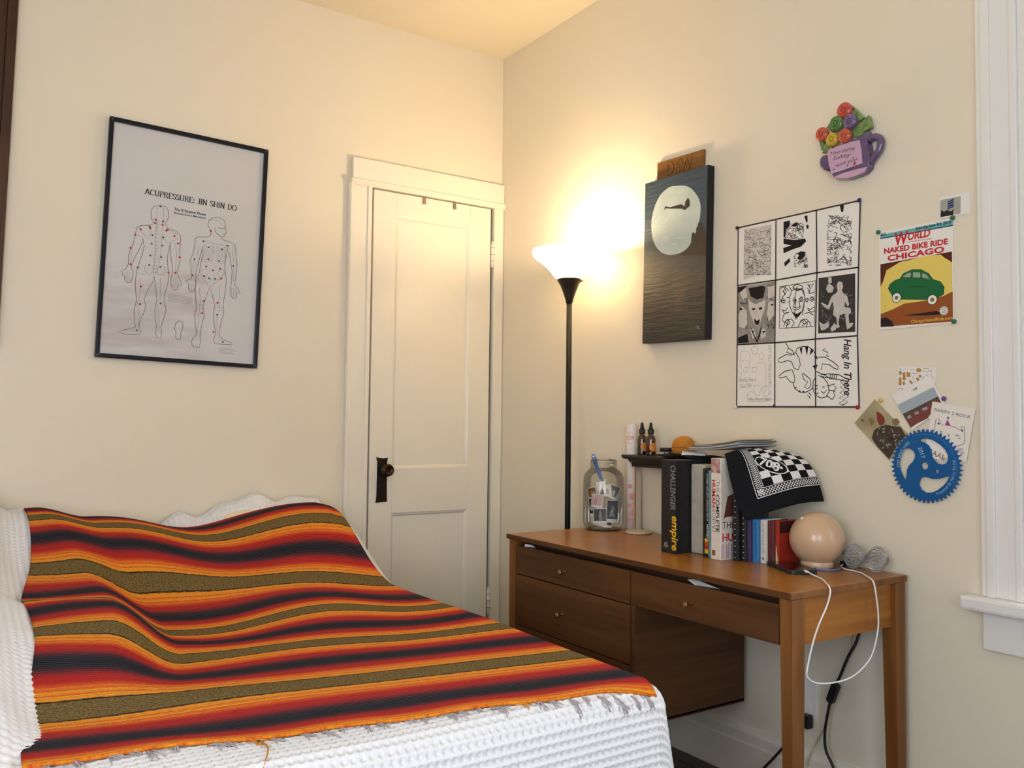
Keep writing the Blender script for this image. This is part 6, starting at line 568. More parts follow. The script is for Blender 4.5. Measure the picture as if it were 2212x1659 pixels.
 'b_car': [[[-80.9,-26.3],[-74.6,-14],[-58.2,-5.3],[-44.4,-2.8],[-32.8,10.7],[-7.8,17.9],[18.8,14.1],[40.4,0.5],[53.2,-18],[74.4,-27],[84.7,-42.8],[82.4,-63.1],[65.4,-70.2],[48.3,-73.6],[-40.3,-62.3],[-67.9,-49.6]]],
 'b_win': [[[-36.1,0.4],[-23.7,9.4],[-10.2,9.7],[-12.6,-4.1]],[[-4.3,9.7],[16.5,6],[16.3,-8.8],[-5.8,-5]],[[22.2,3],[33.9,-2],[44.6,-16.8],[22,-10.4]]],
 'b_wheel': [[-55,-56.3],[50.4,-73.9]],
 'b_misc': [[[-105.3,-111.1],[-87.3,-108.5],[-68.6,-123.3],[-64.1,-137.5],[-105.5,-135.7]],[[-40.8,-108.7],[30.6,-107.3],[60.7,-106.2],[90.1,-117.4],[30.5,-115.6]]],
 'b_badge': [[82.7,-107.6]],
 'b_text': [[-103.2,128.7],[4.5,128],[104.6,127.9],[-59.6,97],[50.1,97.5],[-92.7,76.2],[95.7,73],[-82,53.5],[85.8,52.8],[-11.6,-132.7],[106.5,-133.2]],
 'b_pins': [[-107.4,141.4],[111.8,140.9],[112.6,-139.9]],
 'ring': [[[-9.8,70.4],[-5.5,74.5],[11.3,76.2],[30.7,71.3],[49.6,60],[63,47.3],[70.8,31.9],[70.7,18.8],[65.2,9.5],[54.4,5.6],[40.9,8.3],[31.4,15.8],[26,27.5],[23.5,43.3],[16.7,56.4],[5.6,64.1],[-5.6,66.4]],[[-57.5,43.2],[-48.7,47.6],[-37.2,46.6],[-27.2,41.6],[-22.1,30.9],[-23.1,20.1],[-30.4,9],[-40.5,-0.9],[-46.4,-13.4],[-48.1,-29.8],[-51.1,-44.9],[-58.3,-35.9],[-66.9,-17.3],[-71.2,1.7],[-68,23.7]],[[74.2,-25.2],[68.7,-35.9],[56.5,-51.1],[40.1,-64],[23.6,-71.9],[6.9,-73.1],[-7,-64.8],[-13.1,-51.9],[-10.9,-38.3],[-2.4,-29.8],[10.2,-29],[26.8,-33.3],[45.9,-31.6],[62.1,-25.9],[70.2,-23.4]]],
 'ringh': [[4.9,0.5],[39.3,-12.8]],
 'k_ill': [[-76.8,278.3],[34.8,269.7],[30.4,200.4],[-81.4,202.9]],
 'k_pol': [[-96.5,197.6],[25.3,235.3],[65.4,162.8],[-34.1,98.3]],
 'k_cat': [[26,177],[142.4,155.8],[116.3,15.6],[2.2,34.4]],
 'k_leaf': [[-150.3,185.4],[-216.3,115.9],[-105.7,11],[-42.9,81.8]],
 'k_img': [[-78.2,168.2],[29.2,216.5],[54.6,162.9],[-38.3,104.2]],
 'catl': [[[30.7,101.9],[35.1,125.8],[42,131.2],[50,114],[56.7,112.2]],[[74.2,110.8],[87.4,107.8],[100.5,100.2],[107.1,109.4],[112.3,110.7],[113.9,92.7],[112,84.9],[114.4,74.7],[110.4,64.2],[97.3,57.4],[84.2,57]],[[30.7,101.9],[26.5,95.2]],[[27.9,99.2],[33.3,91.3]],[[45.7,96.8],[52.5,95.6],[51.9,92.9],[45.7,94.1]],[[88.5,87],[99,85.9],[97.6,83.3],[89.2,84.5]],[[67.2,87.9],[72.5,81.5]],[[72.6,87.3],[67.9,81.9]],[[96.3,78.1],[101.5,76.9]],[[91.9,45.6],[95.9,49.6],[107.7,51.3],[108.8,41],[102.2,30.4],[94.4,32.7],[91.9,43]],[[97.2,48.3],[103.5,33]],[[101.1,49.8],[107,37]]],
 'cathat': [[[67.7,128.6],[75.5,110.3],[59.4,112.3]]],
 'catdots': [[69.1,132.3],[42.7,116.6],[107,99]],
 'cattext': [[31.3,151.1],[129.3,130.1]],
 'ill': [[[-73.4,263.7],[-67.5,264.8],[-66.1,255.1],[-72,253.9]],[[-61.6,259],[-55.7,260.2],[-54.5,238.1],[-61.8,238.3]],[[-50.4,259.9],[-40.6,258.2],[-41.2,247.2],[-50,248.4]],[[-22.3,266.9],[-16.5,269.9],[-8,266.3],[-9.5,259.6],[-19.5,260]],[[-73.6,244.3],[-67.6,246.8],[-67.3,224.7],[-73.8,223.5]],[[-64.2,231.5],[-58.9,234.1],[-55.2,228.5],[-60.5,223.9]],[[-41.3,237.6],[-32.2,229.1],[-35.7,225.9],[-42.8,233.6]],[[-22.5,242.4],[-15.4,243.5],[-14,236.7],[-19.8,234.7]],[[-15.3,250.3],[-9.6,251.4],[-7.4,245.9],[-12.5,244.2]]],
 'illl': [[[-2.4,264.7],[0.5,268.1],[14.5,266.6],[15.9,262.5],[22.8,262.8],[22.8,260.1],[14.4,258.6],[-1,259.2],[-2.4,264.7]],[[-38.2,266.3],[-32.4,267.4],[-28.1,264.5]],[[-35.4,256.6],[-19.5,255.4]],[[-34,246.9],[-31.1,245.5],[-33.2,238.7]],[[-2.6,247.1],[-0.6,243],[-4,240.4]],[[4.5,250.9],[8.7,248],[11.5,250.6]],[[22.7,254.2],[19.9,246.3]],[[25.4,244.7],[26.7,238]],[[-73.3,272],[-64.5,267.4]],[[-55.6,271.2],[-52.7,268.3]],[[-76.9,211.1],[-70.9,216.5]],[[-69.4,215.1],[-62,215.7],[-62.1,211.3]],[[-27,231.7],[-24.1,232.9]]],
 'leafred': [[[-144.3,151.8],[-130.5,144.7],[-119.8,133.5],[-117.5,120.9],[-123.1,112.4],[-133.9,109.5],[-141.5,122.2]]],
 'leafbl': [[[-195.1,130.5],[-183.9,127.6],[-182.4,120.5],[-192,119]],[[-169.6,127.7],[-160.1,133.4],[-150.9,119.3],[-160.4,107.8]],[[-95.6,128],[-80.6,130.8],[-71.8,119.8],[-83.8,108.6],[-94.2,114.1]]],
 'leafdk': [[[-135.4,105.3],[-117,112.5],[-92.8,108.5],[-69,106],[-54.6,81.6],[-81.4,53.4],[-105.7,13.7],[-145.2,51.5],[-160.6,73.7],[-151,96.6]]],
 'leafwh': [[[-133.4,101.3],[-136.2,98.9],[-137.5,100]],[[-109.4,47.6],[-108.6,52.6],[-106.3,57.2]],[[-134.9,65.1],[-132.5,65.6],[-129.2,69]],[[-83.2,83.1],[-84.9,82.2],[-87.1,85]],[[-116.1,52.9],[-112,56.7],[-109.7,51.8]],[[-120.9,88.5],[-120.6,90.4],[-121.7,93]],[[-142.3,85.2],[-141.2,88.9],[-140.1,92.8]],[[-119,92.7],[-120.5,91.8],[-125,89.7]],[[-124.1,61.3],[-124.9,64.2],[-123,68.7]],[[-87.6,65.1],[-85.5,67.3],[-81.9,70.3]],[[-73.1,83.9],[-75,84.1],[-74.6,82.5]],[[-87.8,76.7],[-90.9,77.5],[-90.6,79.7]],[[-85.4,54.7],[-84.4,58.9],[-82.4,60.2]],[[-87.2,83.6],[-91.5,84.5],[-92.1,80.7]],[[-122.4,89.8],[-122.2,91.7],[-125.2,91.8]],[[-141.1,82],[-141.7,84.6],[-141.4,88.8]],[[-98.4,54.7],[-101.3,54.8],[-104,57.3]],[[-75.4,61.3],[-74.1,64.4],[-72.7,67.9]],[[-71.8,49.3],[-69.7,51.6],[-70.9,56.5]],[[-123.2,47.8],[-124.8,44.2],[-126.6,43.7]],[[-105,89.5],[-103.8,91.3],[-104.9,89.4]],[[-75,47.9],[-71.7,50],[-69.5,53]],[[-96.3,99.9],[-94.6,95.3],[-93.3,90.1]],[[-128,99.4],[-124.4,100.7],[-121.5,96.3]],[[-119.4,99.5],[-118.5,102.7],[-121,102.6]],[[-128,99.4],[-123.7,102.2],[-121.3,102.6]]],
 'kcar': [[[-52.6,128.2],[-42.3,141.9],[-22.1,150],[-2.1,160.7],[17.7,171.2],[41.2,184.3],[49.2,166.9],[25.8,152.5],[11.6,131.1],[-22.4,114.7],[-39.8,106.4]]],
 'kimg2': [[[-78.2,168.2],[29.2,216.5],[41.3,190.9],[-62.8,141.9]]],
 'kcarw': [[[-49.6,136.4],[-39.4,140.5],[-35.2,133.7],[-45.3,128.2]],[[-27.8,145.9],[-16.3,151.3],[-13.6,144.5],[-25,140.5]],[[-4.9,158],[9.2,163.3],[11.9,155.2],[-2.2,151.2]]],
 'kpins': [[-128.6,181.9],[58.4,184]],
 'm_body': [[[-64.4,-23.3],[-47.5,-13],[-28.9,-11.4],[11,-10.8],[46.5,-10.8],[55.3,2.6],[67.5,7.2],[69.9,-12.5],[65.6,-17.6],[70.6,-34.8],[73.9,-59.2],[75.4,-83.2],[72.6,-103],[57.9,-115.1],[35.1,-119.2],[3.1,-120.5],[-29.6,-113.7],[-48,-102.9],[-57.2,-82.6],[-62.7,-51.7]]],
 'm_sign': [[[-65.3,-22.3],[-55.9,-14.9],[-17.9,-13.5],[18.2,-12.7],[44.7,-14.3],[50.6,-45.3],[53.7,-86.5],[28.3,-88.9],[-18.5,-92],[-51.7,-93],[-60.9,-62.1]]],
 'm_foot': [[[-47.1,-103.9],[-18.5,-100.1],[28.2,-99.3],[58,-100.2],[70.9,-101],[57.9,-114.4],[35.1,-118.4],[3.1,-119.7],[-29.6,-112.9],[-45.3,-104.3]]],
 'm_band': [[[-51.7,-93],[28.3,-89.7],[53.7,-87.3],[70.1,-96.1],[58,-100.2],[28.2,-99.3],[-18.5,-100.1],[-47.1,-103.9]]],
 'm_handle': [[67.3,-18.1],[79.4,-13.5],[93,-16.5],[103.9,-26.5],[104.6,-43.9],[96,-61.9],[82.3,-74],[72.8,-87.3]],
 'm_spout': [[-65.4,-36.2],[-73.8,-27.5],[-85.2,-26.2],[-94.8,-32],[-98.7,-44.4],[-95,-60.3],[-83.6,-71.3],[-70.4,-77.8],[-62.8,-69.8]],
 'm_rose': [[-2.7,86.9],[15.9,48.2],[-30.3,55.1],[-82,36.8],[-45.4,10.3],[-2.3,9.8]],
 'm_leaf': [[[11.9,101.8],[22.5,90.5],[10,89.5]],[[26,84.6],[54,52.3],[38.1,47.4],[24.1,67.5]],[[69.6,47.7],[76.2,17.3],[53.6,11.1],[38,31.4]],[[20.2,20.5],[38,26.6],[53.6,4.7],[34.2,-1.1],[23.7,5.1]],[[-67.7,56.8],[-54.4,72.8],[-43.3,61.3],[-50.9,38.8]],[[-96.5,18.3],[-85,16.9],[-83.2,-3.5],[-90.8,-4.8]],[[-83.3,-16.8],[-77.4,4.9],[-54.9,-1.2],[-60.6,-17.7]]],
 'm_text': [[-53.2,-36.1],[-29.1,-38.2],[31.3,-38.6],[-44,-53.2],[16.1,-55.5],[-34,-76.9],[37.2,-73.6]],
 'm_dots': [[-50.4,-28.6],[-14.5,-45.2],[24.9,-63.3],[4.2,-81.4],[-41.4,-81.6]],
 'm_reddot': [[[30.2,-74.2],[32.7,-82],[28.3,-87.3],[23.9,-82.2]]],
 'p_moon': [[[6.8,265.4],[-21.2,268.7],[-49.4,261.8],[-77.7,245.8],[-102.4,214.8],[-117.9,176.6],[-122.5,141.5],[-115.7,94.2],[-94.5,55.3],[-64.9,29.5],[-32.5,16.3],[-0.9,11.9],[33.5,13.4],[67.1,24.6],[89.9,45.6],[109,74.1],[124.5,107.7],[131.7,144.9],[129.3,179],[112.3,211.2],[82,241.5],[48,258.2]]],
 'p_trees': [[[132.5,112.4],[122.8,110.4],[118.2,96.7],[111.8,90.5],[113.8,75.8],[107.4,72],[102.3,78.8],[92.4,76.7],[89.5,60.2],[88.3,41],[73.8,23.7],[33.7,4.8],[176.8,-14.7],[176.7,63.4],[144.4,85.3],[132.7,104]]],
 'p_bird': [[[-54.6,185.7],[-47.8,199.6],[-22.8,191.3],[5.1,192.4],[36,191.6],[53.2,181],[56.2,197.6],[69.4,209.8],[78,196],[78.5,176.4],[63.6,171.8],[57,166.8],[36.4,175.5],[8.8,180.5],[-22.7,186.2],[-45.8,191.7]]],
 'p_clouds': [[[-62.7,86.1],[-27.1,83.1],[-23.5,77.5],[-55.4,79.9]],[[11.5,72.2],[39,70.4],[42.5,65],[15.1,66.7]],[[68.9,90.2],[83.8,91.5],[82.3,85.6]],[[-16,58.9],[25.8,50.2],[12.2,44.8],[-19.3,51.9]]],
}
# ------------------------------------------------------------------ left wall: framed chart, dark board
fp = thing('framed_poster', 'black framed acupressure chart with two outlined body figures above the bed', 'poster', **on_left(.767, 1.8375, .001, -1.6))
m_frame = M('black_frame_metal', (26, 25, 34), .35, metal=.5)
for a, b, c, d in ((-.302, -.286, -.456, .456), (.286, .302, -.456, .456)): box('frame_bar', (a, c, 0), (b, d, .022), m_frame, fp, .003)
for c, d in ((-.456, -.440), (.440, .456)): box('frame_bar', (-.2858, c, 0), (.2858, d, .022), m_frame, fp, .003)
for sx in (-1, 1):
    for sy in (-1, 1): ink('mitre_line', [[(sx*302, sy*456), (sx*287, sy*441)]], .0012, .0223, m_grey_m, fp)
def chart_paper():
    m = bpy.data.materials.new('chart_paper'); m.use_nodes = True; t = m.node_tree; b = t.nodes['Principled BSDF']; b.inputs['Roughness'].default_value = .5
    tc = nn(t, 'ShaderNodeTexCoord'); sp = nn(t, 'ShaderNodeSeparateXYZ'); t.links.new(tc.outputs['Object'], sp.inputs[0])
    mp = nn(t, 'ShaderNodeMapping'); mp.inputs['Scale'].default_value = (2.2, 11, 1); mp.inputs['Rotation'].default_value = (0, 0, .06); t.links.new(tc.outputs['Object'], mp.inputs[0])
    nz = nn(t, 'ShaderNodeTexNoise'); nz.inputs['Scale'].default_value = 1.6; nz.inputs['Detail'].default_value = 4; t.links.new(mp.outputs[0], nz.inputs['Vector'])
    g1 = nn(t, 'ShaderNodeMapRange', interpolation_type='SMOOTHSTEP'); g1.inputs[1].default_value = -.08; g1.inputs[2].default_value = -.12; t.links.new(sp.outputs[1], g1.inputs[0])
    g2 = nn(t, 'ShaderNodeMapRange', interpolation_type='SMOOTHSTEP'); g2.inputs[1].default_value = .12; g2.inputs[2].default_value = .04; t.links.new(sp.outputs[0], g2.inputs[0])
    th_ = nn(t, 'ShaderNodeMapRange'); th_.inputs[1].default_value = .36; th_.inputs[2].default_value = .6; th_.inputs[4].default_value = .75; t.links.new(nz.outputs[0], th_.inputs[0])
    a = nn(t, 'ShaderNodeMath', operation='MULTIPLY'); c = nn(t, 'ShaderNodeMath', operation='MULTIPLY'); t.links.new(g1.outputs[0], a.inputs[0]); t.links.new(g2.outputs[0], a.inputs[1]); t.links.new(a.outputs[0], c.inputs[0]); t.links.new(th_.outputs[0], c.inputs[1])
    mx = nn(t, 'ShaderNodeMix', data_type='RGBA'); mx.inputs[6].default_value = (*lin((236, 232, 230)), 1); mx.inputs[7].default_value = (*lin((214, 200, 198)), 1)
    t.links.new(c.outputs[0], mx.inputs[0]); t.links.new(mx.outputs[2], b.inputs['Base Color']); return m
box('paper', (-.2858, -.440, .002), (.2858, .440, .008), chart_paper(), fp, 0)
ink('figure_outline', ART['body'], .0019, .0084, M('chart_line', (112, 102, 98), .7), fp)
ink('figure_detail', ART['fine'], .0012, .0083, M('chart_fine_line', (150, 142, 142), .7), fp)
ink('small_print', ART['ptxt'], .0011, .0083, M('chart_small_print', (160, 152, 150), .7), fp)
dots('red_point', ART['red'], .0042, .0086, M('red_print', (196, 58, 48), .6), fp); dots('blue_point', ART['blue'], .0036, .0086, M('blue_print', (66, 72, 104), .6), fp)
T = ART['title']; ta = math.atan2(T[1][1]-T[0][1], T[1][0]-T[0][0])
serif_text('lettering', 'ACUPRESSURE: JIN SHIN DO', .0215, (T[1][0]-T[0][0])*.001, (T[0][0]*.001, T[0][1]*.001, .0085), m_ink, fp, ta)
text('lettering', 'The 8 Strange Flows', .0155, (T[3][0]*.001, T[3][1]*.001-.006, .0085), m_ink, fp, ta, bold=.018, width=.121)
text('lettering', '(Extraordinary Meridians)', .0115, (T[4][0]*.001, T[4][1]*.001-.0115, .0085), m_ink, fp, ta, width=.121, bold=.01)
box('glazing', (-.2858, -.440, .0115), (.2858, .440, .0130), pane_mat('chart_glazing', (.97, .97, .97), .35), fp, 0)
db = thing('wall_board', 'dark brown wooden board hanging at the upper left edge', 'board', **on_left(-.135, 2.16, .001, -1.1))
m_dw = wood('dark_stained_wood', (60, 36, 22), (74, 46, 28), (88, 58, 36), .5, 1, 5)
box('panel', (-.262, -.72, .004), (.262, .72, .016), m_dw, db, .002)
for a, b, c, d in ((-.294, -.2625, -.75, .75), (.2625, .294, -.75, .75)): box('edge_strip', (a, c, 0), (b, d, .026), m_dw, db, .003)
for c, d in ((-.75, -.7205), (.7205, .75)): box('edge_strip', (-.262, c, 0), (.262, d, .026), m_dw, db, .003)

# ------------------------------------------------------------------ right wall: painting and plaque
pt = thing('moon_painting', 'night painting of a pale moon on a dark board beside the lamp', 'painting', **on_right(-2.2685, 1.7775, .001, -1.2))
def paint_mat():
    m = bpy.data.materials.new('night_sky_paint'); m.use_nodes = True; t = m.node_tree; b = t.nodes['Principled BSDF']; b.inputs['Roughness'].default_value = .55
    tc = nn(t, 'ShaderNodeTexCoord'); sp = nn(t, 'ShaderNodeSeparateXYZ'); t.links.new(tc.outputs['Object'], sp.inputs[0])
    nz = nn(t, 'ShaderNodeTexNoise'); nz.inputs['Scale'].default_value = 9; nz.inputs['Detail'].default_value = 7; t.links.new(tc.outputs['Object'], nz.inputs['Vector'])
    ad = nn(t, 'ShaderNodeMath', operation='MULTIPLY_ADD'); ad.inputs[1].default_value = .14; t.links.new(nz.outputs[0], ad.inputs[0]); t.links.new(sp.outputs[1], ad.inputs[2])
    mr = nn(t, 'ShaderNodeMapRange'); mr.inputs[1].default_value = -.24; mr.inputs[2].default_value = .38; t.links.new(ad.outputs[0], mr.inputs[0])
    r = nn(t, 'ShaderNodeValToRGB'); e = r.color_ramp.elements
    e[0].position, e[0].color = 0, (*lin((40, 36, 34)), 1); e[1].position, e[1].color = 1, (*lin((52, 70, 84)), 1)
    for p, c in ((.2, (52, 48, 44)), (.45, (76, 72, 70)), (.6, (60, 72, 84)), (.8, (44, 66, 86))): q = e.new(p); q.color = (*lin(c), 1)
    t.links.new(mr.outputs[0], r.inputs[0])
    mp = nn(t, 'ShaderNodeMapping'); mp.inputs['Scale'].default_value = (10, 70, 1); mp.inputs['Rotation'].default_value = (0, 0, .1); t.links.new(tc.outputs['Object'], mp.inputs[0])
    n2 = nn(t, 'ShaderNodeTexNoise'); n2.inputs['Scale'].default_value = 1; n2.inputs['Detail'].default_value = 5; t.links.new(mp.outputs[0], n2.inputs['Vector'])
    bp = nn(t, 'ShaderNodeBump'); bp.inputs['Strength'].default_value = .7; bp.inputs['Distance'].default_value = .004; t.links.new(n2.outputs[0], bp.inputs['Height']); t.links.new(bp.outputs[0], b.inputs['Normal'])
    n3 = nn(t, 'ShaderNodeTexNoise'); n3.inputs['Scale'].default_value = 5; t.links.new(tc.outputs['Object'], n3.inputs['Vector'])
    k = nn(t, 'ShaderNodeMapRange'); k.inputs[1].default_value = .56; k.inputs[2].default_value = .72; k.inputs[4].default_value = .5; t.links.new(n3.outputs[0], k.inputs[0])
    lo = nn(t, 'ShaderNodeMapRange'); lo.inputs[1].default_value = .02; lo.inputs[2].default_value = -.05; t.links.new(sp.outputs[1], lo.inputs[0])
    km = nn(t, 'ShaderNodeMath', operation='MULTIPLY'); t.links.new(k.outputs[0], km.inputs[0]); t.links.new(lo.outputs[0], km.inputs[1])
    mx = nn(t, 'ShaderNodeMix', data_type='RGBA'); mx.inputs[7].default_value = (*lin((96, 78, 50)), 1); t.links.new(km.outputs[0], mx.inputs[0]); t.links.new(r.outputs[0], mx.inputs[6]); t.links.new(mx.outputs[2], b.inputs['Base Color']); return m
box('board', (-.162, -.309, 0), (.162, .309, .033), paint_mat(), pt, .0025)
box('board_edge', (.1618, -.309, .0005), (.1636, .309, .0325), M('black_edge_paint', (16, 16, 18), .5), pt, 0)
mo = ART['p_moon'][0]; n_m = len(mo); mo = [tuple(p[:2]) for p in spline([(*q, 0) for q in mo+mo[:1]], 5)[:-1]]
fills('moon', [mo], .0334, M('moon_paint', (196, 208, 204), .7, var=(14, .6), col2=(168, 184, 184), bump=(50, .4)), pt)
fills('cloud_strokes', ART['p_clouds'], .0338, M('cloud_paint', (206, 212, 206), .6, var=(60, .8), col2=(190, 202, 200)), pt)
fills('hillside', [[(min(x, 161.5), y) for x, y in ART['p_trees'][0]]], .0342, M('hill_paint', (58, 50, 44), .5, var=(12, .6), col2=(76, 60, 42)), pt)
fills('bird_silhouette', ART['p_bird'], .0342, M('silhouette_paint', (44, 34, 30), .6), pt)
ink('signature', [[(118, -270), (122, -258), (125, -270)], [(128, -272), (130, -260), (136, -262), (130, -266), (138, -272)]], .0014, .0336, M('pale_paint', (170, 166, 160), .6), pt)
pq = thing('wooden_plaque', 'small carved wooden plaque tucked behind the top of the moon painting', 'plaque', **on_right(-2.262, 2.115, .001, -2.2))
m_carv = wood('carved_brown_wood', (104, 66, 28), (132, 88, 40), (156, 108, 54), .45, 0, 9)
box('plate', (-.121, -.045, 0), (.121, .045, .010), m_carv, pq, .003)
text('carved_letters', 'DEW', .068, (-.070, -.014, .0098), m_carv, pq, bold=.01, width=.135, extrude=.0022)

# nine panel print with pins
def paper_sheet(name, pts, mat, parent, z0=.0003, z1=.0010): return prism(name, [(x*.001, y*.001) for x, y in pts], z0, z1, mat, parent)
npn = thing('comic_print', 'black and white print of nine ink drawings pinned above the desk', 'print', **on_right(-1.757, 1.5324, .001))
paper_sheet('sheet', [(-234, 309.5), (237, 306), (235, 100), (231, -100), (233, -309.5), (-240, -306)], m_paper, npn)
Zp = .0012
ink('panel_border', ART['grid'], .0048, Zp+.0003, M('dark_brown_ink', (52, 44, 44), .6), npn)
fills('grey_wash', ART['ngrey'], Zp-.0001, M('grey_print', (196, 190, 184), .6, var=(18, .9), col2=(226, 220, 214)), npn)
ink('drawing_lines', ART['ns1'], .0013, Zp+.0001, M('mid_grey_ink', (112, 106, 104), .6), npn)
ink('drawing_lines', ART['ns2']+ART['ns3'], .0016, Zp, m_ink, npn)
fills('ink_blacks', ART['nfill'], Zp+.0001, m_ink, npn)
fills('shaded_panel', ART['ndevil'], Zp-.0001, M('charcoal_print', (120, 114, 110), .6, var=(16, .9), col2=(176, 170, 164)), npn)
ink('drawing_lines', ART['ns4'], .0014, Zp, m_ink, npn)
fills('face_lights', ART['ndev_w'], Zp+.0001, M('pale_print', (214, 208, 202), .6, var=(30, .5), col2=(180, 174, 168)), npn); fills('face_darks', ART['ndev_b'], Zp+.0002, m_ink, npn)
ink('drawing_lines', ART['cat'], .0026, Zp, m_ink, npn); ink('faint_sketch', ART['nlt'], .0012, Zp, M('light_grey_ink', (158, 152, 150), .6), npn)
fills('dark_panel', ART['npanel'], Zp-.0001, M('black_print', (44, 42, 44), .6, var=(20, .4), col2=(70, 68, 68)), npn)
ink('drawing_lines', ART['ns5'], .0009, Zp, M('scratch_white', (170, 166, 164), .6), npn)
fills('seated_figure', ART['nfig'], Zp+.0002, M('pale_figure_print', (206, 202, 198), .6, var=(30, .5), col2=(170, 166, 162)), npn)
N_ = [(a*.001, b*.001) for a, b in ART['ntext']]
text('lettering', 'Hang In There', .036, (N_[0][0]-.002, N_[0][1], Zp+.0004), m_ink, npn, R(-90), width=N_[0][1]-N_[1][1], shear=.3, bold=.015)
m_lg = MATS['light_grey_ink']
text('lettering', 'GET ALL THE GLORY', .0125, (N_[2][0]-.001, N_[2][1], Zp+.0002), m_lg, npn, R(-90), width=N_[2][1]-N_[3][1])
text('lettering', "Brad's Fears", .020, (*N_[4], Zp+.0002), m_lg, npn, width=.070); text('lettering', 'Can Thr', .020, (*N_[5], Zp+.0002), m_lg, npn, width=.052)
text('lettering', 'Who Wore It Best?', .014, (*N_[6], Zp+.0002), M('grey_ink', (96, 92, 90), .6), npn, width=.092)
def pin(y, z, col, label, cat='push pin', grp=None):
    t = lathe('push_pin', [(.0012, -.001), (.0012, .003), (.0062, .003), (.0066, .0055), (.0048, .0085), (.0015, .0098)], M('pin_%d_%d_%d' % col, col, .35), None, 16)
    f = on_right(-y, z, .003); t.location = f['loc']; t.rotation_euler = f['rot']; tag(t, label, cat, grp)
q = [(1.757-a*.001, 1.5324+b*.001) for a, b in ART['npins']]
g_ = 'pins holding the comic print'
pin(*q[0], (58, 30, 30), 'dark maroon pin at the upper left corner of the comic print', grp=g_); pin(*q[1], (34, 34, 110), 'navy blue pin at the upper right corner of the comic print', grp=g_)
pin(*q[2], (214, 214, 218), 'white pin at the lower left corner of the comic print', grp=g_); pin(*q[3], (176, 30, 46), 'red pin at the lower right corner of the comic print', grp=g_)

# bike ride poster
bp_ = thing('bike_ride_poster', 'colourful bike ride flyer with a green car pinned near the window', 'poster', **on_right(-1.351, 1.589, .001))
paper_sheet('sheet', [(-109, 142.5), (110.5, 141), (111, -144), (-110, -144)], m_paper, bp_)
C_ = lambda n, c: M(n, c, .5, spec=.2)
fills('teal_header', ART['b_head'], Zp, C_('teal_print', (104, 178, 178)), bp_); fills('maroon_sky', ART['b_sky'], Zp, C_('maroon_print', (92, 44, 34)), bp_)
ink('header_rule', [[ART['b_head'][0][3], ART['b_head'][0][2]]], .0026, Zp+.0002, C_('navy_print', (30, 40, 76)), bp_)
fills('yellow_burst', ART['b_burst'], Zp+.0001, C_('yellow_print', (232, 208, 108)), bp_); fills('brown_ground', ART['b_ground'], Zp+.0002, C_('brown_print', (150, 84, 42)), bp_)
m_gcar = C_('green_print', (34, 104, 62)); fills('green_car', ART['b_car'], Zp+.0003, m_gcar, bp_); fills('car_windows', ART['b_win'], Zp+.0004, C_('pale_green_print', (150, 170, 150)), bp_)
ink('car_outline', [ART['b_car'][0]+ART['b_car'][0][:1], [(-38, 0), (0, -6), (42, -14)], [(-20, -30), (30, -34)]], .0010, Zp+.0005, m_ink, bp_)
wheels = ART['b_wheel']
dots('tyre', wheels, .0150, Zp+.0005, m_ink, bp_); dots('white_wall', wheels, .0132, Zp+.0006, m_white, bp_); dots('hub_cap', wheels, .0060, Zp+.0007, C_('olive_print', (120, 120, 60)), bp_)
fills('dark_shapes', ART['b_misc'], Zp+.0004, C_('dark_print', (46, 32, 34)), bp_)
dots('round_badge', [ART['b_badge']] if not isinstance(ART['b_badge'][0], (list, tuple)) else ART['b_badge'], .0125, Zp+.0005, m_white, bp_)
bb = ART['b_badge'][0] if isinstance(ART['b_badge'][0], (list, tuple)) else ART['b_badge']
ink('badge_lines', [[(bb[0]+10.5*math.cos(a*.52), bb[1]+10.5*math.sin(a*.52)) for a in range(13)], [(bb[0]-6, bb[1]+4), (bb[0]+6, bb[1]+5)], [(bb[0]-6, bb[1]-1), (bb[0]+6, bb[1])], [(bb[0]-5, bb[1]-5), (bb[0]+5, bb[1]-4)]], .0010, Zp+.0007, m_ink, bp_)
K = [(a*.001, b*.001) for a, b in ART['b_text']]; m_rd = C_('red_title_print', (202, 44, 52)); m_nv = MATS['navy_print']
def bt(s, i, j, size, mat, bold=.0, sh=0., dz=.0006):
    a = math.atan2(K[j][1]-K[i][1], K[j][0]-K[i][0]); text('lettering', s, size, (K[i][0], K[i][1], Zp+dz), mat, bp_, a, width=math.hypot(K[j][0]-K[i][0], K[j][1]-K[i][1]), bold=bold, shear=sh)
text('lettering', '#15', .0125, (*K[0], Zp+.0004), m_nv, bp_, bold=.02, width=.017); bt('Saturday June 9th, 2018', 1, 2, .0125, m_nv, .015)
text('lettering', 'W', .050, (K[3][0], K[3][1]-.002, Zp+.0004), m_rd, bp_, bold=.03, width=.042, shear=.1); text('lettering', 'ORLD', .029, (K[3][0]+.040, K[3][1]+.006, Zp+.0004), m_rd, bp_, bold=.03, width=.066, shear=.15)
bt('NAKED BIKE RIDE', 5, 6, .0215, m_rd, .035); bt('CHICAGO', 7, 8, .0225, m_rd, .035); bt('ChicagoNakedRide.com', 9, 10, .0125, C_('gold_print', (236, 190, 90)), .01, dz=.0008)
ink('title_underline', [[(K[3][0]*1000+38, K[3][1]*1000+1), (K[4][0]*1000, K[4][1]*1000-2)]], .0012, Zp+.0005, m_rd, bp_)
q = [(1.351-a*.001, 1.589+b*.001) for a, b in ART['b_pins']]; g_ = 'green pins holding the flyer'
pin(*q[0], (32, 110, 84), 'green pin at the upper left corner of the bike flyer', grp=g_); pin(*q[1], (32, 110, 84), 'green pin at the upper right corner of the bike flyer', grp=g_); pin(*q[2], (32, 110, 84), 'green pin at the lower right corner of the bike flyer', grp=g_)

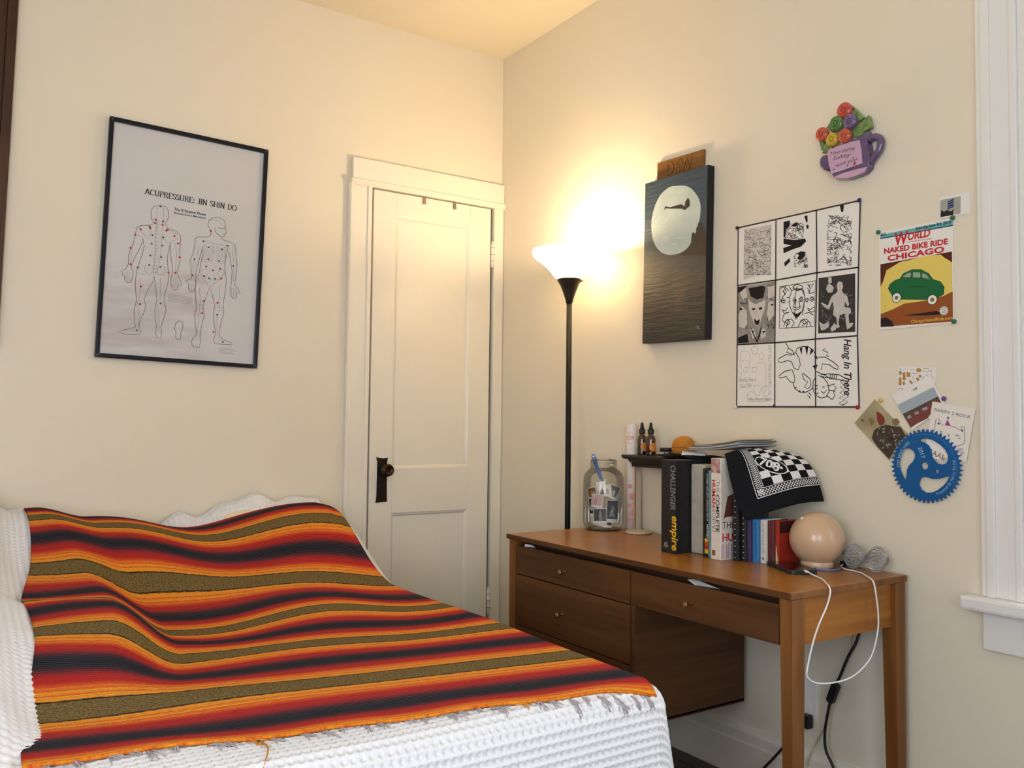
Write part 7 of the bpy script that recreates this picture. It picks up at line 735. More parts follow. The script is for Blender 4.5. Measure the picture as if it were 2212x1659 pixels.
# small instant photograph by the window
ip = thing('instant_photo', 'small instant photo of a building above the bike flyer', 'photo', **on_right(-1.2365, 1.7635, .001, -1.))
box('card', (-.041, -.029, 0), (.042, .029, .0008), m_white, ip, 0)
fills('picture', [[(-39, -25), (-39, 22), (17, 22), (17, -25)]], .0010, M('photo_grey', (168, 168, 158), .35), ip); fills('building', [[(-18, -8), (-18, 14), (-2, 20), (-2, -4)]], .0012, M('photo_navy', (42, 54, 96), .35), ip)
ink('window_row', [[(-16, 10), (-4, 13)], [(-16, 4), (-4, 7)], [(-16, -3), (-4, 0)]], .0016, .0014, M('photo_pale_blue', (150, 160, 190), .35), ip)
fills('people', [[(-38, -25), (-36, -5), (-28, -12), (-20, -8), (-10, -14), (0, -10), (4, -25)]], .0013, M('photo_dark', (34, 32, 36), .35), ip); fills('hand', [[(-3, -25), (-2, -13), (5, -14), (6, -25)]], .0014, M('photo_skin', (206, 176, 158), .35), ip)

# flower mug plaque
mg = thing('flower_plaque', 'purple ceramic mug plaque filled with colourful roses on the wall', 'wall plaque', **on_right(-1.548, 2.025, .001))
s_ = lambda ps: [(x*.001, y*.001) for x, y in ps]
m_pur = M('purple_glaze', (112, 92, 128), .15, coat=.6, var=(40, .8), col2=(84, 66, 106)); m_lil = M('lilac_glaze', (206, 170, 196), .2, coat=.5, var=(20, .4), col2=(190, 150, 182))
prism('mug', s_(ART['m_body'][0]), 0, .026, m_pur, mg, .006); prism('mug_foot', [(x*.001, y*.001-.0005) for x, y in ART['m_body'][0] if y < -52], .001, .0258, m_lil, mg, .004) if False else None
prism('sign_face', s_(ART['m_sign'][0]), .02, .0285, m_lil, mg, .002)
prism('foot_band', s_(ART['m_foot'][0]), .014, .0272, m_lil, mg, .004)
tube('handle', spline([(x*.001, y*.001, .013) for x, y in ART['m_handle']], 5), .0105, m_pur, mg, 12)
prism('spout', s_(ART['m_spout']), .002, .024, m_pur, mg, .007)
def rose(c, r, col):
    mt = M('rose_%d_%d_%d' % col, col, .25, coat=.4, var=(60, .5)); parts = []; x0, y0 = c[0]*.001, c[1]*.001
    b = lathe('rose', [(.0008, .018), (r*.8, .018), (r, .026), (r*.96, .034), (r*.7, .038), (.001, .036)], mt, mg, 24); b.location = (x0, y0, 0)
    sp_ = [(r*(.90-.80*i/40)*math.cos(i*.36), r*(.90-.80*i/40)*math.sin(i*.36), .0345+.006*i/40) for i in range(41)]
    tube('petal_spiral', sp_, [r*.17*(1-.4*i/40) for i in range(41)], mt, b, 7)
for c, r, col in zip(ART['m_rose'], (.0245, .0225, .0235, .0215, .0205, .0215), ((216, 92, 78), (128, 108, 152), (104, 144, 82), (216, 100, 72), (222, 186, 60), (218, 104, 72))): rose(c, r, col)
for k, l in enumerate(ART['m_leaf']):
    lc = (sum(p[0] for p in l)/len(l), sum(p[1] for p in l)/len(l)); l = [(lc[0]+1.25*(x-lc[0]), lc[1]+1.25*(y-lc[1])) for x, y in l]
    lf = prism('leaf', s_(l), .010, .024, M('leaf_glaze', (92, 126, 72), .25, coat=.4, var=(70, .9), col2=(140, 164, 100)), mg, .004)
    c = (sum(p[0] for p in l)/len(l), sum(p[1] for p in l)/len(l)); ink('leaf_vein', [[l[0], c, l[len(l)//2]]], .001, .0243, M('dark_leaf', (62, 92, 52), .5), lf)
K = [(a*.001, b*.001) for a, b in ART['m_text']]
def mt_(s, i, j, size):
    a = math.atan2(K[j][1]-K[i][1], K[j][0]-K[i][0]); text('lettering', s, size, (*K[i], .0289), M('purple_ink', (74, 52, 70), .5), mg, a, width=math.hypot(K[j][0]-K[i][0], K[j][1]-K[i][1]), shear=.3, bold=-.004)
mt_('I love sharing', 0, 2, .0150); mt_('Sunday', 3, 4, .0165); mt_('with you', 5, 6, .0155)
dots('painted_dot', ART['m_dots'], .0022, .0290, M('violet_dot', (70, 54, 110), .4), mg); fills('red_dot', ART['m_reddot'], .0290, M('red_glaze', (176, 26, 50), .3), mg)

# chainring
rk = thing('chainring', 'blue toothed bicycle chainring with award lettering on the wall', 'chainring', **on_right(-1.327+.006, 1.0585, .008))
m_blue = M('blue_anodised', (22, 98, 168), .38, metal=.35, var=(20, .3), col2=(18, 84, 148))
cu = bpy.data.curves.new('ring', 'CURVE'); cu.dimensions = '2D'; cu.fill_mode = 'BOTH'; cu.extrude = .0022; cu.bevel_depth = .0004; cu.bevel_resolution = 1
def spl(pts):
    s = cu.splines.new('POLY'); s.points.add(len(pts)-1); s.use_cyclic_u = True
    for p, (x, y) in zip(s.points, pts): p.co = (x, y, 0, 1)
NT = 48; teeth = []
for i in range(NT):
    for f, r in ((.0, .0925), (.2, .0932), (.45, .1008), (.55, .1008), (.8, .0932)): a = 2*math.pi*(i+f)/NT; teeth.append((r*math.cos(a), r*math.sin(a)))
spl(teeth)
for h in ART['ring']: spl([(x*.001-.007, y*.001) for x, y in h])
for (x, y), r in zip(ART['ringh'], (.0105, .0055)): spl([(x*.001-.007+r*math.cos(a*.3142), y*.001+r*math.sin(a*.3142)) for a in range(20)])
co_ = bpy.data.objects.new('t', cu); SC.collection.objects.link(co_); me = bpy.data.meshes.new_from_object(co_); bpy.data.objects.remove(co_); me.materials.clear()
obj('ring', me, m_blue, rk)
m_pb = M('pale_blue_print', (150, 186, 214), .5)
ink('groove', [[(87*math.cos(a*.05), 87*math.sin(a*.05)) for a in range(-10, 40)]], .0012, .0030, M('light_blue_edge', (70, 140, 200), .3), rk)
def arc_text(s, r, a0, a1, size, flip):
    n = len(s)
    for i, ch in enumerate(s):
        if ch == ' ': continue
        a = R(a0+(a1-a0)*i/(n-1)); text('lettering', ch, size, (r*math.cos(a), r*math.sin(a), .0031), m_pb, rk, a-math.pi/2 if not flip else a+math.pi/2, 'CENTER', bold=.01, sx=.8)
arc_text('MOST STOKED AWARD', .074, 182, 128, .0125, False); arc_text('Presented By Public Racing', .0835, -66, 12, .0105, True)
text('lettering', '2017', .016, (-.020, .050, .0031), m_pb, rk, R(-72), bold=.02)

# cards and photos behind the chainring
def card(name, label, cat, off): return thing(name, label, cat, **on_right(-1.327, 1.0585, off))
def quad(o, pts, mat, z0=0., z1=.0008): return prism('card', s_(pts), z0, z1, mat, o)
k1 = card('drink_card', 'white card dotted with tiny orange bottles at the top of the card fan', 'card', .001); quad(k1, ART['k_ill'], m_white)
fills('orange_icon', ART['ill'], .0010, M('orange_icon_print', (206, 140, 50), .5), k1); ink('icon_outline', ART['illl']+[p+p[:1] for p in ART['ill']], .0010, .0012, M('brown_icon_print', (110, 88, 76), .5), k1)
k2 = card('leaf_photo', 'photo of a red leaf on dark litter at the left of the card fan', 'photo', .0025)
quad(k2, ART['k_leaf'], M('leaf_photo_print', (186, 174, 140), .4, var=(14, .8), col2=(140, 128, 96)))
fills('dark_litter', ART['leafdk'], .0010, M('litter_print', (84, 70, 58), .45, var=(45, 1.), col2=(44, 36, 34)), k2); fills('red_leaf', ART['leafred'], .0012, M('red_leaf_print', (132, 52, 38), .45), k2)
fills('blurred_leaf', ART['leafbl'], .0011, M('blur_print', (128, 112, 72), .45), k2); ink('pale_speck', ART['leafwh'], .0020, .0013, M('speck_print', (196, 186, 170), .45), k2)
k3 = card('car_photo', 'white bordered instant photo of a parked red car in the card fan', 'photo', .004); quad(k3, ART['k_pol'], m_white)
fills('picture', [ART['k_img']], .0010, M('asphalt_print', (92, 76, 66), .35, var=(30, .4)), k3); fills('sky', ART['kimg2'], .0011, M('pale_sky_print', (164, 178, 188), .35), k3)
fills('red_car', ART['kcar'], .0012, M('rust_car_print', (122, 66, 56), .35), k3); fills('car_window', ART['kcarw'], .0013, M('car_glass_print', (150, 156, 168), .35), k3)
e_ = ART['k_img']; text('lettering', 'LLM', .0075, (-.030, .2075, .0012), m_ink, k3, R(22), bold=.02)
k4 = card('cat_card', 'white card with a purple line drawn party cat at the right of the card fan', 'card', .0055); quad(k4, ART['k_cat'], M('cream_card', (236, 230, 222), .5))
m_vio = M('violet_pen', (78, 66, 130), .5); ink('cat_outline', ART['catl'], .0013, .0010, m_vio, k4); fills('party_hat', ART['cathat'], .0011, M('magenta_pen', (168, 72, 144), .5), k4); dots('pen_dot', ART['catdots'], .0030, .0012, m_vio, k4)
K = [(a*.001, b*.001) for a, b in ART['cattext']]; a = math.atan2(K[1][1]-K[0][1], K[1][0]-K[0][0])
text('lettering', 'READY 2 ROCK', .0115, (*K[0], .0011), M('blue_pen', (70, 74, 120), .5), k4, a, width=math.hypot(K[1][0]-K[0][0], K[1][1]-K[0][1]))
k5 = card('grey_lettered_card', 'pale card with grey block lettering seen through the chainring cut-out', 'card', .0065)
quad(k5, [(2, 66), (44, 54), (52, 18), (20, 22), (-2, 48)], m_white); text('lettering', 'TAAL', .020, (.012, .036, .0011), M('grey_block_print', (140, 134, 130), .5), k5, R(-22), bold=.02)
q = [(1.327-a*.001, 1.0585+b*.001) for a, b in ART['kpins']]; pin(*q[0], (216, 186, 70), 'yellow pin above the leaf photo'); pin(*q[1], (96, 78, 130), 'violet pin beside the car photo')
# ------------------------------------------------------------------ wall shelf and what stands on it
sh = thing('wall_shelf', 'short black moulded wall shelf behind the row of books', 'shelf')
prof = [(XW, 1.0485), (2.118, 1.0485), (2.116, 1.0415), (2.121, 1.038), (2.128, 1.033), (2.136, 1.024), (2.146, 1.018), (2.149, 1.010), (2.149, 1.004), (XW, 1.004)]
def extr(prof_, y0, y1, name, mat, parent):
    a = [(x, y0, z) for x, z in prof_]; b = [(x, y1, z) for x, z in prof_]; n = len(prof_)
    return obj(name, mesh(a+b, [tuple(range(n))[::-1], tuple(range(n, 2*n))]+[(i, (i+1) % n, n+(i+1) % n, n+i) for i in range(n)]), mat, parent)
m_shelf = M('black_shelf_paint', (24, 23, 24), .35, spec=.5)
extr([(x, z) for x, z in prof if True][:2]+prof[2:5]+[(2.128, 1.036), (XW, 1.036)], 1.72, 2.440, 'ledge', m_shelf, sh)
extr([(XW, 1.0365), (2.126, 1.0365), (2.136, 1.024), (2.146, 1.018), (2.149, 1.010), (2.149, 1.004), (XW, 1.004)], 1.735, 2.418, 'moulding', m_shelf, sh)
ZS = 1.0487
m_amber = M('amber_glass', (84, 44, 10), .08, spec=.6, coat=.6, trans=.35); m_orl = M('orange_label', (214, 138, 60), .5, var=(60, .5), col2=(186, 104, 40)); m_tar = M('dark_tincture', (26, 16, 10), .2, coat=.5)
def bottle(x, y, label, fill):
    t = thing('dropper_bottle', label, 'bottle', (x, y, ZS), (0, 0, R(225)), 'dropper bottles on the shelf')
    lathe('glass', [(.0165, 0), (.0182, .002), (.0182, .058), (.016, .067), (.010, .075), (.0085, .079), (.0085, .083)], m_amber, t, 32)
    lathe('liquid', [(.0184, .0025), (.01845, .004), (.01845, fill), (.0184, fill+.001)], m_tar, t, 32, cap=False)
    lathe('cap', [(.0112, .079), (.0118, .081), (.0118, .095), (.009, .097), (.0075, .097)], m_black, t, 20); lathe('dropper_bulb', [(.0075, .096), (.0072, .103), (.0058, .112), (.0050, .118), (.0025, .1215)], m_black, t, 20)
    vs, fs = [], []
    for i in range(17):                                # round label wrapped on the glass
        for j in range(17):
            u = (i-8)/8; v = (j-8)/8; r = max(abs(u), abs(v)); k = 1 if r == 0 else r/math.hypot(u, v); a = u*k*.95+.95; vs.append((.0187*math.cos(a-.95), .0187*math.sin(a-.95), .030+.0165*v*k))
    for i in range(16):
        for j in range(16): fs.append((i*17+j, i*17+j+1, (i+1)*17+j+1, (i+1)*17+j))
    lb = obj('label', mesh(vs, fs), m_orl, t, smooth=True); lb.rotation_euler = (0, 0, R(38)); return t
bottle(2.186, 2.402, 'amber dropper bottle with round orange label nearer the white tube', .026); bottle(2.176, 2.343, 'amber dropper bottle with round orange label nearer the orange ball', .012)
t = thing('small_tin', 'small black lidded glass jar between the bottles and orange ball', 'jar', (2.19, 2.275, ZS))
lathe('glass', [(.022, 0), (.0235, .002), (.0235, .016), (.022, .018)], M('dull_glass', (96, 90, 78), .1, spec=.6, coat=.5), t, 32); lathe('lid', [(.0238, .0175), (.0245, .018), (.0245, .028), (.0235, .0295), (.001, .0295)], m_black, t, 32)
box('label', (-.026, -.012, .003), (-.0238, .012, .013), m_white, t, 0)
ob = thing('orange_ball', 'mustard orange cloth ball with a seam sitting on the shelf', 'ball', (2.196, 2.196, ZS))
m_must = M('mustard_cloth', (196, 128, 50), .75, spec=.2, bump=(90, .4), var=(40, .3), col2=(176, 106, 36))
lathe('lower_half', [(.001, .001), (.030, .001), (.037, .010), (.0415, .022), (.042, .030), (.0412, .0325)], m_must, ob, 40); lathe('upper_half', [(.0405, .0325), (.0412, .034), (.0405, .044), (.036, .056), (.027, .066), (.014, .0725), (.001, .074)], m_must, ob, 40)
tube('seam', [(.0413*math.cos(a*.1309), .0413*math.sin(a*.1309), .0332) for a in range(48)], .0011, M('brown_seam', (140, 84, 30), .8), ob, 6, True)
# black cloth lying over the shelf edge with a white comb on it
Cs, Ct = np.meshgrid(np.linspace(0, 1, 30), np.linspace(0, 1, 24), indexing='ij')
ccx = 2.17-.155*Ct*(1-.45*np.abs(2*Cs-1)**1.4); ccy = 2.235-.36*Cs; ccz = ZS+.0065+.004*np.sin(9*Cs+4*Ct)*Ct*.6+.003*np.sin(14*Cs)-.016*ss(.62, 1, Ct)*bell(.55, .3, Cs)*0
bc = obj('black_cloth', grid_mesh(ccx, ccy, ccz), M('black_cotton', (22, 22, 24), .9, spec=.1, bump=(300, .3))); sd = bc.modifiers.new('thickness', 'SOLIDIFY'); sd.thickness = .003
tag(bc, 'crumpled black cloth on the shelf under the white comb', 'cloth')
cb = thing('white_comb', 'white plastic comb lying on the black cloth above the books', 'comb', (2.082, 2.033, ZS+.0125), (0, 0, R(-52)))
box('spine', (-.040, -.014, 0), (.040, .014, .0085), m_white, cb, .003)
for i in range(11): box('tooth', (-.037+.0068*i, -.012, .0083), (-.0335+.0068*i, .004, .0135), m_white, cb, .0008, 1)
# magazines
for i, (dy, col, nm) in enumerate(((0, (150, 150, 154), 'lowest grey'), (.010, (172, 172, 176), 'second pale grey'), (-.006, (120, 122, 132), 'third slate grey'), (.004, (202, 178, 136), 'topmost tan covered'))):
    s2, t2 = np.meshgrid(np.linspace(0, 1, 16), np.linspace(0, 1, 8), indexing='ij'); L = .245-.012*i
    yy = 2.022+dy-L*s2; xx = 2.036+.012*i+.165*t2-.02*s2; zz = 1.0800+.0058*i+.020*s2**2
    mgz = obj('magazine', grid_mesh(xx, yy, zz), M('magazine_%d' % i, col, .4, spec=.4)); sd = mgz.modifiers.new('thickness', 'SOLIDIFY'); sd.thickness = .0044; sd.offset = 1
    tag(mgz, nm+' magazine in the thin stack on top of the bandana', 'magazine', 'magazines on the bandana')

# ------------------------------------------------------------------ books along the wall
def book(name, label, y0, y1, x0, x1, h, col, pages=True, hb_=.0022, group='row of books on the desk'):
    """spine faces the room (-x); boards either side, page block between"""
    t = thing(name, label, 'book', (x0, (y0+y1)/2, DZ+.0003), group=group); wd = abs(y0-y1)/2; D = x1-x0
    mc = M('cover_%d_%d_%d' % col, col, .4, spec=.4, var=(60, .15))
    box('spine', (0, -wd, 0), (.0025, wd, h), mc, t, .0008, 1)
    for s in (-1, 1): box('cover_board', (.0026, min(s*wd, s*(wd-hb_)), 0), (D, max(s*wd, s*(wd-hb_)), h), mc, t, .0005, 1)
    box('pages', (.003, -wd+hb_+.0002, .002), (D-.003, wd-hb_-.0002, h-.003), M('page_block', (224, 214, 196), .8, var=(200, .4), stretch=(.1, 6, .1)), t, 0)
    return t, wd, h
def spine_text(t, s, size, zc, mat, length=None, dy=0., bold=0., shear=0., extr_=0.):
    """lettering on the spine, reading downwards; zc is the height of its first letter"""
    o = text('lettering', s, size, (0, 0, 0), mat, t, 0, 'LEFT', bold, length, shear, extr_)
    rot = Matrix.Rotation(R(-90), 3, 'Z') @ Matrix.Rotation(R(90), 3, 'X') @ Matrix.Rotation(R(-90), 3, 'Z')
    o.rotation_euler = rot.to_euler(); o.location = (-.0006, dy, zc); return o
def spine_marks(t, z1, z0, h_, mat):                  # print too small to read: a run of short strokes down the spine
    r_ = random.Random(int(z1*1e4)); ls = []; z = z1
    while z > z0:
        L = r_.uniform(.0012, .0030); a = r_.uniform(.3, .5)*h_*1000; ls.append([(-a, z*1000), (a, z*1000)]); ls.append([(r_.uniform(-a, a), z*1000), (r_.uniform(-a, a), (z-L)*1000)]); z -= L+r_.choice((.0006, .0006, .003))
    o = ink('small_print', ls, .0008, 0, mat, t); o.rotation_euler = (R(90), 0, R(-90)); o.location = (-.0006, 0, 0); return o
# black component box
cbx = thing('black_box', 'tall black box with yellow and white vertical lettering at the end of the books', 'box', (1.925, 1.9905, DZ+.0003)); m_bbx = M('black_carton', (26, 26, 28), .5, var=(40, .4), col2=(44, 43, 46), bump=(120, .15))
box('carton', (0, -.0325, 0), (.188, .0325, .286), m_bbx, cbx, .0015); box('lid', (.0005, -.0322, .2862), (.1875, .0322, .2935), m_bbx, cbx, .0015)
m_wh_i = M('white_ink', (214, 214, 214), .5); m_ye = M('yellow_ink', (240, 190, 40), .5)
spine_text(cbx, 'CHALLENGER', .030, .277, m_wh_i, .140, -.010, .004, .15); o = spine_text(cbx, 'CHALLENGER', .0285, .2765, m_bbx, .139, -.0103, -.022, .15); o.location.x -= .0004
spine_text(cbx, 'empire', .040, .118, m_ye, .108, -.0165, .02, .15)
sw_ = ink('swirl_mark', [[(-3, 0), (2, 6), (8, 4), (4, -3), (10, -6)], [(0, -8), (7, -9), (11, -2)], [(-4, -6), (-1, -2)]], .0018, 0, m_wh_i, cbx); sw_.rotation_euler = (Matrix.Rotation(R(-90), 3, 'Z') @ Matrix.Rotation(R(90), 3, 'X')).to_euler(); sw_.location = (-.0006, .014, .026)
gb = thing('grey_slipcase', 'mottled grey cloth slipcase between the black box and repair manual', 'book', (1.990, 1.927, DZ+.0003), group='row of books on the desk')
m_gc = M('mottled_grey_cloth', (188, 182, 170), .85, spec=.1, var=(35, .6), col2=(164, 157, 146), bump=(260, .3))
box('case', (0, -.0295, 0), (.124, .0295, .281), m_gc, gb, .006, 3); box('cloth_flap', (-.0012, -.026, .004), (.0006, .026, .27), m_gc, gb, .0004, 1)
t, wd, h = book('manual', 'slim dark brown manual between the grey slipcase and black manual', 1.8965, 1.888, 1.982, 2.11, .272, (74, 66, 52)); 
t, wd, h = book('manual', 'black car repair manual with yellow and red stripes at the spine foot', 1.8872, 1.862, 1.972, 2.11, .270, (28, 27, 28))
spine_text(t, 'VW RABBIT, GOLF, JETTA, SCIROCCO, PICK-UP', .0085, .258, m_wh_i, .148, -.003, .01); spine_text(t, 'HAYNES', .0105, .100, m_wh_i, .042, -.0035, .03)
for z0, z1, c in ((.046, .056, (222, 190, 60)), (.034, .045, (206, 84, 40)), (.024, .033, (190, 50, 40)), (.010, .023, (222, 190, 60))): box('stripe', (-.0008, -.009, z0), (.0002, .0045, z1), M('stripe_%d' % c[1], c, .5), t, 0)
t, wd, h = book('teal_book', 'slim teal book beside the human body book', 1.8605, 1.839, 1.968, 2.11, .266, (116, 164, 168)); spine_marks(t, .24, .05, .004, M('deep_teal_ink', (60, 96, 104), .5))
t, wd, h = book('human_body_book', 'thick white book about the human body with a red and black title', 1.8375, 1.799, 1.955, 2.11, .306, (232, 224, 214))
box('picture_band', (-.0008, -.0185, .262), (.0004, .0185, .304), M('muscle_print', (150, 62, 54), .45, var=(50, .9), col2=(222, 206, 196)), t, 0)
m_rdt = M('red_spine_ink', (196, 44, 40), .5); m_dkt = M('dark_spine_ink', (60, 48, 50), .5)
spine_text(t, 'THE', .0195, .238, M('thin_grey_ink', (126, 116, 112), .5), .036, -.001, -.012); spine_text(t, 'COMPLETE', .0195, .196, m_dkt, .112, -.001, .02)
spine_text(t, 'HUMAN', .0195, .240, m_rdt, .084, -.0175+.0325, .025); spine_text(t, 'BODY', .0195, .152, M('thin_dark_ink', (96, 84, 84), .5), .060, .015, -.012)
box('publisher_mark', (-.0008, .002, .012), (.0002, .015, .028), M('brown_mark', (150, 92, 70), .5), t, .0)
o = text('lettering', 'DR ALICE', .006, (0, 0, 0), m_dkt, t); o.rotation_euler = (R(90), 0, R(-90)); o.location = (-.0006, .015, .092); o = text('lettering', 'ROBERTS', .006, (0, 0, 0), m_dkt, t); o.rotation_euler = (R(90), 0, R(-90)); o.location = (-.0006, .015, .083)
# its front cover faces along the desk
fc = [(.002, 0), (.05, 0), (.05, .10), (.032, .13), (.030, .17), (.022, .15), (.010, .12), (.004, .10)]
o = obj('cover_picture', mesh([(x, -.01935, z) for x, z in [(.012, .12), (.03, .19), (.06, .20), (.06, .13), (.02, .128)]], [(0, 1, 2, 3, 4)]), M('cover_brown_print', (104, 62, 52), .4), t)
for i in range(7): box('cover_strip', (.004+.007*i, -.01945, .004), (.0075+.007*i, -.01935, .046+.004*(i % 3)), M('cover_strip_%d' % (i % 3), ((150, 120, 170), (206, 150, 120), (190, 196, 214))[i % 3], .4), t, 0)
for s, sz, z, m in (('THE', .030, .094, m_dkt), ('HUMAN', .034, .056, m_rdt)):
    o = text('lettering', s, sz, (0, 0, 0), m, t, bold=.02 if s == 'HUMAN' else 0); o.rotation_euler = (R(90), 0, 0); o.location = (.006, -.0197, z)
def spiral_book(label, y0, y1, x0, x1, h, col):
    t, wd, h = book('spiral_notebook', label, y0, y1, x0+.006, x1, h, col)
    n = int(h/.0085)
    for i in range(n):
        z = .006+i*.0085; tube('coil', [(.004+.0075*math.cos(a*.7854), (wd+.0015)*math.sin(a*.7854), z+.0003*a) for a in range(8)], .0011, M('black_coil', (30, 30, 32), .3), t, 5, True)
        box('pale_slot', (-.0010, -.002, z+.0022), (.0002, .002, z+.0050), M('pale_slot', (196, 192, 180), .6), t, 0) if i % 2 == 0 else None
    return t
spiral_book('black spiral notebook touching the human body book', 1.781, 1.763, 1.982, 2.11, .20, (34, 33, 36)); spiral_book('shorter black spiral notebook beside the purple book', 1.761, 1.747, 1.998, 2.11, .150, (48, 48, 50))
m_gr = M('grey_spine_ink', (120, 116, 120), .5)
t, wd, h = book('purple_book', 'slim dark purple book beside the blue book', 1.7455, 1.733, 2.010, 2.115, .125, (66, 52, 96)); spine_marks(t, .115, .045, .0035, m_gr)
t, wd, h = book('blue_book', 'bright blue paperback under the edge of the bandana', 1.7315, 1.711, 2.018, 2.115, .127, (58, 128, 190)); spine_marks(t, .115, .02, .005, M('navy_spine_ink', (30, 60, 110), .5))
t, wd, h = book('white_book', 'white paperback with a faded spine between blue and maroon books', 1.7095, 1.689, 2.027, 2.12, .127, (222, 218, 210)); spine_marks(t, .115, .025, .0045, m_gr)
o = dots('spine_mark', [(0, 0)], .004, 0, m_gr, t); o.rotation_euler = (R(90), 0, R(-90)); o.location = (-.0006, 0, .014)
t, wd, h = book('maroon_book', 'maroon paperback beside the red book', 1.688, 1.667, 2.034, 2.125, .127, (96, 46, 48)); spine_marks(t, .02, .008, .010, MATS['dark_spine_ink'])
t, wd, h = book('red_book', 'red paperback with a cream wedge standing next to the globe lamp', 1.666, 1.654, 2.040, 2.130, .128, (168, 50, 36))
obj('cream_wedge', mesh([(-.0008, .004, .001), (-.0008, -.0058, .001), (-.0008, .0, .05), (-.0008, .003, .06)], [(0, 1, 2, 3)]), M('cream_print', (222, 190, 140), .5), t)
box('dark_cover_band', (.006, -.0064, .092), (.09, -.0061, .126), M('dark_red_print', (58, 26, 26), .4), t, 0)

# ------------------------------------------------------------------ bandana draped over the books
def bez(a, b, c, d, s): return a*(1-s)**3+3*b*s*(1-s)**2+3*c*s*s*(1-s)+d*s**3
BF = [np.array(p) for p in ((1.985, 1.812, 1.0745), (1.955, 1.772, 1.070), (1.948, 1.765, .965), (1.972, 1.722, .884))]       # edge towards the room
BB = [np.array(p) for p in ((2.205, 1.815, 1.0790), (2.215, 1.700, 1.090), (2.222, 1.660, 1.050), (2.212, 1.622, .940))]       # edge along the wall
def ban(s, t, lift=0.):
    a = bez(*BF, s); b = bez(*BB, s); p = a*(1-t)+b*t
    bulge = 4*t*(1-t)
    p = p+np.array((0, -.010, .016))*bulge*(1-.3*s)+np.array((0, -.0035, .002))*math.sin(9*t+2*s)*s
    return p+np.array((-.25, -.62, .74))*lift
nb = 44; g = np.array([[ban(i/nb, j/nb) for j in range(nb+1)] for i in range(nb+1)])
bn = obj('bandana', grid_mesh(g[..., 0], g[..., 1], g[..., 2]), M('black_bandana', (24, 25, 28), .85, spec=.1, bump=(400, .3))); sd = bn.modifiers.new('thickness', 'SOLIDIFY'); sd.thickness = .0015; sd.offset = 1
tag(bn, 'black bandana with white checkerboard print draped over the books', 'bandana')
m_bw = M('white_cloth_print', (228, 226, 228), .85, spec=.1)
def patch(s0, s1, t0, t1, n=3, lift=.0022):
    vs = [tuple(ban(s0+(s1-s0)*i/n, t0+(t1-t0)*j/n, lift)) for i in range(n+1) for j in range(n+1)]
    return vs, [(i*(n+1)+j, i*(n+1)+j+1, (i+1)*(n+1)+j+1, (i+1)*(n+1)+j) for i in range(n) for j in range(n)]
parts = []; s_lo, t_lo = .745, .34; ns_, nt_ = 8, 6
for i in range(ns_):
    for j in range(nt_):
        if (i+j) % 2 == 0: parts.append(patch(s_lo*i/ns_, s_lo*(i+1)/ns_, t_lo+(1-t_lo)*j/nt_, t_lo+(1-t_lo)*(j+1)/nt_))
obj('check_print', mesh(*join_geo(parts)), m_bw, bn)
parts = []
for i in range(64):
    for j in range(4):
        if (i+j) % 2 == 0: parts.append(patch(.83*i/64, .83*(i+.92)/64, .245+.019*j, .245+.019*(j+.92), 1))
for j in range(44):
    for i in range(4):
        if (i+j) % 2 == 0: parts.append(patch(.765+.0165*i, .765+.0165*(i+.92), .245+.755*j/44, .245+.755*(j+.92)/44, 1))
obj('border_print', mesh(*join_geo(parts)), m_bw, bn)
parts = [patch(0, .845, .222, .230, 20), patch(0, .752, .327, .333, 20), patch(.838, .846, .222, 1, 20), patch(.750, .756, .327, 1, 20)]
obj('border_line', mesh(*join_geo(parts)), m_bw, bn)
def on_ban(me, s0, t0, sc, rot, lift):
    for v in me.vertices:
        x, y = v.co.x*sc, v.co.y*sc; X, Y = x*math.cos(rot)-y*math.sin(rot), x*math.sin(rot)+y*math.cos(rot); v.co = ban(s0-Y/.24, t0+X/.28, lift)
el = mesh([(.5*math.cos(a*.262), .24*math.sin(a*.262), 0) for a in range(24)], [tuple(range(24))]); on_ban(el, .50, .50, .105, R(-38), .0030); obj('emblem', el, MATS['black_bandana'], bn)
o = text('emblem_rim', ' ', .1, (0, 0, 0), m_bw, bn); rm = mesh(*ribbon_geo([(.5*math.cos(a*.262), .24*math.sin(a*.262)) for a in range(25)], .03, 0)); on_ban(rm, .50, .50, .105, R(-38), .0034); o.data = rm; rm.materials.append(m_bw)
o = text('emblem_lettering', '708', .42, (0, 0, 0), m_bw, bn, bold=.03); 
for v in o.data.vertices: v.co.x -= .36; v.co.y -= .14
on_ban(o.data, .50, .50, .105, R(-38), .0036)

# ------------------------------------------------------------------ loose things on the desk
gl = thing('globe_lamp', 'round beige stone globe lamp standing on the desk', 'lamp', (2.112, 1.576, DZ+.0003))
m_st = M('beige_alabaster', (208, 178, 148), .28, spec=.5, coat=.3, var=(16, .6), col2=(196, 156, 122), bump=(20, .08))
lathe('foot', [(.043, 0), (.0455, .002), (.0465, .012), (.043, .022), (.038, .028)], m_st, gl, 48)
lathe('globe', [(.034, .022)]+[(.0765*math.cos(R(a)), .0815+.0765*math.sin(R(a))) for a in range(-60, 91, 6)], m_st, gl, 64)
dots('white_spot', [(0, 0)], .005, 0, m_white, gl).matrix_basis = Matrix.Translation((-.047, .015, .1415)) @ Euler((R(0), R(-40), 0)).to_matrix().to_4x4()  # small white disc on the upper side of the globe
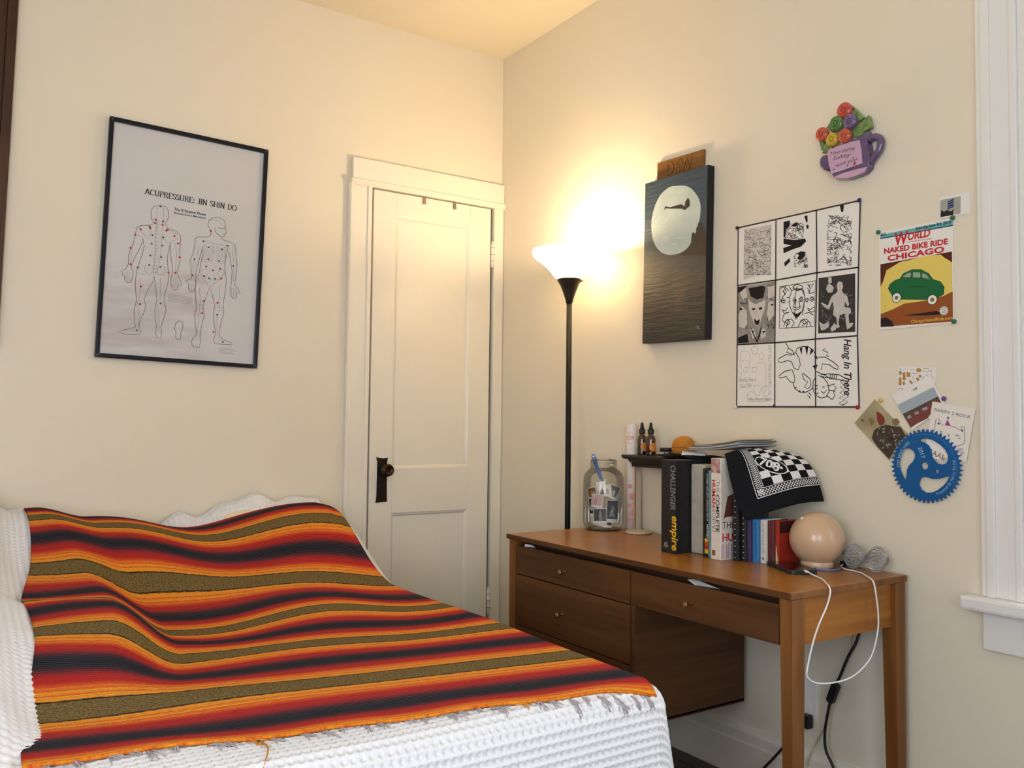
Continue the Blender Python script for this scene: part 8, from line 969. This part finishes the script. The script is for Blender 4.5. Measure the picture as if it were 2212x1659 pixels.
# wire mesh hourglass lying on its side
hg_ = thing('mesh_hourglass', 'grey wire mesh hourglass lying at the corner of the desk', 'holder', (2.180, 1.466, DZ+.037), (R(90), 0, R(4)))
def hr(t_): return .012+.0225*abs(math.sin(math.pi*t_))**.7 if False else .0225+.0135*math.cos(4*math.pi*(t_-.25))
parts = []; L_ = .140; nt = 26
for k in range(17):
    for sgn in (-1, 1):
        pts = []
        for i in range(nt+1):
            t_ = .03+.94*i/nt; r = max(hr(t_), .006); a = 2*math.pi*k/17+sgn*t_*3.2; pts.append((r*math.cos(a), r*math.sin(a), (t_-.5)*L_))
        parts.append(tube_geo(pts, .0010, 4))
obj('wire_mesh', mesh(*join_geo(parts)), M('grey_wire', (176, 176, 180), .4, metal=.4), hg_); hg_.children[0]['kind'] = 'stuff'
for z_ in (-.0655, .0655): tube('end_ring', [(.0105*math.cos(a*.3927), .0105*math.sin(a*.3927), z_) for a in range(16)], .0010, MATS['grey_wire'], hg_, 5, True)
# phone and cables
ph = thing('phone', 'black smartphone lying on the desk edge with white cable', 'phone', (2.014, 1.588, DZ+.0003), (0, 0, R(-27)))
def rrect(w_, h_, r, n=6):
    out = []
    for cx_, cy_, a0 in ((w_/2-r, h_/2-r, 0), (-w_/2+r, h_/2-r, 90), (-w_/2+r, -h_/2+r, 180), (w_/2-r, -h_/2+r, 270)):
        for i in range(n+1): a = R(a0+90*i/n); out.append((cx_+r*math.cos(a), cy_+r*math.sin(a)))
    return out
prism('case', rrect(.079, .168, .012), 0, .0115, M('dark_phone_case', (34, 36, 42), .4), ph, .003); prism('screen', rrect(.071, .158, .008), .0112, .0120, M('black_screen', (18, 16, 18), .06, spec=.6, coat=.5), ph)
pc = thing('charging_cable', 'white charging cable looping from the phone below the desk edge', 'cable')
m_wc = M('white_cable', (236, 236, 240), .35)
tube('cord', spline([(1.972, 1.500, .7665), (1.962, 1.470, .762), (1.945, 1.435, .7605), (1.905, 1.395, .7605), (1.880, 1.368, .760), (1.866, 1.3535, .748), (1.849, 1.3515, .716), (1.818, 1.352, .674), (1.794, 1.352, .631), (1.774, 1.352, .578), (1.772, 1.352, .555), (1.799, 1.352, .536), (1.853, 1.352, .525), (1.928, 1.352, .523), (1.986, 1.352, .537), (2.036, 1.352, .569), (2.062, 1.352, .626), (2.065, 1.352, .668), (2.058, 1.3525, .717), (2.056, 1.358, .752), (2.066, 1.375, .7605), (2.092, 1.405, .7605), (2.123, 1.441, .7605), (2.135, 1.480, .7605), (2.140, 1.506, .7605), (2.166, 1.535, .762), (2.195, 1.548, .762)], 6), .0021, m_wc, pc, 8)
o = box('plug', (-.0045, -.010, -.0025), (.0045, .010, .0025), m_wc, pc, .0015); o.location = (1.976, 1.510, .767); o.rotation_euler = (0, 0, R(-27))
tag(tube('blue_cable', spline([(2.165, 1.535, .7605), (2.150, 1.522, .7605), (2.115, 1.508, .7605), (2.080, 1.513, .7605), (2.064, 1.536, .7605), (2.072, 1.552, .7605)], 6), .0025, M('blue_cable_rubber', (96, 122, 188), .4), None, 8), 'short blue cable lying in front of the globe lamp', 'cable')
cl = thing('charger_plug', 'small black charger prongs by the wall behind the globe lamp', 'charger', (2.205, 1.548, DZ+.0003)); box('body', (-.010, -.012, 0), (.012, .012, .014), m_black, cl, .003); 
hexa('fin', [(-.008, -.016, .004), (.004, -.016, .004), (.004, -.004, .012), (-.008, -.004, .012), (-.004, -.010, .030), (0, -.010, .030), (0, -.008, .030), (-.004, -.008, .030)], m_black, cl, .0005)
dc = thing('disc_coaster', 'flat beige disc lying beside the black box', 'coaster', (2.165, 2.395, DZ+.0003)); lathe('rim', [(.046, 0), (.049, .002), (.049, .007), (.046, .009), (.041, .009), (.039, .006)], M('beige_ceramic', (206, 190, 158), .4), dc, 48); lathe('plate', [(.0395, .001), (.0395, .0062), (.001, .0065)], MATS['beige_ceramic'], dc, 48)
tb = thing('mailing_tube', 'tall white cardboard tube with red marks behind the jar', 'tube', (2.212, 2.490, DZ+.0003)); m_tb = M('white_tube_card', (232, 226, 222), .5, var=(12, .3), col2=(220, 206, 204))
lathe('tube', [(.0192, 0), (.0192, .405), (.0175, .406), (.0175, .39)], m_tb, tb, 32); lathe('cap_seam', [(.0194, .268), (.0196, .269), (.0194, .270)], M('tube_seam', (180, 170, 164), .5), tb, 32, cap=False)
def wrap(o, r, a0):                                   # bend flat lettering round the tube
    for v in o.data.vertices: x, y = v.co.x, v.co.y; a = a0+x/r; v.co = (r*math.cos(a), r*math.sin(a), y)
m_tr = M('red_tube_print', (206, 70, 62), .5)
for k, (z0, z1) in enumerate(((.03, .045), (.055, .075), (.085, .10), (.115, .14), (.16, .175))): 
    o = obj('red_band', mesh([(x*.0115-.012+(.006 if k % 2 else 0), z, 0) for z in (z0, z1) for x in (0, .5, 1, 1.5)], [(0, 1, 5, 4), (1, 2, 6, 5), (2, 3, 7, 6)]), M('pink_tube_print', (222, 150, 146), .5), tb); wrap(o, .0194, R(222))
o = text('lettering', 'OK', .022, (0, 0, 0), m_tr, tb, shear=.3); 
for v in o.data.vertices: v.co.x -= .018; v.co.y += .345
wrap(o, .0195, R(222))
o = obj('red_ring', mesh(*ribbon_geo([(.013*math.cos(a*.2618)-.002, .352+.022*math.sin(a*.2618)) for a in range(21)], .0012, 0)), m_tr, tb); wrap(o, .0195, R(222))
fb = thing('flat_tube_box', 'slim brown edged box with red print beside the white tube', 'box', (2.212, 2.456, DZ+.0003)); box('carton', (-.014, -.007, 0), (.012, .007, .245), M('pale_carton', (214, 200, 180), .6), fb, .001); box('brown_edge', (-.0146, -.0074, .0), (-.0135, -.002, .245), M('brown_card', (150, 104, 60), .7), fb, 0)
o = spine_marks(fb, .145, .01, .007, m_tr); o.location = (-.0149, .0, 0)

# jar of instant photos
JX, JY = 2.128, 2.556
jr = thing('glass_jar', 'large clear glass jar holding instant photos on the desk', 'jar', (JX, JY, DZ+.0003)); m_jg = pane_mat('jar_glass', (.93, .94, .92), .75)
lathe('glass', [(.001, .004), (.060, .003), (.070, .006), (.0765, .018), (.078, .030), (.078, .185), (.0765, .200), (.070, .216), (.058, .228), (.0515, .234), (.0500, .240)], m_jg, jr, 64, cap=False)
lathe('rim', [(.0500, .240), (.0500, .246), (.0525, .247), (.0525, .251), (.050, .252), (.050, .257), (.0520, .258), (.0520, .261), (.0505, .262), (.0505, .267), (.0485, .268), (.0485, .262)], m_jg, jr, 64, cap=False)
lathe('jar_base', [(.058, .0006), (.068, .003), (.060, .0055), (.001, .0065)], M('thick_green_glass', (120, 112, 92), .12, spec=.6, trans=.6), jr, 48)
vd = Vector((JX, JY, 0)).normalized(); rt = Vector((vd.y, -vd.x, 0))
def photo(u, z, wd, ht, front, tilt, pic, label, yaw=0., lean=0.):
    """a card standing in the jar; u across, z centre height, front = distance in front of the jar's axis"""
    p = Vector((JX, JY, DZ+z))+rt*u-vd*front
    m3 = Matrix.Rotation(math.atan2(rt.y, rt.x)+R(yaw), 3, 'Z') @ Matrix.Rotation(R(90+lean), 3, 'X') @ Matrix.Rotation(R(tilt), 3, 'Z')
    t = thing('instant_photo', label, 'photo', p, m3.to_euler(), 'cards in the jar'); box('card', (-wd/2, -ht/2, 0), (wd/2, ht/2, .0006), m_white, t, 0)
    W2, H2 = wd*500-2.5, ht*500-2.5
    fills('picture', [[(-W2, -H2*.72), (W2, -H2*.72), (W2, H2), (-W2, H2)]], .0008, pic[0], t)
    for poly, m in pic[1]: fills('picture_figure', [[(x*W2, y*H2) for x, y in poly]], .0010, m, t)
pd = M('photo_black', (36, 34, 36), .3); pgr = M('photo_mid_grey', (130, 132, 136), .3); psk = MATS['photo_skin']; pmr = M('photo_maroon', (66, 36, 36), .3); pwh = M('photo_white', (228, 224, 218), .3); por = M('photo_amber', (190, 130, 60), .3); ppk = M('pink_slip', (222, 180, 180), .5); pbl = M('photo_cobalt', (50, 84, 170), .3); pbr = M('photo_brown', (120, 78, 58), .3)
photo(.034, .074, .046, .086, .050, -2, (pd, [([(-.6, -.5), (-.2, .3), (.1, .6), (.5, .2), (.2, -.1), (.7, -.5)], pgr), ([(-.3, -.1), (0, .2), (.1, -.3)], pwh)]), 'black and white portrait instant photo at the front of the jar')
photo(-.012, .056, .052, .058, .056, 1, (pd, [([(-.2, -.7), (-.2, .3), (.1, .8), (.3, .3), (.3, -.7)], pgr), ([(-.15, .35), (0, .9), (.25, .5)], psk), ([(.4, -.7), (.4, .4), (.6, .8), (.8, .4), (.8, -.7)], pmr)]), 'instant photo of two people standing low in the jar')
photo(-.024, .112, .044, .052, .048, -5, (ppk, [([(-.5, -.5), (-.4, .6), (-.3, .6), (-.4, -.5)], pgr), ([(-.2, -.5), (-.1, .5), (0, .5), (-.1, -.5)], pgr)]), 'pink printed slip standing in the middle of the jar')
photo(.006, .150, .050, .044, .030, 6, (pwh, [([(-.9, -.7), (-.8, .1), (-.4, .3), (-.2, -.2), (-.2, -.7)], pbr), ([(.2, -.7), (.1, .1), (.4, .5), (.6, .1), (.6, -.7)], psk), ([(-.8, 0), (-.5, .5), (-.3, .1)], pmr)]), 'bright instant photo of friends at the top of the heap in the jar', lean=-12)
photo(.037, .146, .040, .052, .028, -24, (pmr, [([(-.2, -.1), (.1, .4), (.5, .1), (.3, -.4)], psk), ([(.1, -.6), (.3, -.2), (.6, -.4)], pwh)]), 'maroon instant photo tilted at the right top of the heap in the jar', lean=-8)
photo(-.041, .086, .034, .070, .030, 6, (pd, [([(-.9, -.1), (-.3, .5), (.3, .1), (-.2, -.5)], pwh), ([(-.6, .0), (-.2, .4), (.1, .1), (-.3, -.2)], pbl)]), 'dark instant photo with a blue shape at the left of the jar', yaw=-38)
photo(-.042, .140, .036, .044, .022, 14, (pbr, [([(-.7, -.6), (-.5, .5), (0, .7), (.1, -.6)], por), ([(.2, -.6), (.3, .3), (.7, .2), (.8, -.6)], psk)]), 'amber toned instant photo at the left top of the heap in the jar', yaw=-20)
photo(-.010, .164, .034, .038, .012, 10, (pwh, [([(-.6, -.7), (-.4, .1), (.2, .0), (.3, -.7)], MATS['photo_pale_blue'])]), 'pale instant photo highest at the back of the jar', lean=-15)
photo(.052, .098, .040, .056, .026, -8, (pwh, [([(-.7, -.7), (-.5, .0), (.2, .2), (.5, -.7)], pgr)]), 'washed out instant photo behind the portrait at the right of the jar', yaw=32)
photo(.008, .036, .056, .038, .038, -18, (pmr, [([(-.4, -.5), (0, .4), (.6, -.4)], pbr)]), 'dark red instant photo lying lowest at the bottom of the jar', lean=-20)
sp2 = thing('blue_spatula', 'blue handled scraper leaning in the glass jar', 'spatula', Vector((JX, JY, DZ+.165))-vd*.004, (Matrix.Rotation(math.atan2(rt.y, rt.x), 3, 'Z') @ Matrix.Rotation(R(82), 3, 'X') @ Matrix.Rotation(R(19), 3, 'Z')).to_euler())
m_bs = M('blue_plastic', (44, 88, 160), .35)
prism('handle', [(-.004, 0), (.004, 0), (.0075, .05), (.0065, .075), (.0085, .105), (.0085, .122), (.004, .130), (-.004, .130), (-.0085, .122), (-.0085, .105), (-.0065, .075), (-.0075, .05)], -.004, .004, m_bs, sp2, .002)
prism('collar', [(-.013, -.006), (.013, -.006), (.013, .001), (-.013, .001)], -.003, .003, m_bs, sp2, .001); prism('blade', [(-.016, -.030), (.016, -.030), (.013, -.006), (-.013, -.006)], -.0008, .0008, M('clear_grey_plastic', (200, 198, 192), .3), sp2); dots('hang_hole', [(0, 121)], .0042, .0043, m_white, sp2)

# ------------------------------------------------------------------ cords and outlet under the desk
bc_ = thing('lamp_cord', 'black cord with an inline switch hanging below the desk', 'cord')
tube('cord', spline([(2.205, 1.500, .757), (2.228, 1.500, .72), (2.228, 1.506, .62), (2.215, 1.519, .546), (2.205, 1.541, .495), (2.205, 1.567, .435), (2.205, 1.581, .407), (2.205, 1.601, .351), (2.205, 1.610, .316), (2.205, 1.620, .259), (2.205, 1.617, .206), (2.205, 1.589, .155), (2.19, 1.56, .06), (2.15, 1.62, .0065), (2.05, 1.72, .0065)], 6), .0042, m_black, bc_, 10)
o = prism('inline_switch', rrect(.022, .062, .005), -.008, .008, m_black, bc_, .003); o.matrix_basis = Matrix.Translation((2.205, 1.591, .379)) @ Matrix.Rotation(R(-90), 4, 'Z') @ Matrix.Rotation(R(90), 4, 'X') @ Matrix.Rotation(R(-21), 4, 'Z')
tag(tube('clear_cord', spline([(2.236, 1.545, .62), (2.236, 1.552, .515), (2.236, 1.588, .425), (2.236, 1.613, .351), (2.236, 1.637, .276), (2.236, 1.670, .211), (2.222, 1.692, .148), (2.215, 1.705, .07), (2.20, 1.74, .003), (2.16, 1.80, .003)], 6), .0016, M('clear_cord_plastic', (196, 178, 148), .3), None, 6), 'thin translucent cord hanging behind the black lamp cord', 'cord')
bk = thing('power_cable', 'black power cable curving down to the floor under the desk', 'cable'); tube('cord', spline([(2.208, 1.700, .250), (2.205, 1.728, .215), (2.195, 1.756, .179), (2.190, 1.781, .145), (2.18, 1.813, .103), (2.16, 1.86, .045), (2.12, 1.90, .0055), (2.0, 2.0, .0055)], 6), .0042, m_black, bk, 8); o = box('plug', (-.012, -.014, -.02), (.014, .014, .02), m_black, bk, .004); o.location = (2.224, 1.700, .262)
ol = thing('wall_outlet', 'white wall outlet half hidden behind the desk leg', 'outlet', **on_right(-1.715, .325, .0005)); box('plate', (-.036, -.058, 0), (.036, .058, .005), m_wtrim, ol, .002); 
for dz in (-.028, .02): prism('socket', [(x, y+dz) for x, y in rrect(.034, .028, .010)], .005, .0062, m_white, ol, .001)
